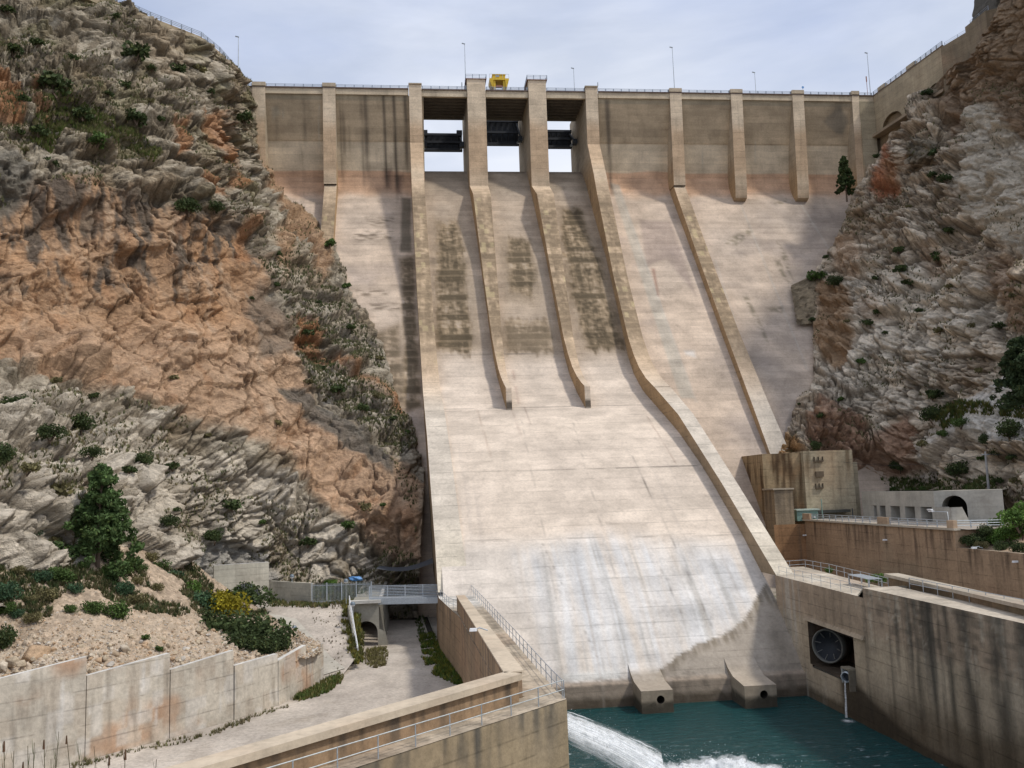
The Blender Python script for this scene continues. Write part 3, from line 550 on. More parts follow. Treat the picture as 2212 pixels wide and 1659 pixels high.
def rockdisp(P, rough, dip):
    Q = P@dip; W = np.stack([fbm(Q*.11, 3, 7), fbm(Q*.11, 3, 8), fbm(Q*.11, 3, 9)], -1)
    Q = Q+2.6*W+.5*np.stack([noise(Q*.7, 17), noise(Q*.7, 18), noise(Q*.7, 19)], -1)
    big = fbm(P*.028, 3, 200)*4.0+fbm(P*.06, 2, 210, ridged=True)*1.8
    Q2 = P@dip+1.1*W
    v0, i0, e0 = facets(Q2*np.array([.085, .085, .12]), 300, .9, .9); v1, i1, e1 = facets(Q2*np.array([.15, .15, .27]), 310); v2, i2, e2 = facets(Q2*np.array([.34, .34, .68]), 320); v3, i3, e3 = facets(Q2*np.array([.85, .85, 1.5]), 330)
    amp = .3+.9*ss(-.25, .35, fbm(P*.05, 2, 340))
    v0 = v0*(.4+.6*ss(0, .26, e0)); v1 = v1*(.45+.55*ss(0, .20, e1)); v2 = v2*(.5+.5*ss(0, .18, e2)); v3 = v3*(.5+.5*ss(0, .15, e3))
    fA = np.abs(fbm(P*np.array([.13, .13, .045]), 4, 370)); fB = np.abs(fbm(Q2*np.array([.07, .07, .26]), 4, 380)); fC = np.abs(fbm(P*np.array([.4, .4, .22]), 3, 390))
    fis = np.clip(ss(.030, .004, fA)+ss(.022, .004, fB)*(.25+.6*rough)+.3*ss(.02, .004, fC)*rough, 0, 1)
    c1, c2 = ss(.0, .10, e1), ss(.0, .12, e2)
    d = v0*2.9+v1*2.0+v2*1.1*amp+v3*.5*amp-(1-c1)*.6-(1-c2)*.4*amp+fbm(P*.6, 3, 355)*.25
    smooth_d = fbm(P*np.array([.10, .10, .045]), 4, 230, ridged=True)*1.1+v0*1.9+fbm(P*np.array([.35, .35, .05]), 4, 235)*.45+v1*.55+v2*.16+fbm(P*1.1, 2, 236)*.12-(1-c1)*.2
    low_ = ss(10, -8, P[..., 2])*(1-rough)
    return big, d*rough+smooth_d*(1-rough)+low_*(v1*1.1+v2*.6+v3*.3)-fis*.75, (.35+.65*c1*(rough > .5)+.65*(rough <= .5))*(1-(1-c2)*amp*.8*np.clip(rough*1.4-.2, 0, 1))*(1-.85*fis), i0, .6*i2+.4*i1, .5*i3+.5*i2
def pxl(f, pts, soft=14, warp=16): return lambda px, py, P: poly(px, py, pts, soft, warp, P)
G1 = np.array((.27, .225, .165)); G2 = np.array((.47, .415, .33)); WHT = np.array((.70, .62, .51)); OR1 = np.array((.48, .305, .185)); OR2 = np.array((.40, .195, .09)); GRY = np.array((.14, .132, .115))
def col_left(P, px, py, cell):
    e, i1, i2, i3 = cell
    c = G1*(1-i2[..., None]*.0)+(G2-G1)*ss(.2, .9, i2)[..., None]; c = c*(.85+.35*i3)[..., None]
    c = mixc(c, (.20, .18, .085), ss(.0, .35, fbm(P*.11, 4, 401))*ss(430, 330, py-.25*px+60)*.6); c = mixc(c, (.36, .26, .16), ss(.0, .4, fbm(P*.06, 4, 407))*.45)
    wall = poly(px, py, [(-320, 430), (0, 470), (60, 400), (120, 385), (200, 405), (290, 415), (350, 430), (420, 450), (520, 480), (575, 560), (580, 640), (650, 760), (660, 840), (760, 930), (850, 1000), (912, 1060), (912, 1210), (860, 1210), (790, 1160), (720, 1090), (560, 960), (450, 915), (250, 850), (150, 815), (0, 775), (-320, 720)], 14, 22, P)
    oc = OR1*(.82+.3*ss(-.4, .4, fbm(P*.09, 4, 402)))[..., None]; oc = mixc(oc, (.54, .385, .26), ss(.05, .5, fbm(P*.05, 3, 403))*.7); oc = mixc(oc, (.44, .24, .12), ss(.12, .5, fbm(P*.13, 3, 404))*.6)
    oc = mixc(oc, (.56, .395, .275), ss(680, 780, py)*.5)
    st = fbm(P*np.array([.55, .55, .035]), 4, 405); dst = ss(.02, .35, st+.25*ss(560, 420, py)-.5*ss(560, 760, py)+.1*ss(300, 150, abs(px-250)))
    oc = mixc(oc, (.095, .088, .078), dst*.85); oc = mixc(oc, (.52, .43, .33), ss(.25, .5, fbm(P*np.array([.9, .9, .05]), 3, 409))*ss(700, 640, py)*.5)
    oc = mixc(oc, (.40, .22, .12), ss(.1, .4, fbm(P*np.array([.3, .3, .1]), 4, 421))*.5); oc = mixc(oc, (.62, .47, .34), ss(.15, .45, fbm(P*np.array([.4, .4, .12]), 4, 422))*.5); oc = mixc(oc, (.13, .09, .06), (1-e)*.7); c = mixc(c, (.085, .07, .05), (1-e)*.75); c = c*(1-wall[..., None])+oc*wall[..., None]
    for pts, col, k in (([(-20, 170), (35, 190), (45, 270), (10, 275), (-20, 270)], OR2, .8), ([(60, 190), (75, 200), (110, 260), (95, 280), (60, 240)], OR2*.95, .6), ([(368, 262), (405, 265), (408, 330), (385, 335)], OR2, .8), ([(428, 250), (470, 245), (500, 330), (530, 400), (500, 410), (470, 360), (440, 300)], OR2, .75), ([(415, 380), (440, 370), (475, 430), (430, 410)], OR2, .7), ([(556, 300), (590, 370), (620, 420), (690, 480), (720, 560), (700, 600), (645, 500), (590, 430), (560, 370)], OR1*.9, .8), ([(640, 680), (700, 700), (695, 740), (640, 745)], OR2, .85), ([(620, 745), (690, 742), (760, 790), (850, 850), (895, 890), (860, 890), (760, 830), (680, 775)], OR2*1.02, .7), ([(590, 490), (625, 480), (630, 600), (605, 620)], OR1, .7), ([(520, 470), (545, 480), (548, 560), (520, 560)], OR2, .6)):
        c = mixc(c, col, poly(px, py, pts, 7, 12, P)*k)
    slab = poly(px, py, [(596, 842), (640, 832), (700, 868), (760, 925), (830, 975), (852, 1010), (848, 1035), (800, 1000), (730, 960), (660, 905), (610, 880)], 7, 9, P)
    c = mixc(c, GRY*(1.), slab*.85); c = mixc(c, (.2, .16, .10), slab*ss(.2, .5, fbm(P*np.array([.8, .8, .06]), 3, 408))*.5)
    s2 = poly(px, py, [(560, 600), (600, 640), (640, 760), (560, 780), (540, 700)], 10, 10, P); c = mixc(c, GRY*1.05, s2*.6)
    s3 = poly(px, py, [(-20, 330), (50, 350), (80, 420), (20, 470), (-20, 460)], 10, 10, P); c = mixc(c, GRY*1.1, s3*.7)
    wt = poly(px, py, [(-320, 760), (0, 800), (110, 832), (250, 868), (330, 905), (420, 965), (520, 985), (620, 1030), (720, 1100), (790, 1180), (820, 1260), (820, 1400), (-320, 1400)], 10, 14, P)
    up = poly(px, py, [(640, 760), (720, 780), (800, 830), (880, 900), (905, 960), (860, 985), (760, 900), (690, 850)], 10, 10, P)
    w2 = poly(px, py, [(560, 560), (640, 580), (740, 650), (820, 740), (840, 800), (760, 760), (660, 690), (600, 640)], 10, 10, P)
    cw = WHT*(.68+.42*i3)[..., None]; cw = mixc(cw, (.33, .27, .19), ss(.0, .4, fbm(P*.12, 4, 411))*.75); cw = mixc(cw, (.13, .105, .075), (1-e)*.75)
    c = c*(1-wt[..., None])+cw*wt[..., None]; m = np.maximum(up*.75, w2*.45); c = c*(1-m[..., None])+cw*.88*m[..., None]
    c = mixc(c, (.40, .385, .355), poly(px, py, [(400, 1170), (500, 1160), (580, 1200), (600, 1260), (400, 1260), (330, 1220)], 14, 8, P)*.8)
    return c, np.clip(1-wall*.72-slab*.8-s3*.4-s2*.3, .12, 1), wall
def up4(a, shp):
    r0 = np.arange(shp[0])/4.; r1 = np.arange(shp[1])/4.; i0 = np.minimum(r0.astype(int), a.shape[0]-2); i1 = np.minimum(r1.astype(int), a.shape[1]-2); f0 = np.clip(r0-i0, 0, 1)[:, None]; f1 = np.clip(r1-i1, 0, 1)[None]
    return a[i0][:, i1]*(1-f0)*(1-f1)+a[i0+1][:, i1]*f0*(1-f1)+a[i0][:, i1+1]*(1-f0)*f1+a[i0+1][:, i1+1]*f0*f1
def build_cliff(name, Pg, px, py, colfn, dip, nextra, ext, edge='right', namp=None, bamp=None):
    Nn = normals(smooth2(Pg.copy(), 6)); s4 = (slice(None, None, 4), slice(None, None, 4)); q = px[s4]
    _, rough, wall = colfn(Pg[s4], q, py[s4], (np.ones(q.shape), q*0+.5, q*0+.5, q*0+.5)); rough = up4(rough, px.shape)
    big, d, e, i1, i2, i3 = rockdisp(Pg, rough, dip)
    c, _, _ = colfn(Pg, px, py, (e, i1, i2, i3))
    P = Pg+Nn*(big*bamp+d*namp)[..., None]; c = c*(1+.12*fbm(Pg*.4, 3, 450))[..., None]
    E = P[:, -1] if edge == 'right' else P[:, 0]; Ec = c[:, -1] if edge == 'right' else c[:, 0]
    t = (np.linspace(0, 1, nextra+1)[1:]**1.3)[None, :, None]; X = E[:, None]*(1+.16*t)+t*np.array(ext)
    Xc = np.repeat(Ec[:, None], nextra, 1)
    if edge == 'right': P = np.concatenate([P, X], 1); c = np.concatenate([c, Xc], 1)
    else: P = np.concatenate([X[:, ::-1], P], 1); c = np.concatenate([Xc[:, ::-1], c], 1)
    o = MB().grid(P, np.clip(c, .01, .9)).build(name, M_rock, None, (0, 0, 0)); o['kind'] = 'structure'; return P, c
nr, nc = 800, 520
py = np.linspace(-430, 1330, nr)[:, None]+np.zeros((1, nc)); xr = np.where(py[:, 0] < 260, interp_xy(LT, py[:, 0]), interp_xy(LS, py[:, 0]))
px = -300+(xr[:, None]+300)*(np.linspace(0, 1, nc)**.92)[None]
tt_ = (px+300)/(xr[:, None]+300)
Pg = rayv(px, py, fL(px, py))
DIPL = rot('Y', -30)@rot('X', 12); DIPR = rot('Y', 40)@rot('X', 12)
PL, cL = build_cliff('cliff_left', Pg, px, py, col_left, DIPL, 14, (-1.5, 0, -1.5), namp=ss(1.01, .94, tt_)*.65+.35, bamp=ss(1.01, .80, tt_))
# ---- right cliff
RS = [(1955, 262), (1915, 300), (1890, 345), (1862, 385), (1840, 425), (1826, 455), (1812, 505), (1786, 545), (1762, 585), (1760, 640), (1758, 700), (1757, 780), (1755, 825), (1722, 872), (1700, 925), (1683, 975), (1672, 1010), (1672, 1260)]
RT = [(2190, -160), (2166, -30), (2150, 40), (2112, 112), (2042, 152), (2005, 188), (1962, 207), (1955, 262)]
ctlR = [(x, y, min(hitface(x, y)-1.6, 184)) for x, y in RS[:-3]]+[(1683, 975, 154), (1672, 1010, 153), (1672, 1260, 153), (1962, 207, 184), (2005, 188, 179), (2042, 152, 171), (2112, 112, 161), (2150, 40, 154), (2166, -30, 150), (2190, -160, 146), (2500, -160, 125), (2300, 60, 142),
 (2060, 300, 165), (2060, 450, 158), (2212, 200, 149), (2212, 400, 138), (2212, 600, 130), (2212, 800, 124), (2212, 1000, 118), (2212, 1100, 118), (2060, 600, 150), (2060, 750, 143), (2060, 900, 138), (2060, 1040, 132), (2060, 1120, 131), (2060, 1200, 131), (1950, 400, 173), (1950, 550, 163), (1950, 700, 156), (1950, 850, 151), (1950, 1000, 148), (1950, 1100, 147), (1870, 500, 178), (1870, 620, 168), (1870, 750, 161), (1870, 900, 156), (1870, 1000, 152), (1850, 1200, 150), (1790, 1000, 153), (1780, 900, 156), (2500, 200, 126), (2500, 600, 110), (2500, 1000, 97), (2500, 1200, 88), (2212, 1185, 112), (2150, 1190, 117), (2150, 1110, 121), (2120, 1260, 118), (2300, 1260, 104), (2300, 1100, 110)]
fR = rbf(ctlR)
def col_right(P, px, py, cell):
    e, i1, i2, i3 = cell
    c = np.array((.50, .40, .295))+(np.array((.76, .655, .52))-np.array((.50, .40, .295)))*ss(.25, .9, i2)[..., None]; c = c*(.82+.36*i3)[..., None]
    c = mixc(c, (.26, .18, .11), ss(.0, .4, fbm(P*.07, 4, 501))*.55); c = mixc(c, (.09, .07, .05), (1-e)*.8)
    wt = poly(px, py, [(1800, 600), (1900, 560), (2000, 560), (2120, 600), (2160, 680), (2080, 760), (1990, 900), (1900, 880), (1800, 860), (1770, 800), (1830, 740)], 26, 26, P)
    cw = WHT*1.18*(.80+.36*i3)[..., None]; cw = mixc(cw, (.13, .105, .075), (1-e)*.8); c = c*(1-wt[..., None]*.92)+cw*wt[..., None]*.92
    for pts, col, k in (([(1900, 300), (1925, 330), (1938, 370), (1932, 410), (1895, 425), (1880, 405), (1905, 370)], (.42, .16, .075), .85), ([(1905, 350), (1950, 320), (1960, 350), (1925, 400)], (.36, .22, .12), .6), ([(1805, 520), (1840, 500), (1860, 560), (1830, 600), (1800, 560)], OR1, .5), ([(1765, 600), (1815, 610), (1850, 680), (1830, 760), (1790, 790), (1758, 740)], (.38, .24, .135), .85), ([(1780, 850), (1830, 870), (1880, 960), (1960, 900), (2000, 950), (1980, 1010), (1880, 1030), (1760, 1000), (1740, 930)], (.37, .215, .14), .75), ([(1690, 920), (1720, 940), (1730, 985), (1670, 985)], (.26, .14, .05), .8), ([(2130, 560), (2200, 540), (2240, 700), (2150, 700)], (.33, .21, .13), .6), ([(1985, 530), (2020, 520), (2060, 560), (2000, 600)], OR1, .4), ([(1850, 640), (1880, 620), (1900, 660), (1860, 700)], OR1, .35)):
        c = mixc(c, col, poly(px, py, pts, 9, 14, P)*k)
    top = poly(px, py, [(2010, 180), (2040, 140), (2110, 100), (2150, 20), (2200, -160), (2520, -160), (2520, 240), (2230, 330), (2170, 270), (2140, 215), (2090, 245), (2060, 290), (2030, 260)], 10, 10, P)
    c = mixc(c, (.26, .18, .115), top*.85); c = mixc(c, (.36, .22, .13), top*ss(.0, .4, fbm(P*.1, 3, 505))*.5)
    net = poly(px, py, [(2075, 270), (2110, 225), (2150, 225), (2200, 300), (2300, 380), (2300, 620), (2180, 540), (2100, 470), (2060, 400), (2100, 330)], 12, 10, P)
    c = mixc(c, (.55, .49, .40), net*.85); gs = poly(px, py, [(2215, 760), (2260, 700), (2300, 980), (2120, 955), (2060, 930)], 8, 6, P); c = mixc(c, (.66, .62, .56), gs)
    g2 = poly(px, py, [(1985, 1010), (2030, 940), (2090, 890), (2120, 900), (2080, 960), (2040, 1030), (1960, 1040)], 8, 6, P); c = mixc(c, (.62, .57, .51), g2*.85)
    low = ss(1085, 1130, py); c = mixc(c, (.36, .27, .19), low*.6)
    blk = poly(px, py, [(1940, 300), (2040, 300), (2035, 350), (1985, 350), (1950, 330)], 8, 6, P); c = mixc(c, (.17, .155, .12), blk*.7)
    return c, np.clip(1-net*.45-gs*.85-g2*.7-.25*top, .1, 1), top
nr, nc = 720, 420
py = np.linspace(-160, 1260, nr)[:, None]+np.zeros((1, nc)); xl = np.where(py[:, 0] < 262, interp_xy(RT, py[:, 0]), interp_xy(RS, py[:, 0]))
px = xl[:, None]+(2520-xl[:, None])*(np.linspace(0, 1, nc)**1.25)[None]; tt_ = (px-xl[:, None])/(2520-xl[:, None])
dd = fR(px, py); dd = dd-5*np.exp(-(((px-1988)/52)**4+((py-285)/62)**4))
PR, cR = build_cliff('cliff_right', rayv(px, py, dd), px, py, col_right, DIPR, 14, (2., 0, -1.5), edge='left', namp=ss(-.01, .05, tt_)*.65+.35, bamp=ss(0, .22, tt_))
mb = MB(); mb.box(112.9, 119, 201.5, 215, 55, 92, 1., (.30, .24, .165)); mb.build('end_pier', M_pier, dam)
# rock rising above the far right end of the crest
mb = MB(); u = np.linspace(0, 1, 70)
P = np.zeros((70, 60, 3)); base = [rayv(np.array(x), np.array(y), np.array(d)) for x, y, d in ((2148, 60, 176), (2175, -170, 182), (2420, -170, 176), (2420, 60, 170))]
U, V = np.meshgrid(u, np.linspace(0, 1, 60), indexing='ij'); P = base[0]*((1-U)*(1-V))[..., None]+base[1]*(U*(1-V))[..., None]+base[2]*(U*V)[..., None]+base[3]*((1-U)*V)[..., None]
P = P+normals(P)*(fbm(P*.12, 4, 601, ridged=True)*3)[..., None]; back = P[:, :1]+np.linspace(.1, 1, 6)[None, :, None]*np.array([2, 14, 0]); mb.grid(np.concatenate([back[:, ::-1], P], 1), (.10, .09, .075))
o = mb.build('rock_outcrop', M_rock, None, (0, 0, 0)); o['kind'] = 'structure'
# ---------------------------------------------------------------- ground, roads, water
def col_road(P):
    c = np.broadcast_to(np.array((.46, .405, .35)), P.shape).copy(); c = mixc(c, (.55, .485, .415), ss(-.1, .4, fbm(P*.12, 4, 701))*.6); c = mixc(c, (.34, .29, .235), ss(.12, .4, fbm(P*.3, 5, 705))*.6); c = mixc(c, (.58, .52, .45), ss(.25, .1, np.abs(noise(np.stack([(P[..., 0]-.12*P[..., 1])*.5, P[..., 1]*.04, P[..., 2]*0], -1), 706)))*.25); c = mixc(c, (.36, .315, .27), ss(.0, .4, fbm(P*np.array([.5, .12, .3]), 4, 702))*.6)
    return c*(1+.14*fbm(P*1.2, 4, 703))[..., None]
M_road = concrete('gravel_road', 9., .0, .0, grain=.16, bump=.35)
def struct(o): o['kind'] = 'structure'; return o
mb = MB(); X, Y = np.meshgrid(np.linspace(-46, 5, 200), np.linspace(30, 160, 420), indexing='ij'); P = np.stack([X, Y, -18+.06*noise(np.stack([X*.3, Y*.3, X*0], -1), 3)], -1); mb.grid(P, col_road(P)); struct(mb.build('road', M_road, None, (0, 0, 0)))
def rampz(Y): return np.interp(Y, [90, 95, 102, 108, 113, 118, 140], [-18.15, -17.93, -17.0, -15.5, -14.3, -13.55, -13.5])
def edgeX(Y): return np.interp(Y, [92, 102.5, 113, 140], [-8.5, -6.6, -8.25, -8.25])
mb = MB(); v = np.linspace(90, 140, 220); P = np.zeros((120, 220, 3)); t = np.linspace(0, 1, 120)[:, None]; P[..., 1] = v[None]; P[..., 0] = -34*(1-t)+edgeX(v)[None]*t; P[..., 2] = rampz(v)[None]+.05*noise(P*.4, 5)
P[..., 2] += .9*ss(-20, -30, P[..., 0])*ss(112, 100, P[..., 1]); mb.grid(P, col_road(P)); struct(mb.build('upper_road', M_road, None, (0, 0, 0)))
p0 = atZ(540, 1335, -13.7); mb = MB(); z = -13.42
q = [atZ(x, y, z) for x, y in ((575, 1318), (640, 1322), (745, 1370-14), (660, 1372), (560, 1385))]
mb = MB().quad(q[0], q[1], q[2], q[4], .5, lambda P: np.broadcast_to(np.array((.50, .465, .40)), P.shape)*(1+.1*fbm(P, 3, 6))[..., None])
mb.v = [np.stack([a[:, 0], a[:, 1], rampz(a[:, 1])+.09], 1) for a in mb.v]
struct(mb.build('concrete_apron', M_smooth, None, (0, 0, 0)))
# water
m, n, b = newmat('river_water'); pos = N(n, 'ShaderNodeNewGeometry').outputs['Position']
b.inputs['Roughness'].default_value = .12; b.inputs['IOR'].default_value = 1.33; b.inputs['Specular IOR Level'].default_value = .5
a1 = nnoise(n, pos, .8, 7., .66, (.8, 1.7, 1)); a2 = nnoise(n, pos, .12, 4.)
fo = mth(n, 'MULTIPLY', ramp(n, a1, .57, .70), ramp(n, N(n, 'ShaderNodeAttribute', attribute_name='Col').outputs['Fac'], 0., 1.)); mxc = N(n, 'ShaderNodeMix', data_type='RGBA'); mxc.inputs['A'].default_value = (.006, .055, .058, 1); mxc.inputs['B'].default_value = (.5, .56, .6, 1)
n.links.new(fo, mxc.inputs['Factor']); n.links.new(mxc.outputs['Result'], b.inputs['Base Color'])
bp = N(n, 'ShaderNodeBump', i_Strength=.9, i_Distance=.6); n.links.new(a1, bp.inputs['Height']); n.links.new(bp.outputs[0], b.inputs['Normal']); M_water = m
X, Y = np.meshgrid(np.linspace(-4, 43.4, 260), np.linspace(20, 101, 420), indexing='ij'); P = np.stack([X, Y, X*0-23.4], -1)
P[..., 2] += .10*fbm(P*np.array([.5, .8, 1]), 4, 801)*(.3+1.4*ss(98, 72, Y)); pxw, pyw = PX(P); ff = ss(1545, 1665, pyw)*(.45+.55*ss(-.1, .3, noise(P*.25, 6)))+.03
struct(MB().grid(P, np.stack([ff]*3, -1)).build('water', M_water, None, (0, 0, 0), smooth=True))
g = MB().quad((-3000, -3000, -27), (3000, -3000, -27), (3000, 3000, -27), (-3000, 3000, -27), col=(.25, .22, .17)).build('ground', M_rock, None, (0, 0, 0)); struct(g)
# ================================================================ left bank works
def stain(base, top=None, k=.5, seed=1, dark=(.12, .10, .08), warm=(.40, .25, .16), wk=.3, ztop=None, depth=3.):
    base = np.array(base)
    def f(P):
        c = np.broadcast_to(base, P.shape).copy()
        c = mixc(c, warm, ss(.0, .4, fbm(P*.14, 4, seed+3))*wk)
        s_ = fbm(P*np.array([1.1, 1.1, .10]), 4, seed); z = P[..., 2]
        g_ = 1. if ztop is None else ss(ztop-depth*(1+.8*noise(P*np.array([.5, .5, 0]), seed+9)), ztop-depth*.15, z)
        c = mixc(c, dark, ss(.05, .4, s_+.12*(ztop is not None))*k*g_)
        return c*(1+.14*fbm(P*.5, 4, seed+5))[..., None]
    return f
C_W = (.40, .335, .26); ct = stain(C_W, k=.35, seed=900, ztop=-12, depth=4); cwt = stain((.52, .44, .34), k=.3, seed=905, wk=.35)
# terrace above the stilling basin: walkway slab, outer face to the water, inner face to the road
terr = thing('basin_wall', 'long stained concrete wall and walkway left of the chute, bending at the corner', 'wall', (5, 80, -24))
A = np.array
out_ = [(6.2, 117), (6.6, 105), (7.6, 75), (8.15, 56), (8.4, 53.5)]; ne = atZ(620, 1707, -12); far = atZ(100, 1876, -12)
P0 = A((8.4, 53.5)); P1 = A(far[:2]); dirn = (P1-P0)/np.linalg.norm(P1-P0)
inn = [(2.2, 117), (2.35, 108), (3.95, 90.5), (4.5, 70), (4.9, 55.5)]; nn_ = A((dirn[1], -dirn[0]));
wid = 2.5
if nn_[1] < 0: nn_ = -nn_
Lc = lambda P: mixc(cwt(P), (.74, .72, .68), ss(95, 103, P[..., 1])*.8)
mb = MB()
for i in range(len(out_)-1): mb.quad((*inn[i], -12), (*inn[i+1], -12), (*out_[i+1], -12), (*out_[i], -12), .4, Lc)
in2 = P0+nn_*wid; mb.quad((*inn[-1], -12.01), tuple(in2)+(-12.01,), (8.4, 53.5, -12.01), out_[-2]+(-12.01,), .4, cwt)
mb.quad((4.6, 58, -12.03), (8., 58, -12.03), (8.39, 53.5, -12.03), (P0+nn_*2.4).tolist()+[-12.03], .4, cwt); mb.quad((*P0, -11.994), (*P1, -11.994), (*(P1+nn_*wid), -11.994), (*(P0+nn_*wid), -11.994), .4, cwt); mb.build('walkway', M_wall, terr)
ow = stain((.34, .265, .17), k=.9, seed=910, ztop=-12, depth=3.4, dark=(.09, .085, .075), warm=(.30, .25, .2), wk=.5)
mb = MB(); mb.quad((*P1, -24), (*P0, -24), (*P0, -12.02), (*P1, -12.02), .25, ow)
for i in range(len(out_)-1): mb.quad((*out_[i], -24), (*out_[i+1], -24), (*out_[i+1], -12.02), (*out_[i], -12.02), .5, ow)
mb.build('water_face', M_wall, terr)
iw = stain((.35, .245, .155), k=.75, seed=915, ztop=-12, depth=5, dark=(.16, .12, .09), wk=.4)
mb = MB()
for i in range(len(inn)-1): mb.quad((*inn[i+1], -18.3), (*inn[i], -18.3), (*inn[i], -12.02), (*inn[i+1], -12.02), .3, iw)
mb.quad((2.2, 117, -18.3), (6.2, 117, -18.3), (6.2, 117, -12.02), (2.2, 117, -12.02), .5, iw); mb.build('road_face', M_wall, terr)
# parapets
pc = stain((.30, .205, .125), k=.8, seed=920, ztop=-10.7, depth=2.2, dark=(.085, .07, .055)); ctop = stain((.56, .47, .36), k=.25, seed=925, dark=(.3, .25, .19))
par = thing('parapet_wall', 'solid concrete parapet along the chute walkway, dropping to the road', 'wall', (4.6, 75, -18))
a, b_ = A((3.95, 95.3)), A((4.95, 55.2)); mb = MB(); mb.hexa([(3.9, 95.4, -18.3), (3.95+.75, 95.4, -18.3), (5.95, 54.5, -18.3), (4.95, 54.2, -18.3), (3.9, 95.4, -10.5), (4.65, 95.4, -10.5), (5.95, 54.5, -10.5), (4.95, 54.2, -10.5)], .3, iw); mb.build('wall_body', M_wall, par)
mb = MB(); mb.hexa([(3.85, 95.45, -10.497), (4.75, 95.45, -10.497), (6.05, 54.35, -10.497), (4.85, 53.9, -10.497), (3.85, 95.45, -10.4), (4.75, 95.45, -10.4), (6.05, 54.35, -10.4), (4.85, 53.9, -10.4)], .3, ctop); mb.build('coping', M_smooth, par)
q0 = atZ(1128, 1455, -10.4)[:2]; q1 = atZ(540, 1627, -10.4)[:2]; dq = (q1-q0)/np.linalg.norm(q1-q0); nq = A((dq[1], -dq[0])); nq = nq if nq[1] > 0 else -nq
qE = q0+dq*34; par = thing('parapet_wall', 'solid concrete parapet running toward the viewer beside the gravel road', 'wall', (*q0, -18))
def slabwall(a, b, off0, off1, z0, z1, res, col):
    a0, a1 = a+nq*off0, a+nq*off1; b0, b1 = b+nq*off0, b+nq*off1
    return MB().hexa([(*a0, z0), (*b0, z0), (*b1, z0), (*a1, z0), (*a0, z1), (*b0, z1), (*b1, z1), (*a1, z1)], res, col)
slabwall(q0, qE, .28, 1.0, -18.3, -10.75, .22, pc).build('wall_body', M_wall, par)
slabwall(q0, qE, 0, 1.25, -10.747, -10.4, .25, ctop).build('coping', M_smooth, par)
M_pipe = plain('pale_handrail', (.52, .55, .55), .5, .4)
rr = [(6.25, 112, -12), (6.6, 104, -12), (7.55, 75, -12), (8.05, 57, -12), (8.2, 53.8, -12)]
railing('thin steel railing along the walkway edge above the chute', rr, 1.05, 2.1, 2, .028, .03, M_steel, name='walkway_railing')
e0 = P0+nn_*.18; e1 = P0+dirn*45+nn_*.18
railing('pale two bar handrail along the near walkway edge', [(*e0, -12), (*e1, -12)], 1.05, 2.4, 2, .028, .035, M_pipe, M_steel, name='walkway_railing')
railing('low railing at the bend of the white walkway beside the footbridge', [(2.5, 107.4, -12), (3.2, 99, -12), (4.0, 95.6, -12)], 1., 2., 2, .025, .03, M_steel, name='walkway_railing')
# globe and box lamps on the parapet
for (x, y, Y, lab) in ((1352*.349+540+0, 1338.5+0, 0, ''),):
    pass
def walllamp(x, y, X, lab, flip=1):
    p = atX(x, y, X) if X is not None else None; t = thing('wall_lamp', lab, 'wall lamp', tuple(p), 'lamps on short brackets on the concrete walls')
    MB().tube([p+A((.9*flip, .0, -.1)), p+A((.3*flip, 0, .12)), p], .05, 6, (.5, .5, .5)).build('bracket', M_steel, t)
    MB().hexa([p+A(q) for q in ((-.45, -.16, -.1), (.1, -.16, -.1), (.1, .16, -.1), (-.45, .16, -.1), (-.4, -.13, .1), (.1, -.13, .1), (.1, .13, .1), (-.4, .13, .1))]).build('lamp_head', M_white, t)
walllamp(1027, 1360, 4.05, 'small white lamp on the parapet facing the gravel road')
# footbridge
bz = -12.35; t = thing('footbridge', 'grey steel footbridge with four rail bars over the lower road', 'bridge', (-2, 113, bz))
bl, br_ = A((-6.0, 113.8)), A((2.7, 112.0))
for off in (0, 1.7):
    o_ = A((0, off)); MB().beam((*(bl+o_), bz-.35), (*(br_+o_), bz-.35), .12, .7).build('girder', M_steel, t)
    for k in range(4):
        zz = bz+.28+k*.36; MB().beam((*(bl+o_), zz), (*(br_+o_), zz), .05, .09).build('rail', M_steel, t)
    for k in range(5 if off else 3):
        p = bl+o_+(br_-bl)*k/(4 if off else 2); MB().box(p[0]-.05, p[0]+.05, p[1]-.05, p[1]+.05, bz, bz+1.42).build('post', M_steel, t)
MB().hexa([(*bl, bz-.05), (*br_, bz-.05), (br_[0], br_[1]+1.7, bz-.05), (bl[0], bl[1]+1.7, bz-.05), (*bl, bz+.02), (*br_, bz+.02), (br_[0], br_[1]+1.7, bz+.02), (bl[0], bl[1]+1.7, bz+.02)]).build('deck', M_steel, t)
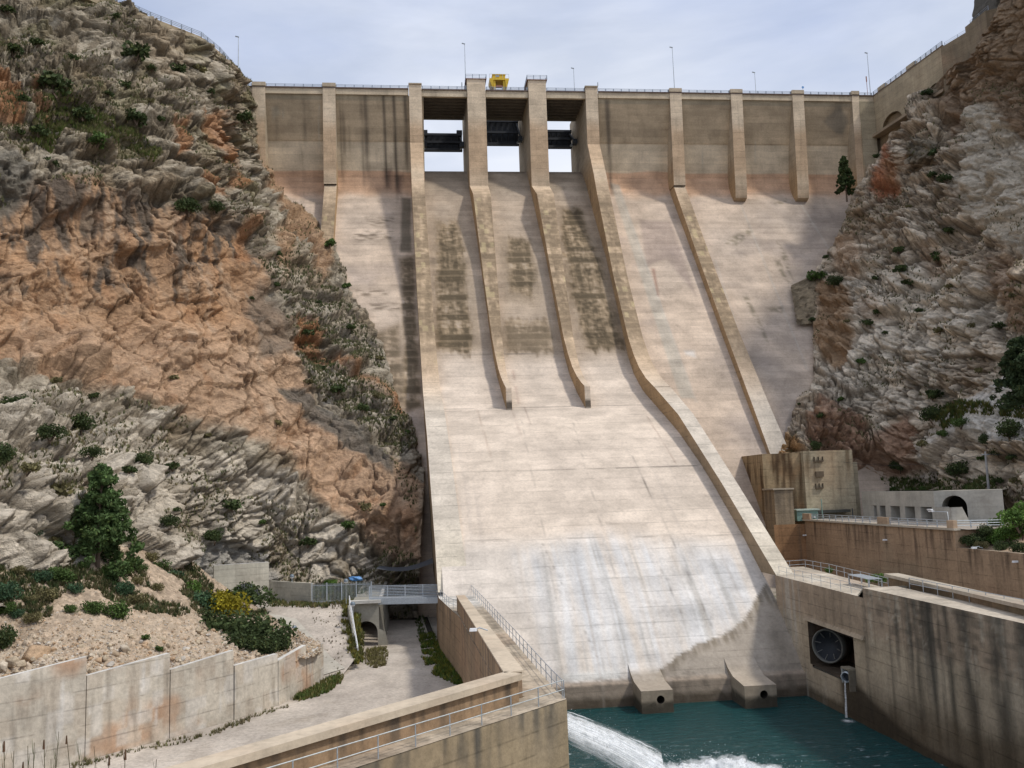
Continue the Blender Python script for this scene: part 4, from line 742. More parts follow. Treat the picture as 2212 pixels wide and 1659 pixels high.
# arched underpass with pillars on its open side
up_ = thing('arched_underpass', 'grey concrete gallery with round arched mouth and pillars, beside the lower road', 'gallery', (-6, 113.5, -18))
gc = stain((.33, .315, .27), k=.25, seed=930, wk=.05)
def archface(P3, x0, x1, zb, zt, ax0, ax1, zs, col, res=20):   # P3(x,z)->point; opening ax0..ax1, springing zs
    cxa, ra = (ax0+ax1)/2, (ax1-ax0)/2; th = np.linspace(np.pi, 0, res); mb = MB()
    arc = [(cxa+ra*np.cos(a), zs+ra*np.sin(a)) for a in th]; inner = [(ax0, zb)]+[(ax0, zb+(zs-zb)*k/4) for k in (1, 2, 3)]+arc+[(ax1, zs-(zs-zb)*k/4) for k in (1, 2, 3)]+[(ax1, zb)]
    outer = []
    for (x, z) in inner:
        if z <= zs+1e-6 and abs(x-cxa) > ra-1e-6: outer.append((x0(z) if x < cxa else x1(z), z))
        else:
            a = math.atan2(z-zs, x-cxa); dx, dz = math.cos(a), math.sin(a); t = (zt-zs)/max(dz, 1e-6)
            xx = cxa+dx*t; lo, hi = x0(zt), x1(zt)
            if xx < lo: t2 = (x0(zs)-cxa)/dx; xx, zz = lo, min(zt, zs+dz*t2)
            elif xx > hi: t2 = (x1(zs)-cxa)/dx; xx, zz = hi, min(zt, zs+dz*t2)
            else: zz = zt
            outer.append((xx, zz))
    # snap so corners are covered
    for arr in (outer,):
        il = max([i for i, o in enumerate(arr) if o[0] <= x0(zt)+1e-6 and i < len(arr)//2] or [0]); ir = min([i for i, o in enumerate(arr) if o[0] >= x1(zt)-1e-6 and i >= len(arr)//2] or [len(arr)-1])
        arr[il] = (x0(zt), zt); arr[ir] = (x1(zt), zt)
    I = A([P3(*p) for p in inner]); O = A([P3(*p) for p in outer]); t = np.linspace(0, 1, 8)[:, None, None]; Q = I[None]*(1-t)+O[None]*t; mb.grid(Q, col(Q)); return mb, I
mb, I = archface(lambda x, z: (x, 113.5+(z+12.8)*-.12, z), lambda z: -8.15, lambda z: -4.85+(-12.8-z)*.21, -18.05, -12.8, -7.75, -5.05, -16.35, gc)
D_ = np.stack([I, I+A((0, .7, 0))]); mb.grid(D_, gc(D_)); mb.build('portal', M_smooth, up_)
MB().box(-8.3, -4.6, 112.9, 113.9, -12.8, -12.45, .3, lambda P: np.full(P.shape, .5)*A((1, .97, .9))).box(-4.95, -4.55, 113.9, 137, -12.8, -12.45, .5, lambda P: np.full(P.shape, .5)*A((1, .97, .9))).build('parapet', M_smooth, up_)
MB().box(-8.2, -4.9, 114.2, 137, -13.6, -12.85, .8, gc).build('roof', M_smooth, up_); MB().box(-8.4, -8.15, 112.7, 137, -18.1, -13.6, .8, gc).build('back_wall', M_smooth, up_)
for k in range(9):
    y = 115.6+k*2.5; MB().hexa([(-4.9, y, -18.1), (-4.2, y, -18.1), (-4.2, y+.75, -18.1), (-4.9, y+.75, -18.1), (-5.2, y, -13.6), (-4.8, y, -13.6), (-4.8, y+.75, -13.6), (-5.2, y+.75, -13.6)], .5, gc).build('pillar', M_smooth, up_)
# sloping wing wall with handrail in front of it
ww = thing('wing_wall', 'low concrete wall sloping down from the arched underpass to the road', 'wall', (-7.4, 108, -18))
MB().wallpoly([(-6.55, 102.4), (-8.2, 113)], [-18.1, -18.1], [-17.3, -12.9], .35, .4, gc).build('wall_body', M_smooth, ww)
railing('leaning white handrail on the sloping wall beside the arched underpass', [(-6.7, 102.5, -17.3), (-8.35, 113, -12.9)], 1.1, 1.5, 3, .045, .045, M_white, name='handrail')
# headwall, side wall, dome, tunnel gate
hw = thing('tunnel_headwall', 'pale board marked concrete headwall with gated arched opening, rock dome behind', 'tunnel portal', (-24, 128, -13.5))
cw_ = stain((.50, .475, .40), k=.25, seed=940, wk=.1); h0 = atY(462, 1224, 125.5); h1 = atY(581, 1214, 128); hz = h1[2]; h0[2] = hz
D2 = (h1-h0)[:2]; W2 = np.linalg.norm(D2); D2 = D2/W2; P3 = lambda x, z: (h0[0]+D2[0]*x, h0[1]+D2[1]*x, z)
mb, I = archface(P3, lambda z: 0, lambda z: W2, -13.9, hz, W2*.30, W2*.86, -13.0, cw_); Np = A((-D2[1], D2[0], 0)); mb.grid(np.stack([I, I+Np*.6]), (.3, .28, .24))
mb.hexa([(*P3(0, hz)[:2], -13.9), (*P3(.001, hz)[:2], -13.9), A((*P3(.001, hz)[:2], -13.9))+Np*.6, A((*P3(0, hz)[:2], -13.9))+Np*.6, P3(0, hz), P3(.001, hz), A(P3(.001, hz))+Np*.6, A(P3(0, hz))+Np*.6], .5, cw_)
mb.quad(P3(0, hz), P3(W2, hz), A(P3(W2, hz))+Np*.6, A(P3(0, hz))+Np*.6, .5, lambda P: np.full(P.shape, .6)); mb.quad(P3(W2, -13.9), A(P3(W2, -13.9))+Np*.6, A(P3(W2, hz))+Np*.6, P3(W2, hz), .5, cw_); wf_ = mb.build('wall_face', M_board, hw)
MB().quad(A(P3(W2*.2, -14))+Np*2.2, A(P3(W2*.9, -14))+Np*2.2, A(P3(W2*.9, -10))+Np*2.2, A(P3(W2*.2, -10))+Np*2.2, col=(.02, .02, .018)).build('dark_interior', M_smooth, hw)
mb = MB()
for k in range(17):
    x = W2*(.31+.54*k/16); zt = -13.0+math.sqrt(max(0, (W2*.28)**2-(x-W2*.58)**2)); mb.tube([A(P3(x, -13.9))+Np*.1, A(P3(x, zt))+Np*.1], .035, 5)
mb.build('gate_bars', M_steel, wf_)
cc = A(P3(W2*.05, -14.2)); th = np.linspace(0, np.pi, 40); v = np.linspace(0, 1, 22)[:, None]; rr_ = 4.6
dome = np.zeros((22, 40, 3)); dome[..., 0] = cc[0]-.6+np.cos(th)*rr_*(1+.1*v); dome[..., 1] = cc[1]+1.2+v*9; dome[..., 2] = -14.5+np.sin(th)*4.4*(1+.06*v); dome += (.2*fbm(dome*.6, 3, 9))[..., None]; dm_ = MB().grid(dome, stain((.36, .34, .30), k=.2, seed=945)(dome)).build('dome', M_rock, hw)
rim = [A((cc[0]-.6+np.cos(a)*5.3, cc[1]+5., -14.5+np.sin(a)*5.0)) for a in th]; MB().tube(rim, .55, 8, (.33, .31, .27)).build('dome_rim', M_rock, dm_)
s0 = A(P3(W2+.02, -13))+A((0, .2, 0)); s1 = atZ(672, 1304, -13.5); sw = MB().wallpoly([s0[:2], s1[:2]], -13.8, [-10.9, -10.9], .4, .35, cw_).build('side_wall', M_board)
tag(sw, 'lower pale concrete wall right of the tunnel headwall', 'wall')
# picket fence
f0, f1 = s1[:2]+A((.1, .1)), A((-6.1, 121)); t = thing('picket_fence', 'grey metal picket fence beside the pale concrete wall', 'fence', (*f0, -13.5)); L_ = np.linalg.norm(f1-f0)
n_ = 46
for k in range(n_):
    p = f0+(f1-f0)*k/(n_-1); z = -13.5; MB().tube([(*p, z), (*p, z+(2.5))], .03, 4).build('picket', M_steel, t)
for zz in (.25, 2.25): MB().beam((*f0, -13.5+zz), (*f1, -13.5+zz), .06, .07).build('rail', M_steel, t)
for k in range(5): p = f0+(f1-f0)*k/4; MB().box(p[0]-.07, p[0]+.07, p[1]-.07, p[1]+.07, -13.5, -10.9).build('post', M_steel, t)
# planter wall at the bend, globe lamps
pw = stain((.42, .40, .35), k=.2, seed=950, wk=.1)
a_, b__ = atZ(585, 1380, -15.5), atZ(634, 1398, -16.6)
tag(MB().wallpoly([a_[:2], b__[:2], b__[:2]+A((1.2, .3))], -18, [-14.9, -15.3, -15.3], .3, .3, pw).build('planter_wall', M_smooth), 'low concrete planter wall beside the globe lamp and dark bushes', 'wall')
M_globe = plain('smoked_globe', (.16, .20, .24), .15)
def globelamp(px, ytop, ybase, zb, label):
    p = atZ(px, ybase, zb); g = atY(px, ytop, p[1]); t = thing('globe_lamp', label, 'globe lamp', (p[0], p[1], zb), 'globe lamps on thin posts by the upper road'); r = .30
    MB().tube([(p[0], p[1], zb), (p[0], p[1], g[2]-r)], .05, 8).build('post', M_steel, t)
    th, ph = np.meshgrid(np.linspace(0, np.pi, 13), np.linspace(0, 2*np.pi, 21), indexing='ij'); S = np.stack([p[0]+r*np.sin(th)*np.cos(ph), p[1]+r*np.sin(th)*np.sin(ph), g[2]+r*np.cos(th)], -1)
    MB().grid(S[:8]).build('upper_globe', M_globe, t, smooth=True); MB().grid(S[7:]).build('lower_globe', M_white, t, smooth=True)
globelamp(636, 1357, 1402, -16.2, 'globe lamp standing beside the planter at the end of the stepped wall')
globelamp(431, 1266, 1310, -13.9, 'globe lamp among green bushes left of the tunnel headwall')
globelamp(631, 1245, 1300, -13.5, 'globe lamp in front of the pale side wall')
globelamp(748, 1255, 1308, -13.5, 'globe lamp in front of the picket fence')
globelamp(763, 1305, 1374, -16.0, 'globe lamp beside the leaning white handrail')
# stepped retaining wall
rw = thing('retaining_wall', 'pale concrete retaining wall with stepped top holding back the scree', 'wall', (-18, 76, -18))
segs = [((-260, 1740, 1530), (182, 1647, 1419)), ((184, 1647, 1460), (365, 1598, 1411)), ((367, 1598, 1447), (504, 1558, 1405)), ((507, 1558, 1438), (600, 1527, 1412)), ((602, 1527, 1427), (662, 1497, 1393)), ((664, 1497, 1418), (699, 1474, 1389))]
def cret(P):
    px, py = PX(P); c = np.broadcast_to(A((.50, .455, .385)), P.shape).copy()
    i = np.floor((P[..., 0]+P[..., 1]*.8)/1.25).astype(np.int64); j = np.floor(P[..., 2]/1.1).astype(np.int64); r1 = rnd(i, j, i*0, 5)
    c = mixc(c, (.42, .36, .29), (r1 > .6)*.5); c = mixc(c, (.56, .53, .49), (r1 < .2)*.5)
    c = mixc(c, (.42, .25, .15), ss(.0, .35, fbm(P*.22, 3, 960)+.4*poly(px, py, [(300, 1500), (400, 1490), (410, 1600), (240, 1640), (225, 1560)], 30))*.75*(.45+.55*(r1 > .35)))
    c = mixc(c, (.22, .19, .15), ss(.15, .45, fbm(P*A([1.2, 1.2, .12]), 4, 961))*.55); c = mixc(c, (.64, .63, .61), ss(.28, .5, fbm(P*A([1.4, 1.4, .1]), 3, 962))*.5)
    return c*(1+.12*fbm(P*.8, 4, 963))[..., None]
RWT = []
for (xa, ya, ta), (xb, yb, tb) in segs:
    a = atZ(xa, ya, -18.1); b = atZ(xb, yb, -18.1); za = atY(xa, ta, a[1]*1.008)[2]; zb_ = atY(xb, tb, b[1]*1.008)[2]
    pa, pb = a[:2]*1.008, b[:2]*1.008; d = (pb-pa)/np.linalg.norm(pb-pa); nrm = A((-d[1], d[0]))*.45; m = MB()
    m.hexa([(*a[:2], -18.2), (*b[:2], -18.2), (*(b[:2]+nrm*1.6), -18.2), (*(a[:2]+nrm*1.6), -18.2), (*pa, za), (*pb, zb_), (*(pb+nrm), zb_), (*(pa+nrm), za)], .22, cret)
    m.quad(A((*pa, za+.006)), A((*pb, zb_+.006)), A((*(pb+nrm), zb_+.006)), A((*(pa+nrm), za+.006)), .4, lambda P: np.full(P.shape, .62)*A((1, .97, .91))); m.build('wall_panel', M_wall, rw); RWT += [(*pa, za), (*pb, zb_)]
# ---- scree slope behind it
ctlS = [(-260, 1500, 59), (-100, 1480, 64), (0, 1464, 68.5), (100, 1442, 70), (186, 1450, 71.5), (300, 1432, 75), (368, 1440, 78), (435, 1425, 80), (507, 1434, 83), (600, 1422, 86.5), (662, 1405, 88.5), (690, 1400, 92),
 (-260, 1300, 68), (-260, 1050, 84), (0, 1400, 73), (0, 1300, 80), (0, 1200, 86), (0, 1060, 94), (0, 980, 100), (200, 1350, 80), (200, 1250, 89), (200, 1150, 99), (200, 1080, 106), (400, 1380, 87), (400, 1300, 99), (400, 1240, 112), (400, 1200, 120), (450, 1330, 104), (500, 1370, 96), (560, 1395, 92), (640, 1390, 93), (480, 1300, 115), (500, 1270, 124)]
ctlS = [(a, b, c*(1+.022*max(0, min(1, (b-1330)/60.))+(.03 if a < 60 and b > 1380 else 0))) for a, b, c in ctlS]; fS = rbf(ctlS); S_f = [(-260, 1560), (0, 1500), (186, 1480), (368, 1460), (507, 1450), (602, 1440), (690, 1415)]; S_b = [(-260, 960), (0, 985), (200, 1080), (330, 1150), (400, 1200), (460, 1250), (520, 1290), (690, 1395)]
nr, nc = 330, 420; u = np.linspace(-260, 690, nc)[None]+np.zeros((nr, 1)); f_ = np.interp(u, *A(S_f).T); b2_ = np.interp(u, *A(S_b).T); v = np.linspace(0, 1, nr)[:, None]; pyS = f_*(1-v)+b2_*v
PS = rayv(u, pyS, fS(u, pyS)); pz = rampz(PS[..., 1]); nS = normals(smooth2(PS.copy(), 4))
w1, w2, wi = worley(PS*2.2, 700); w3, w4, wj = worley(PS*.9, 710); near = ss(1300, 1430, pyS+.05*u)
PS = PS+nS*((wi*.22*ss(0, .3, w2-w1))*(.5+near*.6)+(wj*.3)*near*ss(0, .3, w4-w3)+fbm(PS*.25, 4, 711)*.8*ss(.06, .25, v)*ss(1, .9, v)+fbm(PS*1.5, 3, 712)*.12)[..., None]
cS = A((.42, .33, .245))*(.75+.5*wi)[..., None]; cS = mixc(cS, (.50, .42, .33), near*.6*(wj > .4)); cS = mixc(cS, (.33, .25, .18), ss(.0, .4, fbm(PS*.15, 4, 713))*.5); cS = mixc(cS, (.46, .44, .40), poly(u, pyS, [(-50, 1120), (40, 1085), (110, 1120), (190, 1190), (180, 1230), (60, 1170), (-50, 1160)], 12, 10, PS)*.9)
cS = mixc(cS, (.17, .17, .09), poly(u, pyS, [(-100, 1020), (60, 1030), (180, 1090), (230, 1180), (120, 1130), (-100, 1090)], 20, 20, PS)*.7)
struct(MB().grid(PS, cS).build('scree_slope', M_stone, None, (0, 0, 0)))
# ================================================================ right bank works
def cR1(P):
    px, py = PX(P); z = P[..., 2]; Y = P[..., 1]
    c = np.broadcast_to(A((.42, .34, .245)), P.shape).copy(); c = mixc(c, (.50, .42, .32), ss(-.1, .4, fbm(P*.12, 4, 971))*.6); c = mixc(c, (.30, .21, .15), ss(-15.5, -14, z)*.5)
    st = fbm(P*A([1, .62, .045]), 4, 972); c = mixc(c, (.09, .08, .065), ss(.1, .32, st)*ss(-24, -12, z+3*noise(P*A([0, .5, 0]), 7))*.8*ss(88, 82, Y)); c = mixc(c, (.52, .47, .38), ss(.2, .5, noise(P*A([1, 1.3, .2]), 13)+.6*noise(P*A([0, 2.5, 5.]), 14))*ss(-17, -13, z)*ss(90, 82, Y)*.5)
    k = np.floor(z/.5); hl = noise(np.stack([Y*.5, k*1.7, Y*0], -1), 8); c = mixc(c, (.08, .07, .055), ss(.0, .3, hl)*ss(-17, -13.5, z)*ss(87, 82, Y)*.5)
    for yc, wd in ((76.3, 1.), (71.2, .45), (68.6, .9), (64.6, 1.0), (61.3, 1.3), (73.6, .4)): c = mixc(c, (.06, .055, .045), np.exp(-((Y-yc-.25*noise(P*A([0, .4, .15]), 11)-(z+12)*.03)/wd)**2)*.85*ss(-.6, .2, noise(P*A([0, 1.2, .25]), 12)+.1)*ss(-24, -21, z))
    wet = ss(-18.2, -23, z+.11*(Y-88)**1*1.+0*Y+1.2*noise(P*.4, 3))*ss(94, 86, Y); wet = np.maximum(wet, ss(-22.0, -22.8, z+.3*noise(P, 2))); c = mixc(c, (.085, .06, .035), wet*.85)
    c = mixc(c, (.05, .036, .022), poly(px, py, [(1815, 1462), (1846, 1472), (1888, 1514), (1945, 1570), (2000, 1612), (2110, 1668), (1990, 1668), (1825, 1545)], 7, 5, P)*.9)
    c = mixc(c, (.42, .39, .34), ss(.15, .45, fbm(P*A([1, .9, .08]), 3, 975))*ss(92, 100, Y)*.6)
    return c*(1+.22*fbm(P*.35, 4, 973))[..., None]
tw = thing('training_wall', 'high dark streaked concrete wall along the right side of the water', 'wall', (43, 80, -24))
X0 = 42.5; ya, yb2 = 97.9, 87.4; zt0, zt1, zb0, zb1 = -15.0, -15.15, -19.7, -19.7
mb = MB()
def wq(y0, y1, z0, z1a, z1b=None):
    z1b = z1a if z1b is None else z1b; mb.quad((X0, y0, z0), (X0, y1, z0), (X0, y1, z1b), (X0, y0, z1a), .22, cR1)
wq(106.3, ya, -24.5, -10.9, -11.0); wq(ya, yb2, zt0, -11.0, -11.13); wq(yb2, 84.7, -24.5, -11.13, -11.17); wq(84.7, 30, -24.5, -10.25, -10.6)
wq(ya, 97.4, -24.5, -19.7); wq(97.4, yb2, -24.5, -20.0)
mb.build('water_face', M_wall, tw)
tp = stain((.50, .44, .36), k=.15, seed=980); mb = MB()
tl = [(X0, 106.3, -10.9), (X0, 84.75, -11.16)]
mb.quad((X0, 106.3, -10.9), (X0, 84.75, -11.16), (47.6, 84.75, -11.16), (49.0, 106.3, -10.9), .4, lambda P: mixc(tp(P), (.62, .58, .5), ss(.1, .4, fbm(P*.3, 3, 5))*.6)); mb.quad((44.2, 106.3, -10.9), (49, 106.3, -10.9), (50.3, 116, -10.95), (44.5, 116, -10.95), .4, tp)
for k in range(5): mb.box(X0, 47.6, 84.7-.0+k*.0-.001*k, 84.76+.25*(4-k), -11.2, -10.97+.18*k, 0, (.46, .42, .34))
mb.quad((X0, 84.7, -10.25), (X0, 30, -10.6), (44.7, 30, -10.6), (45.9, 84.7, -10.25), .4, tp)
mb.quad((47.6, 84.75, -18), (49.0, 106.3, -18), (49., 106.3, -10.9), (47.6, 84.75, -11.16), .6, tp); mb.quad((45.9, 84.7, -18), (47.6, 84.7, -18), (47.6, 84.7, -10.25), (45.9, 84.7, -10.25), .6, tp); mb.build('wall_top', M_wall, tw)
# niche
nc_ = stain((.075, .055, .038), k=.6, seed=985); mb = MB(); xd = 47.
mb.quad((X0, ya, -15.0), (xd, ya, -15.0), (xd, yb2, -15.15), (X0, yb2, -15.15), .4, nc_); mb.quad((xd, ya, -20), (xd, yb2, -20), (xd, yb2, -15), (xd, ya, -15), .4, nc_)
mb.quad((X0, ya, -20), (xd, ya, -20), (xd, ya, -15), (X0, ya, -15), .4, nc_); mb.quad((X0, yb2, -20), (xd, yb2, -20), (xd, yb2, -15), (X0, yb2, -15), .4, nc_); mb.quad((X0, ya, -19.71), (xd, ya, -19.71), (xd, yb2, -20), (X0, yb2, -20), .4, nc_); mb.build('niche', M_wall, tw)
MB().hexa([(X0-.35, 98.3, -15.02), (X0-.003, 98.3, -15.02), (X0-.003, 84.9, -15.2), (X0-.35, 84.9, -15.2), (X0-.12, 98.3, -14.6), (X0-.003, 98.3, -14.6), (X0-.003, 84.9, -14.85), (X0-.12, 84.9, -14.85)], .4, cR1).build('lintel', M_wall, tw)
rc = atX(1787, 1396, 43.6); vl = thing('outlet_valve', 'large dark round outlet valve inside the niche of the right wall', 'valve', tuple(rc)); Rr = 1.72; ax = A((-.80, -.60, 0)); ax /= np.linalg.norm(ax); e1_ = np.cross(ax, (0, 0, 1)); e2_ = A((0, 0, 1.)); th = np.linspace(0, 2*np.pi, 49)
ring = lambda r_, d: rc+r_*(np.cos(th)[:, None]*e1_+np.sin(th)[:, None]*e2_)+d*ax
MB().grid(A([ring(Rr, 0), ring(Rr+.09, -.02), ring(Rr+.09, -1.6), ring(Rr, -1.6), ring(Rr-.1, -1.6), ring(Rr-.1, -.02), ring(Rr, 0)]), (.2, .2, .2)).build('outer_ring', plain('weathered_steel', (.15, .15, .14), .6, .3), vl)
MB().grid(A([ring(Rr-.1, -.4), ring(.7, -1.4), ring(.01, -1.5)])).build('valve_cone', M_dark, vl); vc_ = [o for o in vl.children if o.name.startswith('valve_cone')][0]
for k in range(8): a = k*np.pi/4+.25; v_ = np.cos(a)*e1_+np.sin(a)*e2_; MB().beam(rc+v_*.95-ax*.4, rc+v_*1.48-ax*.1, .05, .16, up=tuple(ax)).build('vane', plain('worn_steel', (.2, .2, .19), .6, .3), vc_)
cpt = atX(1829, 1462, 42.0); sv = thing('drain_outlet', 'small pipe outlet in a square concrete box spilling water below the valve', 'pipe outlet', tuple(cpt))
bx = cpt; MB().box(bx[0]-.1, X0+.3, bx[1]-.75, bx[1]-.6, bx[2]-1.3, bx[2]+.7, 0, (.2, .17, .13)).box(bx[0]-.1, X0+.3, bx[1]+.7, bx[1]+.95, bx[2]-.7, bx[2]+.7, 0, (.32, .32, .3)).box(bx[0]-.1, X0+.3, bx[1]-.75, bx[1]+.95, bx[2]+.7, bx[2]+.85, 0, (.28, .24, .18)).build('box_frame', M_smooth, sv)
ring2 = lambda r_, d: bx+r_*(np.cos(th)[:, None]*e1_+np.sin(th)[:, None]*e2_)+d*ax
MB().grid(A([ring2(.42, .25), ring2(.52, .25), ring2(.52, -1), ring2(.42, -1), ring2(.42, .25)])).build('pipe', M_steel, sv); MB().add(np.vstack([ring2(.42, -.3)[:-1], [bx-ax*.3]]), t=[(i, (i+1) % 48, 48) for i in range(48)]).build('pipe_mouth', M_dark, sv)
# white water materials
m, n, b = newmat('white_water'); b.inputs['Base Color'].default_value = (.93, .95, .97, 1); b.inputs['Roughness'].default_value = .6
tr = N(n, 'ShaderNodeBsdfTransparent'); ms = N(n, 'ShaderNodeMixShader'); pos = N(n, 'ShaderNodeNewGeometry').outputs['Position']; at_ = N(n, 'ShaderNodeAttribute', attribute_name='Col').outputs['Fac']
al = mth(n, 'MULTIPLY', ramp(n, nnoise(n, pos, 1.6, 7., .72, (1, 1, 1)), .25, .7), at_); n.links.new(mth(n, 'MINIMUM', al, 1.), ms.inputs[0]); o_ = [q for q in n.nodes if q.type == 'OUTPUT_MATERIAL'][0]; tl = N(n, 'ShaderNodeBsdfTranslucent'); tl.inputs[0].default_value = (.95, .97, 1, 1); m2 = N(n, 'ShaderNodeMixShader', i_0=.3); n.links.new(b.outputs[0], m2.inputs[1]); n.links.new(tl.outputs[0], m2.inputs[2]); n.links.new(tr.outputs[0], ms.inputs[1]); n.links.new(m2.outputs[0], ms.inputs[2]); n.links.new(ms.outputs[0], o_.inputs[0]); M_foam = m
g_ = bx+ax*.3; pts = [g_+A((-.25*t, -.05*t, -.3-4.9*t*t)) for t in np.linspace(0, 1, 14)]; pts = [p+.05*A((noise(p*2., 1), noise(p*2., 2), 0)) for p in pts]; pts = [p for p in pts if p[2] > -23.5]
tag(MB().tube(pts, [.05+.006*i for i in range(len(pts))], 8, (.85, .85, .85)).build('water_trickle', M_foam), 'thin white stream of water falling from the small drain outlet', 'water')
def splash(c, r, lab):
    th, rr2 = np.meshgrid(np.linspace(0, 2*np.pi, 40), np.linspace(.02, 1, 14), indexing='ij'); Pp = np.stack([c[0]+r*1.*rr2*np.cos(th), c[1]+r*1.3*rr2*np.sin(th), -23.34+.05*np.exp(-rr2*4)+0*th], -1); k = (1-rr2)**1.5*1.3
    tag(MB().grid(Pp, np.stack([k]*3, -1)).build('splash', M_foam), lab, 'splash')
splash(A((41.6, bx[1]-.4)), .8, 'white splash where the thin stream hits the water'); splash(atZ(1712, 1488, -23.4)[:2], .6, 'tiny splash in the corner where chute and right wall meet')
# railing and second wall
railing('thin railing on the dark streaked right wall, upper flight behind the platform', [(44.7, 112, -10.9), (49.3, 113, -10.9), (49.2, 106, -10.9), (47.4, 85, -11.1), (45.8, 82, -10.27)], 1.05, 2.4, 2, .03, .035, M_steel, name='walkway_railing')
railing('long thin railing on the right wall top running toward the viewer', [(45.8, 82, -10.27), (44.6, 34, -10.55)], 1.05, 2.4, 2, .03, .035, M_steel, name='walkway_railing')
railing('faint railing along the front edge of the right platform', [(43., 106.2, -10.9), (42.8, 85.4, -11.15)], 1.05, 2.2, 2, .022, .025, M_steel, name='walkway_railing')
s0_, s1_ = atZ(1918, 1239, -9.5)[:2], atZ(2212, 1305, -9.5)[:2]; ds = (s1_-s0_)/np.linalg.norm(s1_-s0_); s2_ = s0_+ds*60; sc2 = stain((.20, .15, .095), k=.6, seed=990); t = thing('flood_wall', 'dark free standing concrete wall with pale coping behind the right walkway', 'wall', (*s0_, -18))
MB().wallpoly([s0_, s2_], -18, -9.8, .8, .4, sc2).build('wall_body', M_wall, t); MB().wallpoly([s0_-A((.35, -.2)), s2_-A((.35, 0))], -9.797, -9.5, 1.5, .5, stain((.42, .37, .3), k=.2, seed=991)).build('coping', M_smooth, t)
# small grey shed roofs on the platform
p = atZ(1875, 1266, -10.9); t = thing('steel_canopy', 'small grey steel canopy beside the platform railing', 'canopy', tuple(p)); MB().hexa([p+A(q) for q in ((-.4, -1, .75), (1.1, -1, .75), (1.1, 3.5, .85), (-.4, 3.5, .85), (-.4, -1, .81), (1.1, -1, .81), (1.1, 3.5, .91), (-.4, 3.5, .91))]).build('roof', M_steel, t)
for q in ((-.35, -.9), (1.05, -.9), (-.35, 3.4), (1.05, 3.4)): MB().box(p[0]+q[0]-.06, p[0]+q[0]+.06, p[1]+q[1]-.06, p[1]+q[1]+.06, p[2]-.1, p[2]+.78).build('post', M_steel, t)
# lower ground between the walls and terrace wall
mb = MB(); X, Y = np.meshgrid(np.linspace(44, 63, 60), np.linspace(30, 146, 200), indexing='ij'); P = np.stack([X, Y, -16+0*X], -1); P[..., 2] += .2*fbm(P*.3, 3, 4); mb.grid(P, mixc(col_road(P)*.7, (.10, .12, .05), ss(-.1, .3, fbm(P*.3, 3, 9))*.6)); struct(mb.build('lower_ground', M_road, None, (0, 0, 0)))
cT = stain((.40, .28, .185), k=.85, seed=995, ztop=-6.5, depth=4.2, dark=(.11, .075, .055), warm=(.30, .24, .165), wk=.5)
cT2 = stain((.36, .255, .17), k=.85, seed=996, ztop=-8.2, depth=4.2, dark=(.10, .07, .05), wk=.3)
tr_ = thing('terrace_wall', 'brown stained concrete retaining wall under the road terrace on the right', 'wall', (62, 120, -16))
mb = MB(); mb.quad((62, 100.2, -16.2), (62, 141.3, -16.2), (62, 141.3, -6.1), (62, 100.2, -6.1), .25, cT); mb.quad((62, 100.2, -16.2), (66, 99, -16.2), (66, 99, -6.1), (62, 100.2, -6.1), .4, cT)
mb.quad((56.9, 141.4, -16.2), (62, 141.3, -16.2), (62, 141.3, -6.6), (56.9, 141.4, -6.6), .3, stain((.33, .19, .10), k=.5, seed=997)); mb.build('wall_face', M_wall, tr_)
MB().box(61.75, 62.6, 99.9, 141.6, -6.1, -5.85, .5, stain((.50, .45, .37), k=.1, seed=998)).build('coping', M_smooth, tr_)
lw = thing('retaining_wall', 'lower brown streaked retaining wall continuing toward the viewer on the right', 'wall', (62, 80, -16)); mb = MB(); mb.quad((62.05, 30, -16.2), (62.05, 100.1, -16.2), (62.05, 100.1, -8.05), (62.05, 30, -8.0), .3, cT2); mb.quad((62.05, 30, -8.0), (62.05, 100.1, -8.05), (62.7, 100.1, -8.05), (62.7, 30, -8.0), .5, (.34, .27, .2)); mb.build('wall_face', M_wall, lw)
struct(MB().quad((62.6, 98.5, -5.95), (62.6, 141.5, -5.95), (90, 141.5, -5.95), (90, 98.5, -5.95), .8, lambda P: col_road(P)*.8).build('terrace_road', M_road, None, (0, 0, 0)))
struct(MB().quad((62.7, 30, -8.2), (62.7, 100, -8.2), (76, 100, -6.2), (76, 30, -7), .8, lambda P: col_road(P)*A((.75, .62, .5))).build('side_slope', M_road, None, (0, 0, 0)))
yb_ = lambda x: atX(x, 1130, 62)[1]
pl = [(1733, 1757), (1881, 1905), (2031, 2062)]; 
for i, (a, b) in enumerate(((1724, 1752), (1898, 1920), (2048, 2076))):
    y0, y1 = sorted((yb_(a), yb_(b))); MB().box(61.8, 62.3, max(y0, 100), min(y1, 141.5), -5.85, -4.95, .4, stain((.45, .33, .23), k=.1, seed=999)).build('plinth', M_smooth, tr_)
for i, (a, b, lab) in enumerate(((1754, 1895, 'left stretch of grey road railing on the brown terrace wall'), (1922, 2046, 'middle stretch of grey road railing in front of the gallery openings'))):
    railing(lab, [(62.05, yb_(a), -5.85), (62.05, yb_(b), -5.85)], .85, 2.1, 3, .05, .07, M_steel, name='road_railing', group='railings on the terrace wall')
railing('short grey road railing in front of the round arch of the gallery', [(62.2, 100.4, -5.85), (67.5, 99.2, -5.9)], .85, 1.6, 3, .05, .07, M_steel, name='road_railing', group='railings on the terrace wall')
for x, y, lab in ((1840, 1238-0, ''),): pass
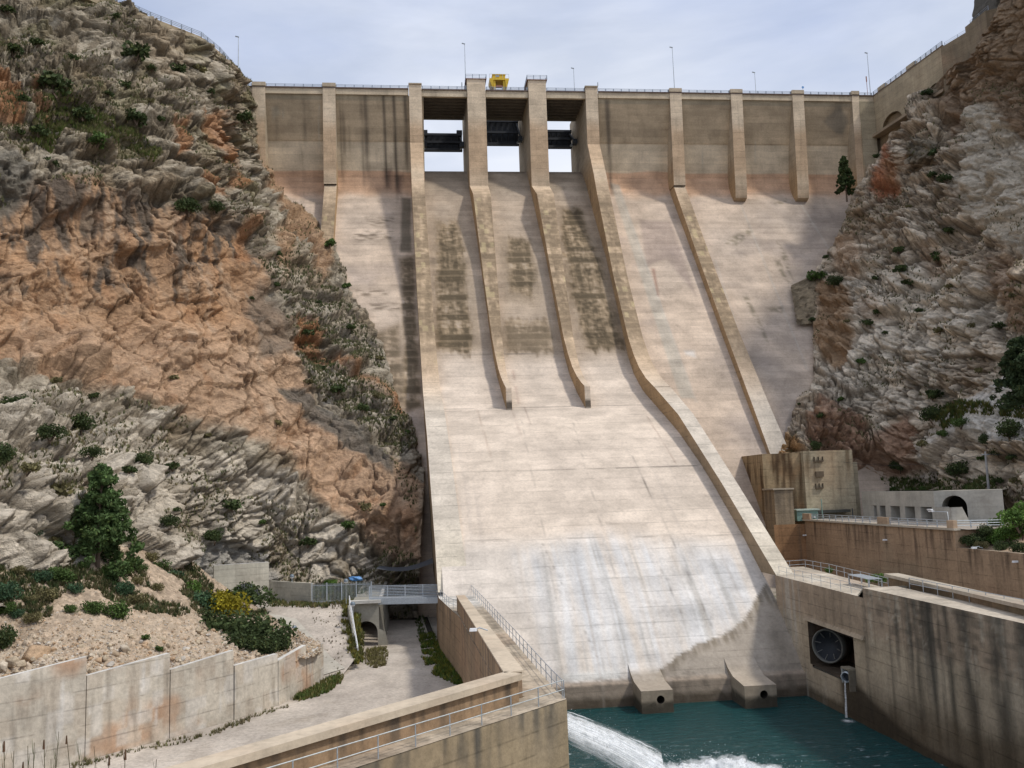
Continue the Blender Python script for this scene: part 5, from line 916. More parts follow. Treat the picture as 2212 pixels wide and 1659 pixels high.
for x, y, X, lab in ((1838-98, 1147+9, 61.9, 'small lamp on the terrace wall nearest the dam'), (1919-5, 1166, 61.9, 'small lamp on the terrace wall below the middle railing'), (2107-0, 1184-1, 61.9, 'small lamp at the start of the lower retaining wall'), (2196, 1213, 61.9, 'small lamp on the lower retaining wall at the picture edge')):
    walllamp(x, y, X, lab)
# gallery with six openings and an arch
gl = thing('gallery', 'curved grey concrete road gallery with six openings and an arched mouth', 'gallery', (70, 125, -6)); gcol = stain((.43, .415, .37), k=.3, seed=1001, wk=.06)
zt, zb = -1.75, -6.1; zl = -3.9
XG = lambda y: 70+.0035*(y-118)**2
ops = [(1862, 1881), (1900, 1916), (1921, 1940), (1954, 1975), (1990, 2012), (2028, 2052)]
ops = [(1872, 1881), (1889, 1904), (1917, 1940), (1952, 1975), (1988, 2013), (2026, 2053)]
edges = []
for a, b in ops: edges += [atX(a, 1100, 70)[1], atX(b, 1100, 70)[1]]
ys = [141]+edges+[117.2]; mb = MB()
def gq(y0, y1, z0, z1, dx=0): mb.quad((XG(y0)+dx*(z0-zt)*-.0, y0, z0), (XG(y1), y1, z0), (XG(y1), y1, z1), (XG(y0), y0, z1), .35, gcol)
for i in range(0, len(ys)-1):
    if i % 2 == 0:
        gq(ys[i], ys[i+1], zb, zl); 
        for yy, sg in ((ys[i], 1), (ys[i+1], -1)):
            mb.quad((XG(yy), yy, zb), (XG(yy)+2.6, yy, zb), (XG(yy)+1.6, yy, zl), (XG(yy), yy, zl), .5, gcol)
    mb2 = (ys[i], ys[i+1])
yy = np.linspace(141, 117.2, 30)
for a, b in zip(yy[:-1], yy[1:]): gq(a, b, zl, zt); mb.quad((XG(a), a, zl), (XG(b), b, zl), (XG(b)+1.6, b, zl), (XG(a)+1.6, a, zl), col=(.3, .29, .26)); mb.quad((XG(a), a, zt), (XG(b), b, zt), (XG(b)+9, b+1, zt-.2), (XG(a)+9, a+1, zt-.2), col=(.34, .32, .27))
mb.build('colonnade', M_smooth, gl)
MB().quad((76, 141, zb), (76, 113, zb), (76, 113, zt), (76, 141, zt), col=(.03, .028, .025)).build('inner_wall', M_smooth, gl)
ga, gb = A((XG(117.2), 117.2)), A((76.2, 111.6)); dG = gb-ga; WG = np.linalg.norm(dG); dG = dG/WG
mb, I = archface(lambda x, z: (ga[0]+dG[0]*x, ga[1]+dG[1]*x, z), lambda z: 0, lambda z: WG, zb, zt, .9, 4.0, -3.95, gcol); nG = A((-dG[1], dG[0], 0)); nG = nG if nG[1] > 0 else -nG
Dg = np.stack([I, I+nG*4]); mb.grid(Dg, gcol(Dg)*.8); mb.quad((*ga, zt), (*gb, zt), A((*gb, zt))+nG*7, A((*ga, zt))+nG*7, col=(.34, .32, .27)); mb.quad((*gb, zb), (gb[0]+1.5, gb[1]+7, zb), (gb[0]+1.5, gb[1]+7, zt), (*gb, zt), .5, gcol)
mb.build('portal', M_smooth, gl)
# abutment block, side box, kiosk
bc = stain((.42, .36, .255), k=.75, seed=1010, ztop=5, depth=9, dark=(.13, .085, .045), warm=(.36, .19, .09), wk=.3); bt = thing('abutment_block', 'tall stained concrete block at the foot of the right cliff', 'concrete block', (65, 146, -6))
bl_c = stain((.34, .26, .16), k=1., seed=1012, ztop=5, depth=16, dark=(.09, .055, .03), warm=(.38, .19, .08), wk=.6)
MB().box(57.6, 64.3, 146.2, 158, -8, 4.95, .35, bl_c).build('stained_face', M_wall, bt); MB().box(64.3, 72.9, 145.2, 158, -8, 5.2, .35, bc).build('pale_face', M_wall, bt); MB().box(72.9, 74.3, 146.5, 158, -8, 3.2, .5, bc).build('side_step', M_wall, bt)
for (x, y, w_, h_) in ((1768, 996, 22, 3), (1770, 1024, 18, 12), (1770, 1054, 18, 3)):
    p = atY(x, y, 145.1); s_ = 145/1950.
    m = MB().box(p[0]-w_*s_/2, p[0]+w_*s_/2, 144.85, 145.19, p[2]-h_*s_/2, p[2]+h_*s_/2, 0, (.13, .10, .07))
    if h_ == 3:
        for k in (-1, 0, 1): m.box(p[0]+k*w_*s_*.45-.05, p[0]+k*w_*s_*.45+.05, 144.9, 145.19, p[2], p[2]+.75, 0, (.1, .08, .06))
    m.build('bracket', M_smooth, bt)
sb = thing('concrete_box', 'narrow concrete box with pale cap beside the foot of the dam rib', 'concrete block', (58, 141.5, -6)); q0_, q1_ = atY(1677, 1140, 141.6), atY(1718, 1140, 141.6); zq = atY(1690, 1058, 141.6)[2]
MB().box(q0_[0], q1_[0], 141.6, 146.1, -16.2, zq, .3, stain((.32, .25, .17), k=.7, seed=1015, ztop=-2, depth=5)).build('body', M_wall, sb); MB().box(q0_[0]-.2, q1_[0]+.15, 141.4, 146.1, zq, zq+.25, 0, (.42, .36, .28)).build('cap', M_smooth, sb)
p = atY(1720, 1128, 143.5); p2 = atY(1790, 1128, 143.5); kz = atY(1750, 1102, 143.5)[2]; t = thing('kiosk', 'pale green metal kiosk with two lamps below the tall block', 'kiosk', (p[0]+2, 143.5, -6))
MB().box(p[0], p[0]+3.6, 143, 145.1, -6.2, kz, .3, (.2, .2, .2)).build('cabinet', M_green, t); MB().box(p[0]-.15, p[0]+3.8, 142.7, 145.15, kz, kz+.22).build('roof', plain('pale_green', (.42, .5, .45), .5), t); MB().box(p[0]+3.8, p[0]+9.5, 143.6, 145.15, kz-.55, kz-.1, 0, (.09, .09, .08)).build('cable_duct', M_smooth, t)
for dx in (1., 2.9): MB().box(p[0]+dx-.15, p[0]+dx+.15, 142.8, 143., kz-1.2, kz-1.0).build('lamp', M_white, t)
for x, y0, y1, Y, lab, mt in ((1774, 1078, 1130, 142, 'thin pale green pole in front of the tall block', M_green), (1834+7, 1098, 1130, 138, 'thin dark green pole left of the gallery', M_dark)):
    p = atY(x, y0, Y); tag(MB().tube([(p[0], Y, -6), (p[0], Y, p[2])], .08, 6).build('pole', mt), lab, 'pole')
p = atY(2128, 975, 121); zz = p[2]; t = thing('utility_pole', 'grey concrete utility pole behind the gallery', 'utility pole', (p[0], 121, -2)); MB().tube([(p[0], 121, -3), (p[0], 121, zz)], [.2, .14], 8).build('pole', M_smooth, t); MB().box(p[0]-.6, p[0]+.6, 120.9, 121.1, zz-.5, zz-.38).build('crossarm', M_steel, t)
cab = [A((p[0]+.3, 120.9, zz-.4))*(1-k)+A((92, 104, 5.2))*k+A((0, 0, -1.2*4*k*(1-k))) for k in np.linspace(0, 1, 16)]; tag(MB().tube(cab, .03, 4).build('overhead_cable', M_dark), 'black overhead cable sagging from the utility pole', 'cable')
cab = [A((p[0]-.3, 120.9, zz-.4))*(1-k)+A((71, 144.9, 3.2))*k+A((0, 0, -1.*4*k*(1-k))) for k in np.linspace(0, 1, 16)]; tag(MB().tube(cab, .02, 4).build('overhead_cable', M_dark), 'thin overhead cable running to the tall stained block', 'cable')
# road lamp on the terrace
p = atX(2015, 1105, 63.2); t = thing('road_lamp', 'double headed white lamp on a low arm in front of the gallery', 'street lamp', (p[0], p[1], -5.9)); p3 = atX(2047, 1106, 63.2); MB().tube([(p3[0], p3[1], -5.9), p3, p], .05, 6).build('arm', M_steel, t)
for dz in (0, .25): MB().box(p[0]-.15, p[0]+.15, p[1]-.1+dz, p[1]+.8+dz, p[2]-.05+dz*.8, p[2]+.1+dz*.8).build('lamp_head', M_white, t)
# masonry patch on the dam toe, right
mb = MB(); cor = [(1706, 618), (1765, 590), (1762, 700), (1720, 702)]; Pq = [rayv(A(x*1.), A(y*1.), A(hitface(x, y)-.9)) for x, y in cor]
mb.quad(*[Pq[i] for i in (3, 2, 1, 0)], res=.35, col=lambda P: A((.27, .215, .145))*(.6+.7*worley(P*.9, 77)[2])[..., None]); mb.v = [a+np.c_[a*0][:, :3]+np.c_[np.zeros(len(a)), -(worley(a*.9, 77)[2]*.5+.2), np.zeros(len(a))] for a in mb.v]
tag(mb.build('rubble_wall', M_rock), 'rough stone masonry patch between the dam slope and the right cliff', 'wall')
# wing wall of the crest road, right
wc = stain((.37, .305, .21), k=.2, seed=1020, wk=.15); t = thing('approach_viaduct', 'arched concrete approach wall carrying the crest road to the right bank', 'viaduct', (114, 188, 80))
pa, pb = A((112.95, 200.2)), A((115.5, 175.)); dW = pb-pa; LW = np.linalg.norm(dW); dW = dW/LW; nW = A((-dW[1], dW[0])); nW = nW if nW[0] > 0 else -nW
W3 = lambda s_, z, o=0: (*(pa+dW*s_+nW*o), z)
arcs = [(2.5, 10.2), (11.2, 18.0), (18.8, 24.6)]; nS_ = 120; sg = np.linspace(0, LW, nS_); zlow = np.full(nS_, 83.3)
for a, b in arcs:
    k = (sg > a) & (sg < b); zlow[k] = 83.3+2.9*np.sqrt(np.clip(1-((sg[k]-(a+b)/2)/((b-a)/2))**2, 0, 1))
tt2 = np.linspace(0, 1, 30)[:, None]; Pw = np.zeros((30, nS_, 3)); Pw[..., 0] = pa[0]+dW[0]*sg; Pw[..., 1] = pa[1]+dW[1]*sg; Pw[..., 2] = zlow*(1-tt2)+93.15*tt2; m = MB().grid(Pw, wc(Pw)); So = np.stack([Pw[0], Pw[0]+A((*nW, 0))*5]); m.grid(So, (.2, .15, .09)); m.quad(W3(-2, 78, 4.9), W3(LW, 78, 4.9), W3(LW, 93, 4.9), W3(-2, 93, 4.9), .8, stain((.22, .16, .10), k=.3, seed=1024)); m.quad(W3(0, 93.15), W3(LW, 93.15), W3(LW, 93.15, 8), W3(0, 93.15, 8)); m.quad(W3(LW, 83), W3(LW, 83, 8), W3(LW, 93.2, 8), W3(LW, 93.2), .5, wc); m.build('arched_wall', M_pier, t)
m = MB(); m.quad(W3(0, 60, .9), W3(LW, 78, .9), W3(LW, 86, .9), W3(0, 86, .9), .5, stain((.24, .18, .11), k=.4, seed=1022)); m.build('lower_wall', M_pier, t)
MB().hexa([W3(0, 93.15, -.1), W3(LW, 93.15, -.1), W3(LW, 93.15, .4), W3(0, 93.15, .4), W3(0, 93.42, -.1), W3(LW, 93.42, -.1), W3(LW, 93.42, .4), W3(0, 93.42, .4)], 0, (.2, .16, .13)).build('coping', M_pier, t)
MB().hexa([W3(-1.5, 82.6, -1.2), W3(LW+.5, 82.6, -1.2), W3(LW+.5, 82.6, .9), W3(-1.5, 82.6, .9), W3(-1.5, 83.25, -1.2), W3(LW+.5, 83.25, -1.2), W3(LW+.5, 83.25, .9), W3(-1.5, 83.25, .9)], .6, stain((.30, .24, .17), k=.3, seed=1023)).build('ledge', M_pier, t)
for a, b in ((2.2, 5.0), (13.2, 16.2)): MB().hexa([W3(a, 93.45, -.2), W3(b, 93.45, -.2), W3(b, 93.45, .6), W3(a, 93.45, .6), W3(a, 94.3, -.2), W3(b, 94.3, -.2), W3(b, 94.3, .6), W3(a, 94.3, .6)], 0, (.42, .36, .27)).build('plinth', M_pier, t)
for i, (a, b) in enumerate(((.2, 2.1), (5.1, 13.1), (16.3, LW))): railing('blue grey railing on the arched approach wall, %s stretch from the dam' % ordn[i], [W3(a, 93.42), W3(b, 93.42)], .85, 1.8, 3, .05, .1, M_rail, name='crest_railing', group='railings on the approach viaduct', square=True)
ow_ = stain((.22, .175, .12), k=.5, seed=1025); t = thing('old_wall', 'older dark stone wall stepping up beyond the arched approach wall', 'wall', (117, 168, 85)); c0, c1, c2 = W3(LW+.15, 0)[:2], atZ(2098, 72, 93.)[:2], atZ(2136, 32, 94.5)[:2]
c0 = A(c0)+A((.5, 0)); MB().wallpoly([c0, c1], [78, 78], [92.4, 93.0], -1.5, .4, ow_).build('lower_part', M_pier, t); MB().wallpoly([c1+A((.0, .0)), c2, c2+A((4, -2))], [78, 80, 80], [94.2, 94.9, 94.9], -1.5, .4, ow_).build('upper_part', M_pier, t)
railing('thin railing on the lower part of the old dark wall', [(*c0, 92.4), (*c1, 93.0)], 1.5, 2.6, 4, .03, .05, M_rail, name='wall_railing'); railing('thin railing on the upper stepped part of the old dark wall', [(*c1, 94.2), (*c2, 94.9)], 1.6, 2.6, 4, .03, .05, M_rail, name='wall_railing')
# overhanging concrete road edge and a white panel far right
t = thing('road_overhang', 'brown concrete road slab overhanging the cave at the upper right corner', 'road slab', (122, 150, 88)); o1 = [rayv(A(x*1.), A(y*1.), A(d*1.)) for x, y, d in ((2108, 92, 160), (2160, 48, 158), (2300, 40, 150), (2140, 100, 158), (2185, 72, 152), (2300, 66, 145))]
m = MB(); m.quad(o1[0], o1[3], o1[4], o1[1], .5, ow_); m.quad(o1[1], o1[4], o1[5], o1[2], .5, ow_); m.quad(o1[3], o1[4], o1[4]+A((0, 0, -.9)), o1[3]+A((0, 0, -.9)), .5, ow_); m.quad(o1[4], o1[5], o1[5]+A((0, 0, -.9)), o1[4]+A((0, 0, -.9)), .5, ow_); m.build('slab', M_pier, t)
w0, w1 = atY(2166, 64, 160), atY(2290, 58, 150); t = thing('white_panel', 'white corrugated panel screen beside the road at the upper right corner', 'screen', tuple(w0)); MB().hexa([w0, w1, w1+A((0, .1, 0)), w0+A((0, .1, 0)), w0+A((0, 0, 2.6)), w1+A((0, 0, 2.6)), w1+A((0, .1, 2.6)), w0+A((0, .1, 2.6))]).build('panel', M_white, t)
for k in range(4): q = w0+(w1-w0)*(k+.3)/4; MB().box(q[0]-.1, q[0]+.1, q[1]-.3, q[1]-.05, q[2]-.3, q[2]+2.8).build('post', M_rail, t)
# left bank crest road with railing
lr = [(-62, 158, 94.6), (-54.6, 166.8, 94.2), (-49.6, 171.6, 93.9), (-41.6, 178.6, 93.7), (-39.2, 184.6, 93.6), (-36.6, 196.2, 93.4), (-36.2, 200.2, 93.4)]
t = thing('crest_road', 'narrow concrete edge of the crest road on the left cliff top', 'road edge', (-45, 178, 93)); m = MB()
for a, b in zip(lr[:-1], lr[1:]): m.hexa([(a[0], a[1], a[2]-2.2), (b[0], b[1], b[2]-2.2), (b[0]-5, b[1]+5, b[2]-2.2), (a[0]-5, a[1]+5, a[2]-2.2), a, b, (b[0]-5, b[1]+5, b[2]), (a[0]-5, a[1]+5, a[2])], .6, wc)
m.build('road_edge', M_pier, t)
railing('blue grey railing along the cliff top road on the left bank', [(a[0]+.1, a[1], a[2]) for a in lr], .95, 2., 3, .05, .1, M_rail, name='crest_railing', square=True)
p = atY(439, 70, 178.5); tag(MB().tube([(p[0], 178.7, 93.6), (p[0], 178.7, p[2])], .05, 5).tube([(p[0]-1, 178.7, 93.6), (p[0]-1, 178.7, p[2]-.6)], .04, 5).tube([(p[0], 178.7, p[2]-.6), (p[0]-1, 178.7, p[2]-.6), (p[0]-3, 178., p[2]-.9)], .02, 4).build('gate_frame', M_rail), 'small wire gate frame on the cliff top railing', 'gate')
# ================================================================ vegetation, stones, spray
C.cycles.volume_bounces = 6; C.cycles.transparent_max_bounces = 64; C.cycles.max_bounces = 12; C.cycles.diffuse_bounces = 6; C.cycles.transmission_bounces = 10
def leafcloud(n, blobs, size, col, seed, var=.35, el=1.6):
    g = np.random.default_rng(seed); blobs = np.array(blobs, float); wts = blobs[:, 3]**2; k = g.choice(len(blobs), n, p=wts/wts.sum())
    d = g.normal(size=(n, 3)); d /= np.linalg.norm(d, axis=1, keepdims=True); r = blobs[k, 3]*(1-.45*g.random(n)**2); c = blobs[k, :3]+d*r[:, None]*np.array([1, 1, .85])
    a = g.normal(size=(n, 3)); a /= np.linalg.norm(a, axis=1, keepdims=True); b = np.cross(a, g.normal(size=(n, 3))); b /= np.linalg.norm(b, axis=1, keepdims=True)
    s = size*(.6+.8*g.random(n))[:, None]; V = np.stack([c-a*s*el/2, c+b*s*.5, c+a*s*el/2, c-b*s*.5], 1)
    cc = np.array(col)*(1+var*(g.random((n, 1))*2-1))*(1+.25*(g.random(len(blobs))[k][:, None]*2-1)); cc = cc*np.array([1, 1, 1])+(g.random((n, 1)) > .9)*np.array([.03, .025, .005])
    return MB().add(V.reshape(-1, 3), q=np.arange(4*n).reshape(-1, 4), c=np.repeat(np.clip(cc, .005, 1), 4, 0))
GD = (.055, .080, .030); GG = (.075, .125, .035); GO = (.16, .145, .07); GT = (.055, .105, .055); GY = (.26, .225, .02); GB = (.10, .18, .04)
protos = {}
def bushproto(kind, col, seed, n=300, size=.2, flat=.75, nb=11):
    g = np.random.default_rng(seed); bl = []
    for i in range(nb):
        a = g.random()*6.28; r = .62*g.random()**.6; z = .25+.65*g.random()*(1-r*.5); bl.append((r*math.cos(a)*1.15, r*math.sin(a), z*flat, .26+.2*g.random()))
    f = leafcloud(n, bl, size, col, seed); o = f.build('foliage', M_leaf, None, (0, 0, 0)); me = o.data; bpy.data.objects.remove(o)
    m = MB()
    for i in range(4):
        b_ = bl[i]; m.tube([(0, 0, -.35), (b_[0]*.5, b_[1]*.5, b_[2]*.5), (b_[0], b_[1], b_[2])], [.05, .035, .015], 5)
    o = m.build('stem', M_bark, None, (0, 0, 0)); ms = o.data; bpy.data.objects.remove(o); protos.setdefault(kind, []).append((me, ms))
for s_ in range(4):
    bushproto('d', GD, 10+s_); bushproto('g', GG, 30+s_); bushproto('o', GO, 50+s_, 240, .2, .7); bushproto('t', GT, 70+s_); bushproto('D', GD, 90+s_, 1500, .085, .8, 20); bushproto('G', GG, 110+s_, 1500, .085, .8, 20)
    bushproto('T', GT, 170+s_, 1500, .085, .8, 20); bushproto('B', GB, 190+s_, 1500, .085, .8, 20)
bushproto('Y', GY, 130, 2200, .07, .7, 22); bushproto('O', GO, 150, 1100, .09, .7, 18)
rg = random.Random(4)
def putbush(p, r, kind, label, group=None, name='bush', zs=1., cat='bush', parts=True, xs=1.):
    me, ms = rg.choice(protos[kind]); p = np.array(p, float); rz = rg.uniform(0, 6.28)
    if parts:
        t = bpy.data.objects.new(name, None); COL.objects.link(t); t.location = p; t.rotation_euler = (0, 0, rz if xs == 1 else .2); t.scale = (r*xs, r, r*zs)
        for nm, m in (('foliage', me), ('stem', ms)): o = bpy.data.objects.new(nm, m); COL.objects.link(o); o.parent = t
    else:
        t = bpy.data.objects.new(name, me); COL.objects.link(t); t.location = p; t.rotation_euler = (0, 0, rz); t.scale = (r*xs, r, r*zs)
    return tag(t, label, cat, group)
_pl = PX(PL[::2, ::2]); _pr = PX(PR[::2, ::2]); _ps = PX(PS[::2, ::2])
def on(surf, x, y):
    (a, b), P = {'L': (_pl, PL), 'R': (_pr, PR), 'S': (_ps, PS)}[surf]; P = P[::2, ::2]; d = (a-x)**2+(b-y)**2
    k = d < 36
    if k.any(): q = P[k]; return q[np.argmin(q[:, 1])]
    return P.reshape(-1, 3)[np.argmin(d)]
big = 'bushes on the cliffs'
LB = [(302, 105, 28, 'd', 'large round dark bush below the cliff top railing'), (129, 182, 33, 'd', 'broad dark bush on the upper left cliff, above the green grass patch'), (296, 250, 22, 'd', 'tall dark bush right of the grassy patch on the upper left cliff'), (217, 299, 20, 'g', 'round green bush in the middle of the upper left cliff'), (527, 249, 19, 'd', 'dark bush on the cliff edge against the leftmost buttress'),
 (413, 439, 26, 'D', 'left of two dark bushes on the ledge over the orange rock wall'), (470, 443, 19, 'D', 'right of two dark bushes on the ledge over the orange rock wall'), (32, 108, 20, 'd', 'dark bush near the top left corner of the picture'), (184, 240, 20, 'd', 'dark bush inside the green grass patch on the upper left cliff'), (88, 278, 18, 'd', 'dark bush under the grass patch near the left red rock'),
 (612, 388, 15, 'd', 'dark upright bush on the cliff edge against the second bay of the dam'), (718, 522, 13, 'g', 'small green bush on the cliff edge where the left rib ends'), (736, 832, 15, 'd', 'dark bush in the pale band above the grey rock slab'), (787, 874, 12, 'd', 'dark bush on the pale band at the right tip of the grey slab'), (38, 870, 26, 'D', 'dark bush at the left picture edge above the pale ledges'), (108, 925, 24, 'D', 'upright dark bush on the pale ledges near the left edge'),
 (180, 912, 26, 'D', 'wide dark bush on the pale ledges, middle of three'), (222, 932, 22, 'D', 'wide dark bush on the pale ledges, right of three'), (199, 971, 19, 'D', 'dark bush below the two wide bushes on the pale ledges'), (315, 984, 21, 'D', 'wide dark bush left of the ledge corner on the pale rocks'), (374, 997, 14, 'd', 'small dark bush right of the wide bush on pale rocks'), (503, 1087, 18, 'd', 'dark bush in the middle of the pale ledges above the tunnel'), (361, 1124, 18, 'D', 'dark bush on pale rock above the concrete dome, left one'), (461, 1149, 21, 'D', 'dark round bush on pale rock right above the tunnel headwall'), (284, 1006, 14, 'd', 'dark narrow bush beside the top of the tall pine'), (10, 975, 30, 'D', 'big dark bush at the left picture edge beside a thin pole'), (65, 1003, 19, 'o', 'olive bush near the left edge beside pale rock'), (135, 1045, 28, 'o', 'broad olive bush left of the tall pine'), (747, 1128, 15, 'g', 'bright green bush on the orange rock near the gorge'), (667, 1160, 16, 'd', 'dark bush on the pale rock left of the gorge'), (668, 711, 13, 'd', 'upright dark bush beside the red rock patch'), (785, 1088, 16, 'o', 'greyish bush on the brown rock beside the gorge'), (710, 1253, 13, 'B', 'bright green bush at the cliff foot behind the picket fence'), (601, 908, 10, 'o', 'olive bush at the left end of the grey slab')]
for x, y, r, k, lab in LB:
    p = on('L', x, y+r*.6); rr = r*1.3*p[1]/1950; putbush(p+np.array([0, -.2*rr, -.1*rr]), rr, k, lab, big)
for x, y, r, k in ((83, 91, 14, 'd'), (436, 143, 14, 'o'), (387, 141, 17, 'd'), (38, 287, 14, 'd'), (272, 176, 13, 'd'), (114, 354, 14, 'd'), (240, 202, 9, 'd'), (331, 143, 10, 'd'), (160, 120, 10, 'd'), (60, 320, 10, 'o'), (330, 215, 9, 'o'), (350, 255, 10, 'd'), (460, 200, 8, 'd'), (20, 20, 14, 'd'), (50, 210, 12, 'd'), (250, 30, 9, 'd')):
    p = on('L', x, y+r*.5); rr = r*1.3*p[1]/1950; putbush(p, rr, k, 'small dark bush growing between the grey rocks of the upper left cliff', 'small bushes on the upper left cliff')
for x, y, r, k in ((748, 612, 10, 'g'), (664, 637, 9, 'd'), (597, 612, 8, 'd'), (379, 811, 10, 'o'), (206, 850, 10, 'd'), (448, 936, 9, 'o'), (564, 1129, 9, 'g'), (832, 1087, 7, 'g'), (388, 1100, 9, 'd'), (120, 816, 12, 'o'), (700, 790, 8, 'd'), (760, 700, 9, 'd'), (820, 770, 9, 'o'), (870, 860, 8, 'd'), (850, 900, 8, 'd'), (690, 650, 7, 'd'), (640, 560, 8, 'd'), (665, 820, 9, 'o'), (700, 860, 8, 'o'), (810, 850, 8, 'o'), (600, 545, 9, 'd'), (545, 640, 6, 'd'), (880, 930, 7, 'g')):
    p = on('L', x, y+r*.5); rr = r*1.3*p[1]/1950; putbush(p, rr, k, 'small bush growing on the lower and right hand part of the left cliff', 'small bushes on the lower left cliff')
RB = [(2003, 191, 13, 'd', 'dark bush below the arches of the approach viaduct'), (2015, 322, 14, 'd', 'dark bush at the foot of the big rock lump near the dam'), (2038, 382, 16, 'd', 'wide dark bush on pale rock under the big lump, right one'), (2015, 373, 11, 'd', 'dark bush on pale rock under the big lump, left one'), (2021, 552, 19, 'd', 'large dark bush in the middle of the right cliff'), (1940, 572, 15, 'd', 'lower of two dark bushes left of the cliff middle'), (1939, 537, 12, 'd', 'upper of two dark bushes left of the cliff middle'), (1968, 604, 16, 'd', 'dark bush between the pale blocks and the pair of bushes'), (1797, 598, 17, 'D', 'dark bush hanging above the rough masonry patch'), (1748, 592, 18, 'g', 'wide green bush on the cliff lip above the masonry patch'), (2046, 498, 13, 'd', 'flat dark bush on a diagonal ledge of the right cliff'), (2154, 696, 13, 'd', 'dark bush high above the grey gravel chute'), (2011, 843, 17, 'd', 'dark bush right of the tilted white blocks'), (2006, 885, 26, 'D', 'big dark bush at the left end of the green shelf'), (2069, 907, 17, 'G', 'green bush on the pale slab under the green shelf'), (2030, 931, 12, 'G', 'small green bush left on the pale slab'), (1765, 962, 17, 'D', 'wide dark bush on top of the stained concrete block'), (1937, 997, 20, 'D', 'dark bush above the left end of the gallery'), (2066, 1004, 26, 'D', 'large dark bush above the gallery openings'), (2172, 915, 30, 'D', 'large dark bush at the right edge under the pine'), (2125, 940, 18, 'D', 'dark bush left of the big bush under the pine'), (2151, 975, 16, 'D', 'dark upright bush above the utility pole'), (1891, 667, 12, 'd', 'dark bush on the left flank of the white blocks'), (1856, 776, 10, 'g', 'small green bush on the nose of the white blocks'), (2025, 711, 12, 'o', 'olive bush between white blocks and brown rock'), (2195, 1105, 34, 'B', 'bright green leafy bush at the right edge beyond the gallery'), (2158, 1150, 26, 'B', 'bright green bush below the gallery end'), (2105, 1158, 24, 'D', 'dark bush hanging over the corner of the terrace wall'), (2180, 1172, 26, 'D', 'dark bush above the lower retaining wall at the right edge')]
for x, y, r, k, lab in RB:
    p = on('R', x, y+r*.6); 
    if y > 1090: rr0 = atX(x, y+r*.8, 66 if x > 2120 else 63.6); p = rr0
    rr = r*1.3*p[1]/1950; putbush(p+np.array([0, -.2*rr, -.1*rr]), rr, k, lab, big)
for x, y, r, k in ((1877, 335, 8, 'd'), (1883, 601, 9, 'd'), (2046, 619, 9, 'o'), (1780, 549, 7, 'd'), (1776, 893, 10, 'd'), (1815, 860, 8, 'g'), (1929, 1051, 9, 'g'), (1987, 954, 12, 'o'), (1867, 693, 11, 'd'), (1987, 664, 9, 'd'), (1916, 713, 7, 'd'), (2157, 1033, 11, 'd'), (2090, 1050, 8, 'g'), (2000, 1052, 10, 'g'), (1965, 1054, 8, 'g'), (2185, 990, 12, 'd'), (2190, 640, 9, 'o'), (2100, 700, 10, 'o'), (2110, 800, 10, 'o'), (1735, 690, 8, 'd'), (1830, 690, 7, 'o'), (1722, 870, 5, 'd'), (2195, 1040, 12, 'o'), (2120, 985, 9, 'g'), (1960, 440, 7, 'o')):
    p = on('R', x, y+r*.5); rr = r*1.3*p[1]/1950; putbush(p, rr, k, 'small bush growing in a crack or ledge of the right cliff', 'small bushes on the right cliff')
# bushes of the near slope and along the ramp
SB = [(20, 1090, 26, 'T', 'blue green bush at the left edge on the near slope, upper one'), (75, 1138, 18, 'T', 'small blue green bush beside the pale rock slab'), (28, 1190, 30, 'T', 'blue green bush at the left edge, second from the top'), (8, 1262, 36, 'T', 'large blue green bush at the left edge above the rocks'), (105, 1172, 24, 'G', 'green bush in front of the pale slab, left of the pine'), (132, 1228, 28, 'G', 'green bush directly left of the tall pine foot'), (100, 1270, 26, 'O', 'dry grey bush on the scree left of the twin bushes'), (165, 1262, 20, 'T', 'small blue green bush under the pine foot'), (205, 1300, 26, 'G', 'left of the twin green bushes on the scree'), (255, 1305, 33, 'G', 'right of the twin green bushes on the scree'), (265, 1258, 26, 'T', 'green bush just right of the pine foot'), (12, 1362, 34, 'D', 'dark bush at the left edge just above the stepped wall'), (315, 1367, 10, 'g', 'small round green bush on the scree, upper one'), (351, 1395, 11, 'g', 'small round green bush on the scree by the wall top'), (285, 1205, 26, 'G', 'green bush on the slope right of the pine')]
for x, y, r, k, lab in SB:
    p = on('S', x, y+r*.8) if y > 1060 else on('L', x, y+r*.8); rr = r*p[1]/1950; putbush(p, rr, k, lab, 'bushes on the near left slope', zs=1.15)
RBs = [(335, 1228, 24, 'G', 108, 'first green bush of the row along the ramp, nearest the pine'), (365, 1250, 26, 'T', 108, 'second green bush of the row along the ramp'), (395, 1275, 28, 'B', 107, 'third, brightest green bush of the row along the ramp'), (428, 1300, 30, 'T', 105, 'blue green bush left below the yellow broom'), (533, 1293, 40, 'D', 116, 'tall dark bush in front of the arched tunnel opening'), (484, 1306, 46, 'Y', 106, 'yellow flowering broom bush in the middle of the ramp bushes'), (455, 1352, 40, 'D', 99, 'dark bush under the yellow broom'), (505, 1366, 52, 'D', 97, 'large spreading dark bush below the broom, middle one'), (560, 1370, 50, 'D', 95, 'large spreading dark bush nearest the globe lamp'), (600, 1392, 30, 'D', 91, 'dark bush spilling over the stepped retaining wall'), (525, 1395, 34, 'D', 90, 'dark bush resting on the top of the stepped wall'), (575, 1400, 28, 'D', 89.5, 'dark bush between the wall top and the spreading bush')]
for x, y, r, k, Y, lab in RBs:
    rr = r*Y/1950; p = atY(x, y+r*.5, Y); putbush(p, rr*1.22, k, lab, 'bushes along the ramp', xs=1.15, zs=1.1)
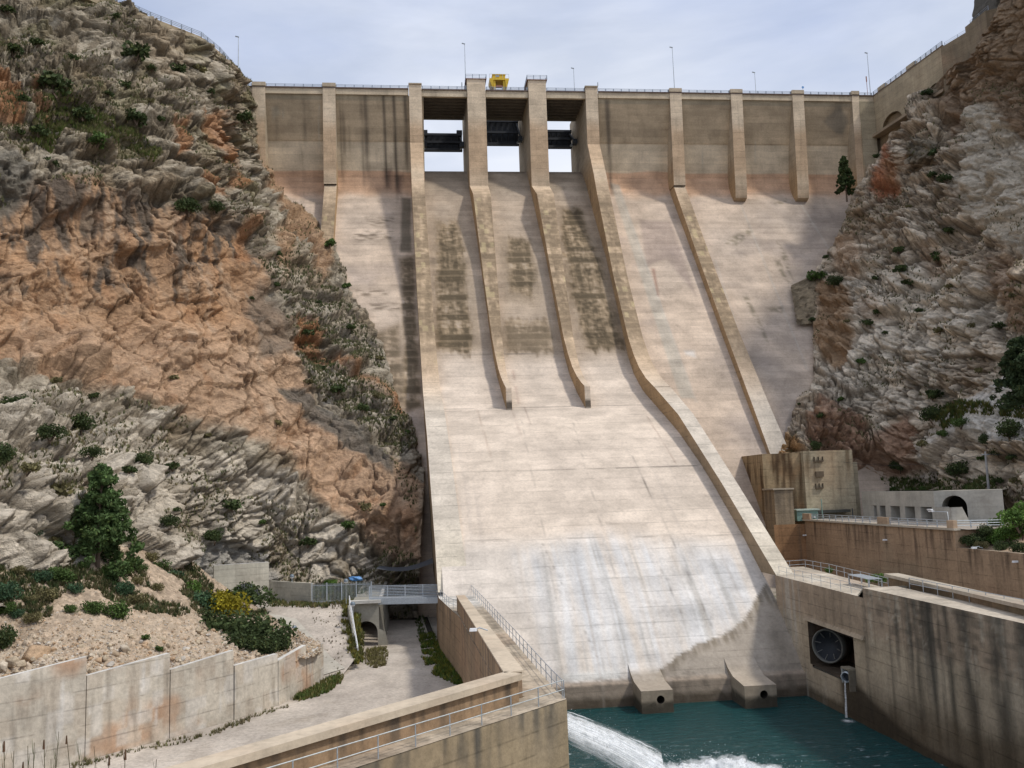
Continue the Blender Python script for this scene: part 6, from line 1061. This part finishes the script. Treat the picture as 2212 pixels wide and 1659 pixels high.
for x, y, r, X_, k, lab in ((2128, 1146, 20, 64.5, 'D', 'dark bush on the terrace corner left of the bright green bushes'), (2150, 1128, 18, 68, 'G', 'green bush right of the gallery arch'), (2175, 1150, 26, 66, 'B', 'bright green bush in the middle of the right edge thicket'), (2208, 1140, 30, 67, 'G', 'green bush cut by the right edge beside the gallery'), (2090, 1166, 16, 63, 'D', 'dark bush hanging below the terrace corner coping'), (2120, 1176, 16, 63, 'O', 'dry bush above the start of the lower retaining wall'), (2160, 1180, 18, 63.5, 'D', 'dark bush over the lower retaining wall, middle one'), (2205, 1183, 20, 63.5, 'D', 'dark bush over the lower retaining wall at the picture edge'), (2225, 1100, 36, 70, 'B', 'tall bright green bush at the right edge behind the gallery end')):
    p = atX(x, y+r*.5, X_); rr = r*p[1]/1950; putbush(p, rr*1.1, k, lab, 'bushes at the right end of the terrace', zs=1.1)
for x, y, r, Y, lab in ((1902, 1238, 20, 96, 'leafy green shrub behind the right platform'), (1880, 1246, 12, 96, 'small green shrub beside the platform canopy'), (1790, 1226, 12, 118, 'small green shrub behind the platform railing')):
    rr = r*Y/1950; p = atY(x, y+r, Y); putbush(p, rr, 'B', lab, 'shrubs behind the platform', zs=1.2)
for x, y, r, Y, k, lab in ((705, 1268, 16, 128, 'G', 'green bush behind the picket fence, left one'), (735, 1262, 15, 129, 'D', 'dark bush behind the picket fence, middle one'), (690, 1285, 15, 127, 'O', 'olive bush low behind the picket fence'), (760, 1280, 15, 125, 'O', 'yellowish bush behind the right end of the fence')):
    rr = r*Y/1950; p = atY(x, y+r*.8, Y+2); putbush(p, rr, k, lab, 'bushes behind the fence')
for x, y, k in ((40, 1225, 'O'), (60, 1160, 'G'), (70, 1290, 'O'), (125, 1195, 'O'), (150, 1240, 'G'), (235, 1230, 'G'), (300, 1250, 'O'), (310, 1225, 'G'), (340, 1262, 'O'), (55, 1070, 'O'), (95, 1085, 'O'), (130, 1110, 'G'), (160, 1150, 'G'), (20, 1140, 'O'), (75, 1330, 'O'), (150, 1310, 'G'), (120, 1160, 'O'), (300, 1290, 'O'), (180, 1215, 'G'), (270, 1225, 'G'), (35, 1320, 'T'), (10, 1310, 'G'), (90, 1240, 'T'), (330, 1200, 'O')):
    r = rg.uniform(14, 24); p = on('S', x, y+r*.5); rr = r*p[1]/1950; putbush(p, rr, k, 'mixed green or dry bush in the thicket around the tall pine', 'thicket bushes around the tall pine', zs=1.15)
# pines
def pine(p, h, rad, label, seed, col=GD, n=5200, sz=.2, lean=0, slim=1.):
    g = np.random.default_rng(seed); p = np.array(p, float); t = thing('pine_tree', label, 'tree', tuple(p)); bl = []; a0 = seed
    for i in range(78):
        z = h*(.10+.88*g.random()**.85); f = z/h; R = rad*(1-f**2.2)*(.5+.5*min(1, f*4))*(.72+.4*math.sin(a0+f*9)*g.random())*g.uniform(.25, 1.0)+.06*rad; a = g.random()*6.28; b = rad*(.13+.13*g.random())*(1.15-f*.5)
        bl.append((p[0]+R*math.cos(a)+lean*f, p[1]+R*math.sin(a), p[2]+z, b))
    for i in range(60):
        z = h*(.12+.8*g.random()); f = z/h; R = rad*(1.12-f)*(.8+.3*g.random()); a = g.random()*6.28; bl.append((p[0]+R*math.cos(a)+lean*f, p[1]+R*math.sin(a), p[2]+z+.15*R, rad*.10))
    bl += [(p[0]+lean, p[1], p[2]+h*.97, rad*.13), (p[0]+lean*.95, p[1], p[2]+h*.9, rad*.2)]
    leafcloud(n, bl, sz, col, seed, .4, 2.2).build('crown', M_leaf, t)
    m = MB(); m.tube([p+np.array([0, 0, -.8]), p+np.array([lean*.4, 0, h*.5]), p+np.array([lean, 0, h*.93])], [.035*h*.6, .02*h*.6, .05], 8)
    for b in bl[:26]: zt = b[2]-.12*h*.3; m.tube([(p[0]+lean*(zt-p[2])/h, p[1], zt-.4), (b[0], b[1], b[2])], [.05, .02], 5)
    m.build('trunk', M_bark, t); return t
p = on('S', 205, 1275); pine(atY(208, 1290, 92), 12.6, 4.3, 'tall green pine standing on the near left slope', 5, (.075, .125, .042), 15000, .2, .3)
pine(atY(1829, 428, 186), 9.8, 2.3, 'slender dark pine on the cliff edge against the right dam face', 6, GD, 5200, .30)
pine(atY(2215, 890, 108), 9.5, 4.2, 'large dark pine cut by the right picture edge', 7, (.042, .065, .028), 12000, .22)
# scrub tufts (nobody could count them)
def tufts(name, P, n, size, cols, seed, label, lo=5, up=1.):
    g = np.random.default_rng(seed); P = np.asarray(P).reshape(-1, 3); k = g.integers(0, len(P), n); c = P[k]; m = lo; th = g.random((n, m))*6.28; s = (size*(.5+g.random(n)))[:, None]
    d = np.stack([np.cos(th)*.55, np.sin(th)*.55, up*(.6+.6*g.random((n, m)))], -1)*s[..., None]; w_ = np.stack([-np.sin(th), np.cos(th), 0*th], -1)*(s*.17)[..., None]
    b = c[:, None]+w_*0; V = np.stack([b-w_-np.array([0, 0, .1]), b+w_-np.array([0, 0, .1]), b+d], 2).reshape(-1, 3)
    cc = np.array(cols)[g.integers(0, len(cols), n)]*(.7+.6*g.random((n, 1))); MBo = MB().add(V, t=np.arange(len(V)).reshape(-1, 3), c=np.repeat(cc, 3*m, 0)); o = MBo.build(name, M_leaf, None, (0, 0, 0)); tag(o, label, 'plants', kind='stuff'); return o
pxL, pyL = PX(PL); mk = (fbm(PL*.09, 3, 901) > .02) & (pxL > -20) & (pxL < 900); NZ = np.gradient(PL[..., 2], axis=1)
wl = poly(pxL, pyL, [(-30, 470), (120, 385), (350, 430), (520, 480), (650, 760), (850, 1000), (912, 1210), (720, 1110), (450, 915), (150, 815), (-30, 775)], 4) > .5
sl_ = poly(pxL, pyL, [(596, 842), (640, 832), (760, 925), (852, 1010), (848, 1035), (730, 960), (610, 880)], 4) > .5
q = PL[mk & ~wl & ~sl_]
tufts('cliff_scrub', q, 15000, .36, [(.17, .17, .08), (.12, .135, .06), (.24, .20, .115)], 11, 'low dry scrub and grass growing on the left cliff', 8)
ga = poly(pxL, pyL, [(100, 210), (150, 195), (230, 240), (300, 290), (350, 330), (330, 350), (240, 300), (140, 270), (110, 330), (60, 300)], 12) > .4
tufts('cliff_grass', PL[ga], 3600, .5, [(.10, .14, .035), (.15, .165, .055), (.2, .18, .09)], 12, 'green grass patch on the upper left cliff', 8)
gb2 = poly(pxL, pyL, [(640, 760), (720, 780), (800, 830), (880, 900), (905, 960), (860, 985), (760, 900), (690, 850)], 8) > .5
tufts('cliff_grass', PL[gb2], 2200, .42, [(.17, .17, .085), (.12, .14, .06), (.22, .2, .12)], 13, 'grey green grass tufts on the pale band above the slab', 8)
gb3 = poly(pxL, pyL, [(560, 560), (640, 540), (760, 660), (835, 770), (830, 800), (740, 760), (640, 690)], 8) > .5
tufts('cliff_grass', PL[gb3], 2400, .42, [(.16, .165, .08), (.11, .13, .055), (.2, .185, .11)], 14, 'grey green scrub on the cliff rim beside the dam slope', 8)
pxR, pyR = PX(PR); q = PR[(fbm(PR*.1, 3, 902) > .06) & (pxR < 2230) & (pyR > 180)]
tufts('cliff_scrub', q, 5500, .34, [(.17, .165, .08), (.12, .13, .06), (.24, .20, .12)], 15, 'low dry scrub scattered over the right cliff', 8)
gs2 = poly(pxR, pyR, [(2010, 900), (2060, 868), (2120, 872), (2212, 885), (2212, 905), (2090, 893), (2040, 930)], 6) > .5
if gs2.any(): tufts('cliff_grass', PR[gs2], 1300, .6, [(.12, .12, .035), (.07, .10, .03)], 16, 'yellow green grass along the shelf under the grey gravel chute', 8)
gs3 = (pyR > 1035) & (pyR < 1066) & (pxR > 1860) & (pxR < 2150)
if gs3.any(): tufts('cliff_grass', PR[gs3], 1200, .5, [(.08, .12, .035), (.12, .13, .05)], 17, 'green grass along the top of the gallery roof', 8)
gs4 = (fbm(PS*.14, 3, 903) > .08) & (pyS < 1330)
tufts('slope_scrub', PS[gs4], 4200, .4, [(.09, .10, .04), (.15, .13, .07), (.06, .09, .035)], 18, 'dry grass and scrub on the near left slope', 8)
def region(pts, z, n, seed):   # random ground points inside a pixel polygon at height z (number or function of Y)
    g = np.random.default_rng(seed); pts = np.array(pts, float); W_ = np.array([atZ(x, y, z) for x, y in pts]); lo, hi = W_.min(0), W_.max(0); X_ = g.uniform(lo[0], hi[0], n*6); Y_ = g.uniform(lo[1], hi[1], n*6); Q = np.stack([X_, Y_, X_*0+z], -1)
    a, b = X_*10, Y_*10; k = poly(a, b, [(u[0]*10, u[1]*10) for u in W_], 4) > g.random(len(X_)); Q = Q[k]; Q = Q[(noise(Q*.5, seed) > -.25)]; return Q[:n]
for pts, z, n, sz, cols, lab in (([(906, 1372), (935, 1370), (950, 1400), (990, 1440), (1040, 1462), (1030, 1486), (985, 1480), (935, 1455), (915, 1420)], -18, 2600, .32, [(.07, .12, .025), (.10, .14, .03), (.20, .19, .03)], 'green weeds with yellow flowers along the foot of the parapet'),
   ([(898, 1298), (912, 1298), (922, 1372), (905, 1378), (900, 1340)], -18, 500, .3, [(.08, .11, .03)], 'narrow strip of weeds beside the drain trench'),
   ([(742, 1330), (764, 1326), (786, 1412), (772, 1420), (745, 1395)], -16.6, 1500, .38, [(.14, .13, .05), (.22, .19, .04), (.12, .14, .04)], 'dry yellow weeds left of the sloping wall with white handrail'),
   ([(790, 1402), (832, 1400), (834, 1440), (806, 1446), (790, 1432)], -18, 700, .3, [(.16, .15, .05), (.20, .17, .09)], 'dry weeds in front of the arched underpass'),
   ([(636, 1500), (700, 1470), (735, 1458), (742, 1470), (700, 1500), (640, 1518)], -18, 900, .33, [(.08, .12, .03), (.16, .15, .05)], 'weeds at the end of the stepped retaining wall'),
   ([(582, 1296), (680, 1298), (800, 1300), (800, 1308), (680, 1312), (585, 1310)], -13.5, 1100, .32, [(.14, .14, .05), (.19, .16, .07), (.09, .12, .04)], 'weeds along the foot of the pale side wall and fence'),
   ([(676, 1262), (800, 1262), (800, 1296), (676, 1296)], -13.4, 1400, .6, [(.07, .10, .035), (.13, .13, .05)], 'rough green vegetation behind the picket fence'),
   ([(660, 1325), (745, 1320), (740, 1400), (690, 1380)], -15.2, 260, .18, [(.16, .12, .07), (.14, .13, .06)], 'sparse dry weeds on the upper road'),
   ([(150, 1652), (450, 1580), (620, 1522), (625, 1527), (455, 1590), (160, 1662)], -18, 700, .22, [(.14, .14, .06), (.2, .17, .1)], 'thin weeds along the foot of the stepped wall'),
   ([(640, 1322), (765, 1312), (742, 1330), (720, 1345)], -13.6, 10, .2, [(.12, .12, .05)], 'few weeds near the underpass parapet')):
    q = region(pts, z, n, int(abs(pts[0][0])))
    if z > -17.9 and z < -13.55: q[:, 2] = rampz(q[:, 1])+.02
    if len(q): tufts('weeds', q, len(q), sz, cols, int(pts[0][1]), lab, 7)
# ---------------------------------------------------------------- stones
def rockmesh(seed, nu=15, nv=22):
    th, ph = np.meshgrid(np.linspace(0, np.pi, nu), np.linspace(0, 2*np.pi, nv+1), indexing='ij'); D = np.stack([np.sin(th)*np.cos(ph), np.sin(th)*np.sin(ph), np.cos(th)], -1); g_ = np.random.default_rng(seed+50); pn = g_.normal(size=(13, 3)); pn /= np.linalg.norm(pn, axis=1, keepdims=True); hh = g_.uniform(.5, .95, 13); dt = D@pn.T; rr_ = np.where(dt > .05, hh/np.maximum(dt, .05), 9).min(-1); D = D*np.minimum(rr_, 1.15)[..., None]*np.array([1, .8, .7])
    return D
RM = [rockmesh(s_) for s_ in range(6)]; rcol = [(.46, .38, .28), (.52, .45, .36), (.40, .31, .22), (.50, .46, .41), (.44, .31, .20)]
rp_ = []
for s_ in range(6): o = MB().grid(RM[s_], rcol[s_ % 5]).build('boulder', M_stone, None, (0, 0, 0)); rp_.append(o.data); bpy.data.objects.remove(o)
g = np.random.default_rng(3)
BL = [(82, 1412, 40, 'largest pale boulder above the left end of the stepped wall'), (28, 1430, 22, 'tan boulder at the left picture edge above the wall'), (10, 1445, 16, 'brown boulder in the bottom left rock pile'), (48, 1436, 15, 'small boulder between the tan one and the largest'), (270, 1400, 17, 'pale wedge shaped boulder above the second wall step'), (212, 1424, 14, 'round boulder behind the step between first and second panel'), (198, 1446, 14, 'boulder in the notch at the first step of the wall'), (228, 1417, 13, 'boulder right of the notch at the first wall step'), (252, 1412, 12, 'upright boulder left of the pale wedge boulder'), (432, 1362, 12, 'lone pale boulder at the edge of the dark bushes'), (243, 1436, 11, 'boulder resting just over the second wall panel'), (395, 1425, 10, 'boulder in the notch at the second step of the wall'), (187, 1440, 9, 'small stone directly on the first wall step')]
def putrock(p, r, lab, grp): o = bpy.data.objects.new('boulder', rp_[g.integers(0, 6)]); COL.objects.link(o); o.location = p; o.scale = (r, r, r); o.rotation_euler = tuple(g.uniform(-.5, .5, 2))+(g.uniform(0, 6.28),); return tag(o, lab, 'boulder', grp)
for x, y, r, lab in BL: p = on('S', x, y); putrock(p+np.array([0, -.1, .1]), r*p[1]/1950*.8, lab, 'boulders above the stepped wall')
for k in range(120):
    x = g.uniform(-20, 560); y = np.interp(x, [0, 180, 186, 365, 368, 504, 600], [1462, 1419, 1455, 1411, 1440, 1405, 1420])-g.uniform(-4, 60)**1; p = on('S', x, y); putrock(p, g.uniform(4, 9)*p[1]/1950, 'small tan boulder in the loose rock pile above the stepped wall', 'small boulders in the rock pile')
n = 15000; Pn = PS.reshape(-1, 3); wgt = np.clip(near.ravel()*2.2+.25, 0, 3)*(pyS.ravel() > 1230-.0*pyS.ravel()); kk = g.choice(len(Pn), n, p=wgt/wgt.sum()); Vs, Cs = [], []
for s_ in range(6):
    kx = kk[s_::6]; sz = (.05+.13*g.random(len(kx))**2.5)[:, None, None, None]; D = rockmesh(s_, 5, 6); a = g.random(len(kx))*6.28; ca, sa = np.cos(a)[:, None, None], np.sin(a)[:, None, None]
    R_ = np.stack([D[None, ..., 0]*ca-D[None, ..., 1]*sa, D[None, ..., 0]*sa+D[None, ..., 1]*ca, D[None, ..., 2]+0*ca], -1)*sz+Pn[kx][:, None, None]; nvv = D.shape[0]*D.shape[1]; base = grid_faces(D.shape[0], D.shape[1])
    Vs.append((R_.reshape(-1, 3), (base[None]+np.arange(len(kx))[:, None, None]*nvv).reshape(-1, 4), np.repeat(np.array(rcol)[g.integers(0, 5, len(kx))]*(.75+.5*g.random((len(kx), 1))), nvv, 0)))
mb = MB()
for a, b, c in Vs: mb.add(a, q=b, c=c)
tag(mb.build('gravel', M_stone, None, (0, 0, 0)), 'loose tan stones covering the scree slope', 'gravel', kind='stuff')
# reeds in the near foreground
for i, (x, y) in enumerate(((9, 1600), (60, 1611), (74, 1604), (95, 1597), (121, 1618), (127, 1580), (144, 1588), (168, 1606), (203, 1612), (271, 1618), (338, 1640), (30, 1622), (236, 1632), (180, 1640), (110, 1640), (50, 1645))):
    Y = 26+(i*37 % 9); p = atY(x, y, Y); b0 = p+np.array([rg.uniform(-.3, .3), 0, -3.2]); m = MB(); m.tube([b0, (b0+p)/2+np.array([.04, 0, 0]), p], [.022, .016, .008], 5, (.10, .09, .045))
    for k in range(7):
        q = b0+(p-b0)*(.45+.075*k); sd = 1 if k % 2 else -1; tip = q+np.array([sd*rg.uniform(.06, .16), rg.uniform(-.1, .1), rg.uniform(.3, .5)]); m.add([q+np.array([0, 0, -.02]), q+np.array([.03*sd, 0, .06]), tip], t=[(0, 1, 2)], c=(.07, .10, .03) if i % 3 else (.15, .10, .05))
    if i % 3 == 0: m.tube([p-np.array([0, 0, .28]), p-np.array([0, 0, .02])], [.035, .02], 6, (.13, .075, .045))
    tag(m.build('reed', M_leaf), 'thin reed stem standing in the lower left foreground', 'reed', 'reeds in the lower left foreground')
p = atY(4, 990, 96); tag(MB().tube([(p[0]+.0, 96, p[2]-2.6), (p[0], 96, p[2]+.2)], .06, 6).build('pole', M_white), 'thin pale pole at the left picture edge among bushes', 'pole')
# blue litter, cans
for x, y, z, r, lab in ((1012, 1437, -17.9, .25, 'blue container lying in the weeds at the parapet foot'), (654, 1388, -14.9, .14, 'small blue bottle on top of the stepped wall end')):
    p = atZ(x, y, z); tag(MB().tube([p+np.array([-r, 0, r]), p+np.array([r*.6, .1, r]), p+np.array([r*1.3, .1, r])], [r*.8, r*.8, r*.35], 10).build('container', M_blue), lab, 'litter')
t = thing('blue_tarpaulin', 'crumpled blue tarpaulin heap at the cliff foot behind the fence', 'tarpaulin', tuple(atY(768, 1252, 128))); m = MB(); c_ = atY(768, 1250, 128); th, ph = np.meshgrid(np.linspace(0, np.pi, 12), np.linspace(0, 2*np.pi, 24), indexing='ij'); S = np.stack([np.sin(th)*np.cos(ph)*.9, np.sin(th)*np.sin(ph)*.5, np.cos(th)*.28], -1); S = S*(1+1.*noise(S*5, 3))[..., None]+c_; m.grid(S); m.build('sheet', M_blue, t)
# dark net canopy strung across the gorge
mb = MB(); U, V = np.meshgrid(np.linspace(0, 1, 30), np.linspace(0, 1, 8), indexing='ij'); a0, a1 = atY(812, 1228, 128), atY(936, 1216, 126); b0, b1 = atY(820, 1222, 138), atY(934, 1205, 136)
P = a0*((1-U)*(1-V))[..., None]+a1*(U*(1-V))[..., None]+b0*((1-U)*V)[..., None]+b1*(U*V)[..., None]; P[..., 2] -= .7*np.sin(U*np.pi); tag(mb.grid(P).build('shade_net', plain('dark_net', (.05, .06, .075), .8)), 'dark net sagging across the gorge above the footbridge', 'net')
# drain trench on the lower road
t = thing('drain_trench', 'narrow concrete drain trench beside the terrace wall foot', 'drain', (1, 105, -18)); a, b = atZ(903, 1312, -18), atZ(925, 1378, -18); d = (b-a)/np.linalg.norm(b-a)
for o1, o2, nm in ((0, .18, 'kerb'), (1.0, 1.18, 'kerb')): MB().beam(a+np.array([o1, 0, .1]), b+np.array([o1, 0, .1]), .18, .3, (.4, .36, .3)).build(nm, M_smooth, t)
MB().beam(a+np.array([.5, 0, .02]), b+np.array([.5, 0, .02]), .8, .05, (.05, .045, .035)).build('channel_bed', M_smooth, t)
# water jet and spray (volumes)
def volmat(name, dens, nscale, lo, hi, stretch=(1, 1, 1)):
    m = bpy.data.materials.new(name); m.use_nodes = True; n = m.node_tree; n.nodes.clear(); o = N(n, 'ShaderNodeOutputMaterial'); v = N(n, 'ShaderNodeVolumePrincipled'); v.inputs['Color'].default_value = (.97, .985, 1, 1)
    pos = N(n, 'ShaderNodeNewGeometry').outputs['Position']; n.links.new(mth(n, 'MULTIPLY', ramp(n, nnoise(n, pos, nscale, 5., .65, stretch), lo, hi), dens), v.inputs['Density']); n.links.new(v.outputs[0], o.inputs['Volume']); return m
M_jet = volmat('jet_mist', .22, .9, .30, .8, (.6, .6, 1.5)); M_spray = volmat('spray_mist', 2.6, .9, .40, .72)
pp = [atY(x, y, Y) for x, y, Y in ((1150, 1542, 69), (1228, 1572, 70), (1290, 1598, 71), (1350, 1628, 72), (1430, 1672, 73))]
ring = resample(np.array([[p[1], p[0], p[2]] for p in pp]), .22)[:, [1, 0, 2]]; rad = np.linspace(1.0, 1.7, len(ring))
M_drop = plain('water_drops', (.93, .95, .97), .5, 0, .02)
jt = thing('water_jet', 'broad white water jet shooting out from behind the left basin wall', 'water jet', tuple(ring[0]))
gj = np.random.default_rng(8); m = MB(); nR = len(ring)
for k in range(160):   # torn strands of water inside the widening jet
    a_, q_ = gj.uniform(0, 6.28), gj.uniform(.1, 1.)**.6; i0 = int(gj.uniform(0, .8)*nR); i1 = min(nR-1, i0+int(gj.uniform(.12, .45)*nR)); idx = np.arange(i0, i1+1)
    if len(idx) < 3: continue
    off = np.array([.35*math.cos(a_), math.cos(a_)*.6, math.sin(a_)])*q_; P_ = ring[idx]+off*rad[idx][:, None]; P_ = P_+.06*np.stack([noise(P_*1.5, 61), noise(P_*1.5, 62), noise(P_*1.5, 63)], -1); w_ = gj.uniform(.012, .045)*np.sin(np.linspace(.15, 3.0, len(idx)))[:, None]
    m.grid(np.stack([P_-np.array([0, 0, 1])*w_, P_+np.array([0, 0, 1])*w_]), (1.2, 1.2, 1.2))
o = m.build('strands', M_drop, jt); o['kind'] = 'stuff'
rs = resample(np.c_[ring, rad], .05) if False else np.stack([np.interp(np.linspace(0, len(ring)-1, 240), np.arange(len(ring)), c_) for c_ in np.c_[ring, rad].T], 1)
for k, (off, sp, al) in enumerate((((0, 0, 0), 1., 1.9), ((-.1, -.25, .10), .8, 1.5), ((.1, .3, -.15), 1.25, 1.0))):   # feathered sheets of white water along the flight path
    v = np.linspace(-1, 1, 170)[None, :]; u = np.linspace(0, 1, 240)[:, None]; Qn = np.stack([u*3+0*v, v*9+k*7+0*u, 0*u*v], -1); st = fbm(Qn, 5, 880+k); e_ = .12*noise(np.stack([u*6+0*v, np.sign(v)*3+0*u, 0*u*v+k], -1), 7)
    P_ = rs[:, None, :3]+np.array(off)+(rs[:, 3][:, None]*v*sp)[..., None]*np.array([.12, .62, .72])+(.30*rs[:, 3][:, None]*np.sqrt(np.clip(1-v*v, 0, 1))+.10*st)[..., None]*np.array([.1, -.75, .65])
    a_ = al*np.clip(1-(np.abs(v)+e_)**2.2, 0, 1)*np.clip(.75+1.5*st, .05, 1.6); MB().grid(P_, np.stack([a_]*3, -1)).build('water_sheet', M_foam, jt, smooth=True)
def drops(n, cen, sig, size, seed, name, par):
    g = np.random.default_rng(seed); c = cen+g.normal(size=(n, 3))*sig; s = size*(.4+g.random((n, 1, 1))); V = (c[:, None]+g.normal(size=(n, 3, 3))*s).reshape(-1, 3); V[:, 2] = np.maximum(V[:, 2], -23.35); o = MB().add(V, t=np.arange(3*n).reshape(-1, 3), c=(1.5, 1.5, 1.5)).build(name, M_drop, par); o['kind'] = 'stuff'
kk_ = g.integers(0, len(ring), 12000); drops(12000, ring[kk_]+np.array([0, 0, .0]), rad[kk_][:, None]*.42, .017, 21, 'droplets', jt)
th, ph = np.meshgrid(np.linspace(0, np.pi, 40), np.linspace(0, 2*np.pi, 70), indexing='ij'); sp_ = np.stack([np.sin(th)*np.cos(ph), np.sin(th)*np.sin(ph), np.cos(th)], -1)
cS_ = thing('spray_cloud', 'white spray cloud where the jet strikes the water at the bottom edge', 'spray', (20, 73, -23.4))
for x, y, Y, rx, rz in ((1420, 1700, 72, 2.4, 1.4), (1490, 1690, 73, 2.4, 1.3), (1565, 1684, 73.5, 2.4, 1.4), (1640, 1688, 73, 2.2, 1.0)):
    c_ = atY(x, y, Y); dsp = (1+.30*noise(sp_*2.2+x, 5)+.24*noise(sp_*5+x, 6)+.16*noise(sp_*11+x, 7)); S = sp_*np.array([rx, 1.5, rz])*dsp[..., None]+c_; MB().grid(S, (1.3, 1.3, 1.3)).build('foam', M_foam, cS_)
    S = sp_*np.array([rx*1.15, 1.8, rz*1.3])*(.3+.7*dsp)[..., None]+c_; MB().grid(S).build('mist', M_spray, cS_)
    drops(1800, c_+np.array([0, 0, .3]), np.array([rx*.6, .9, rz*.6]), .025, int(x), 'droplets', cS_)
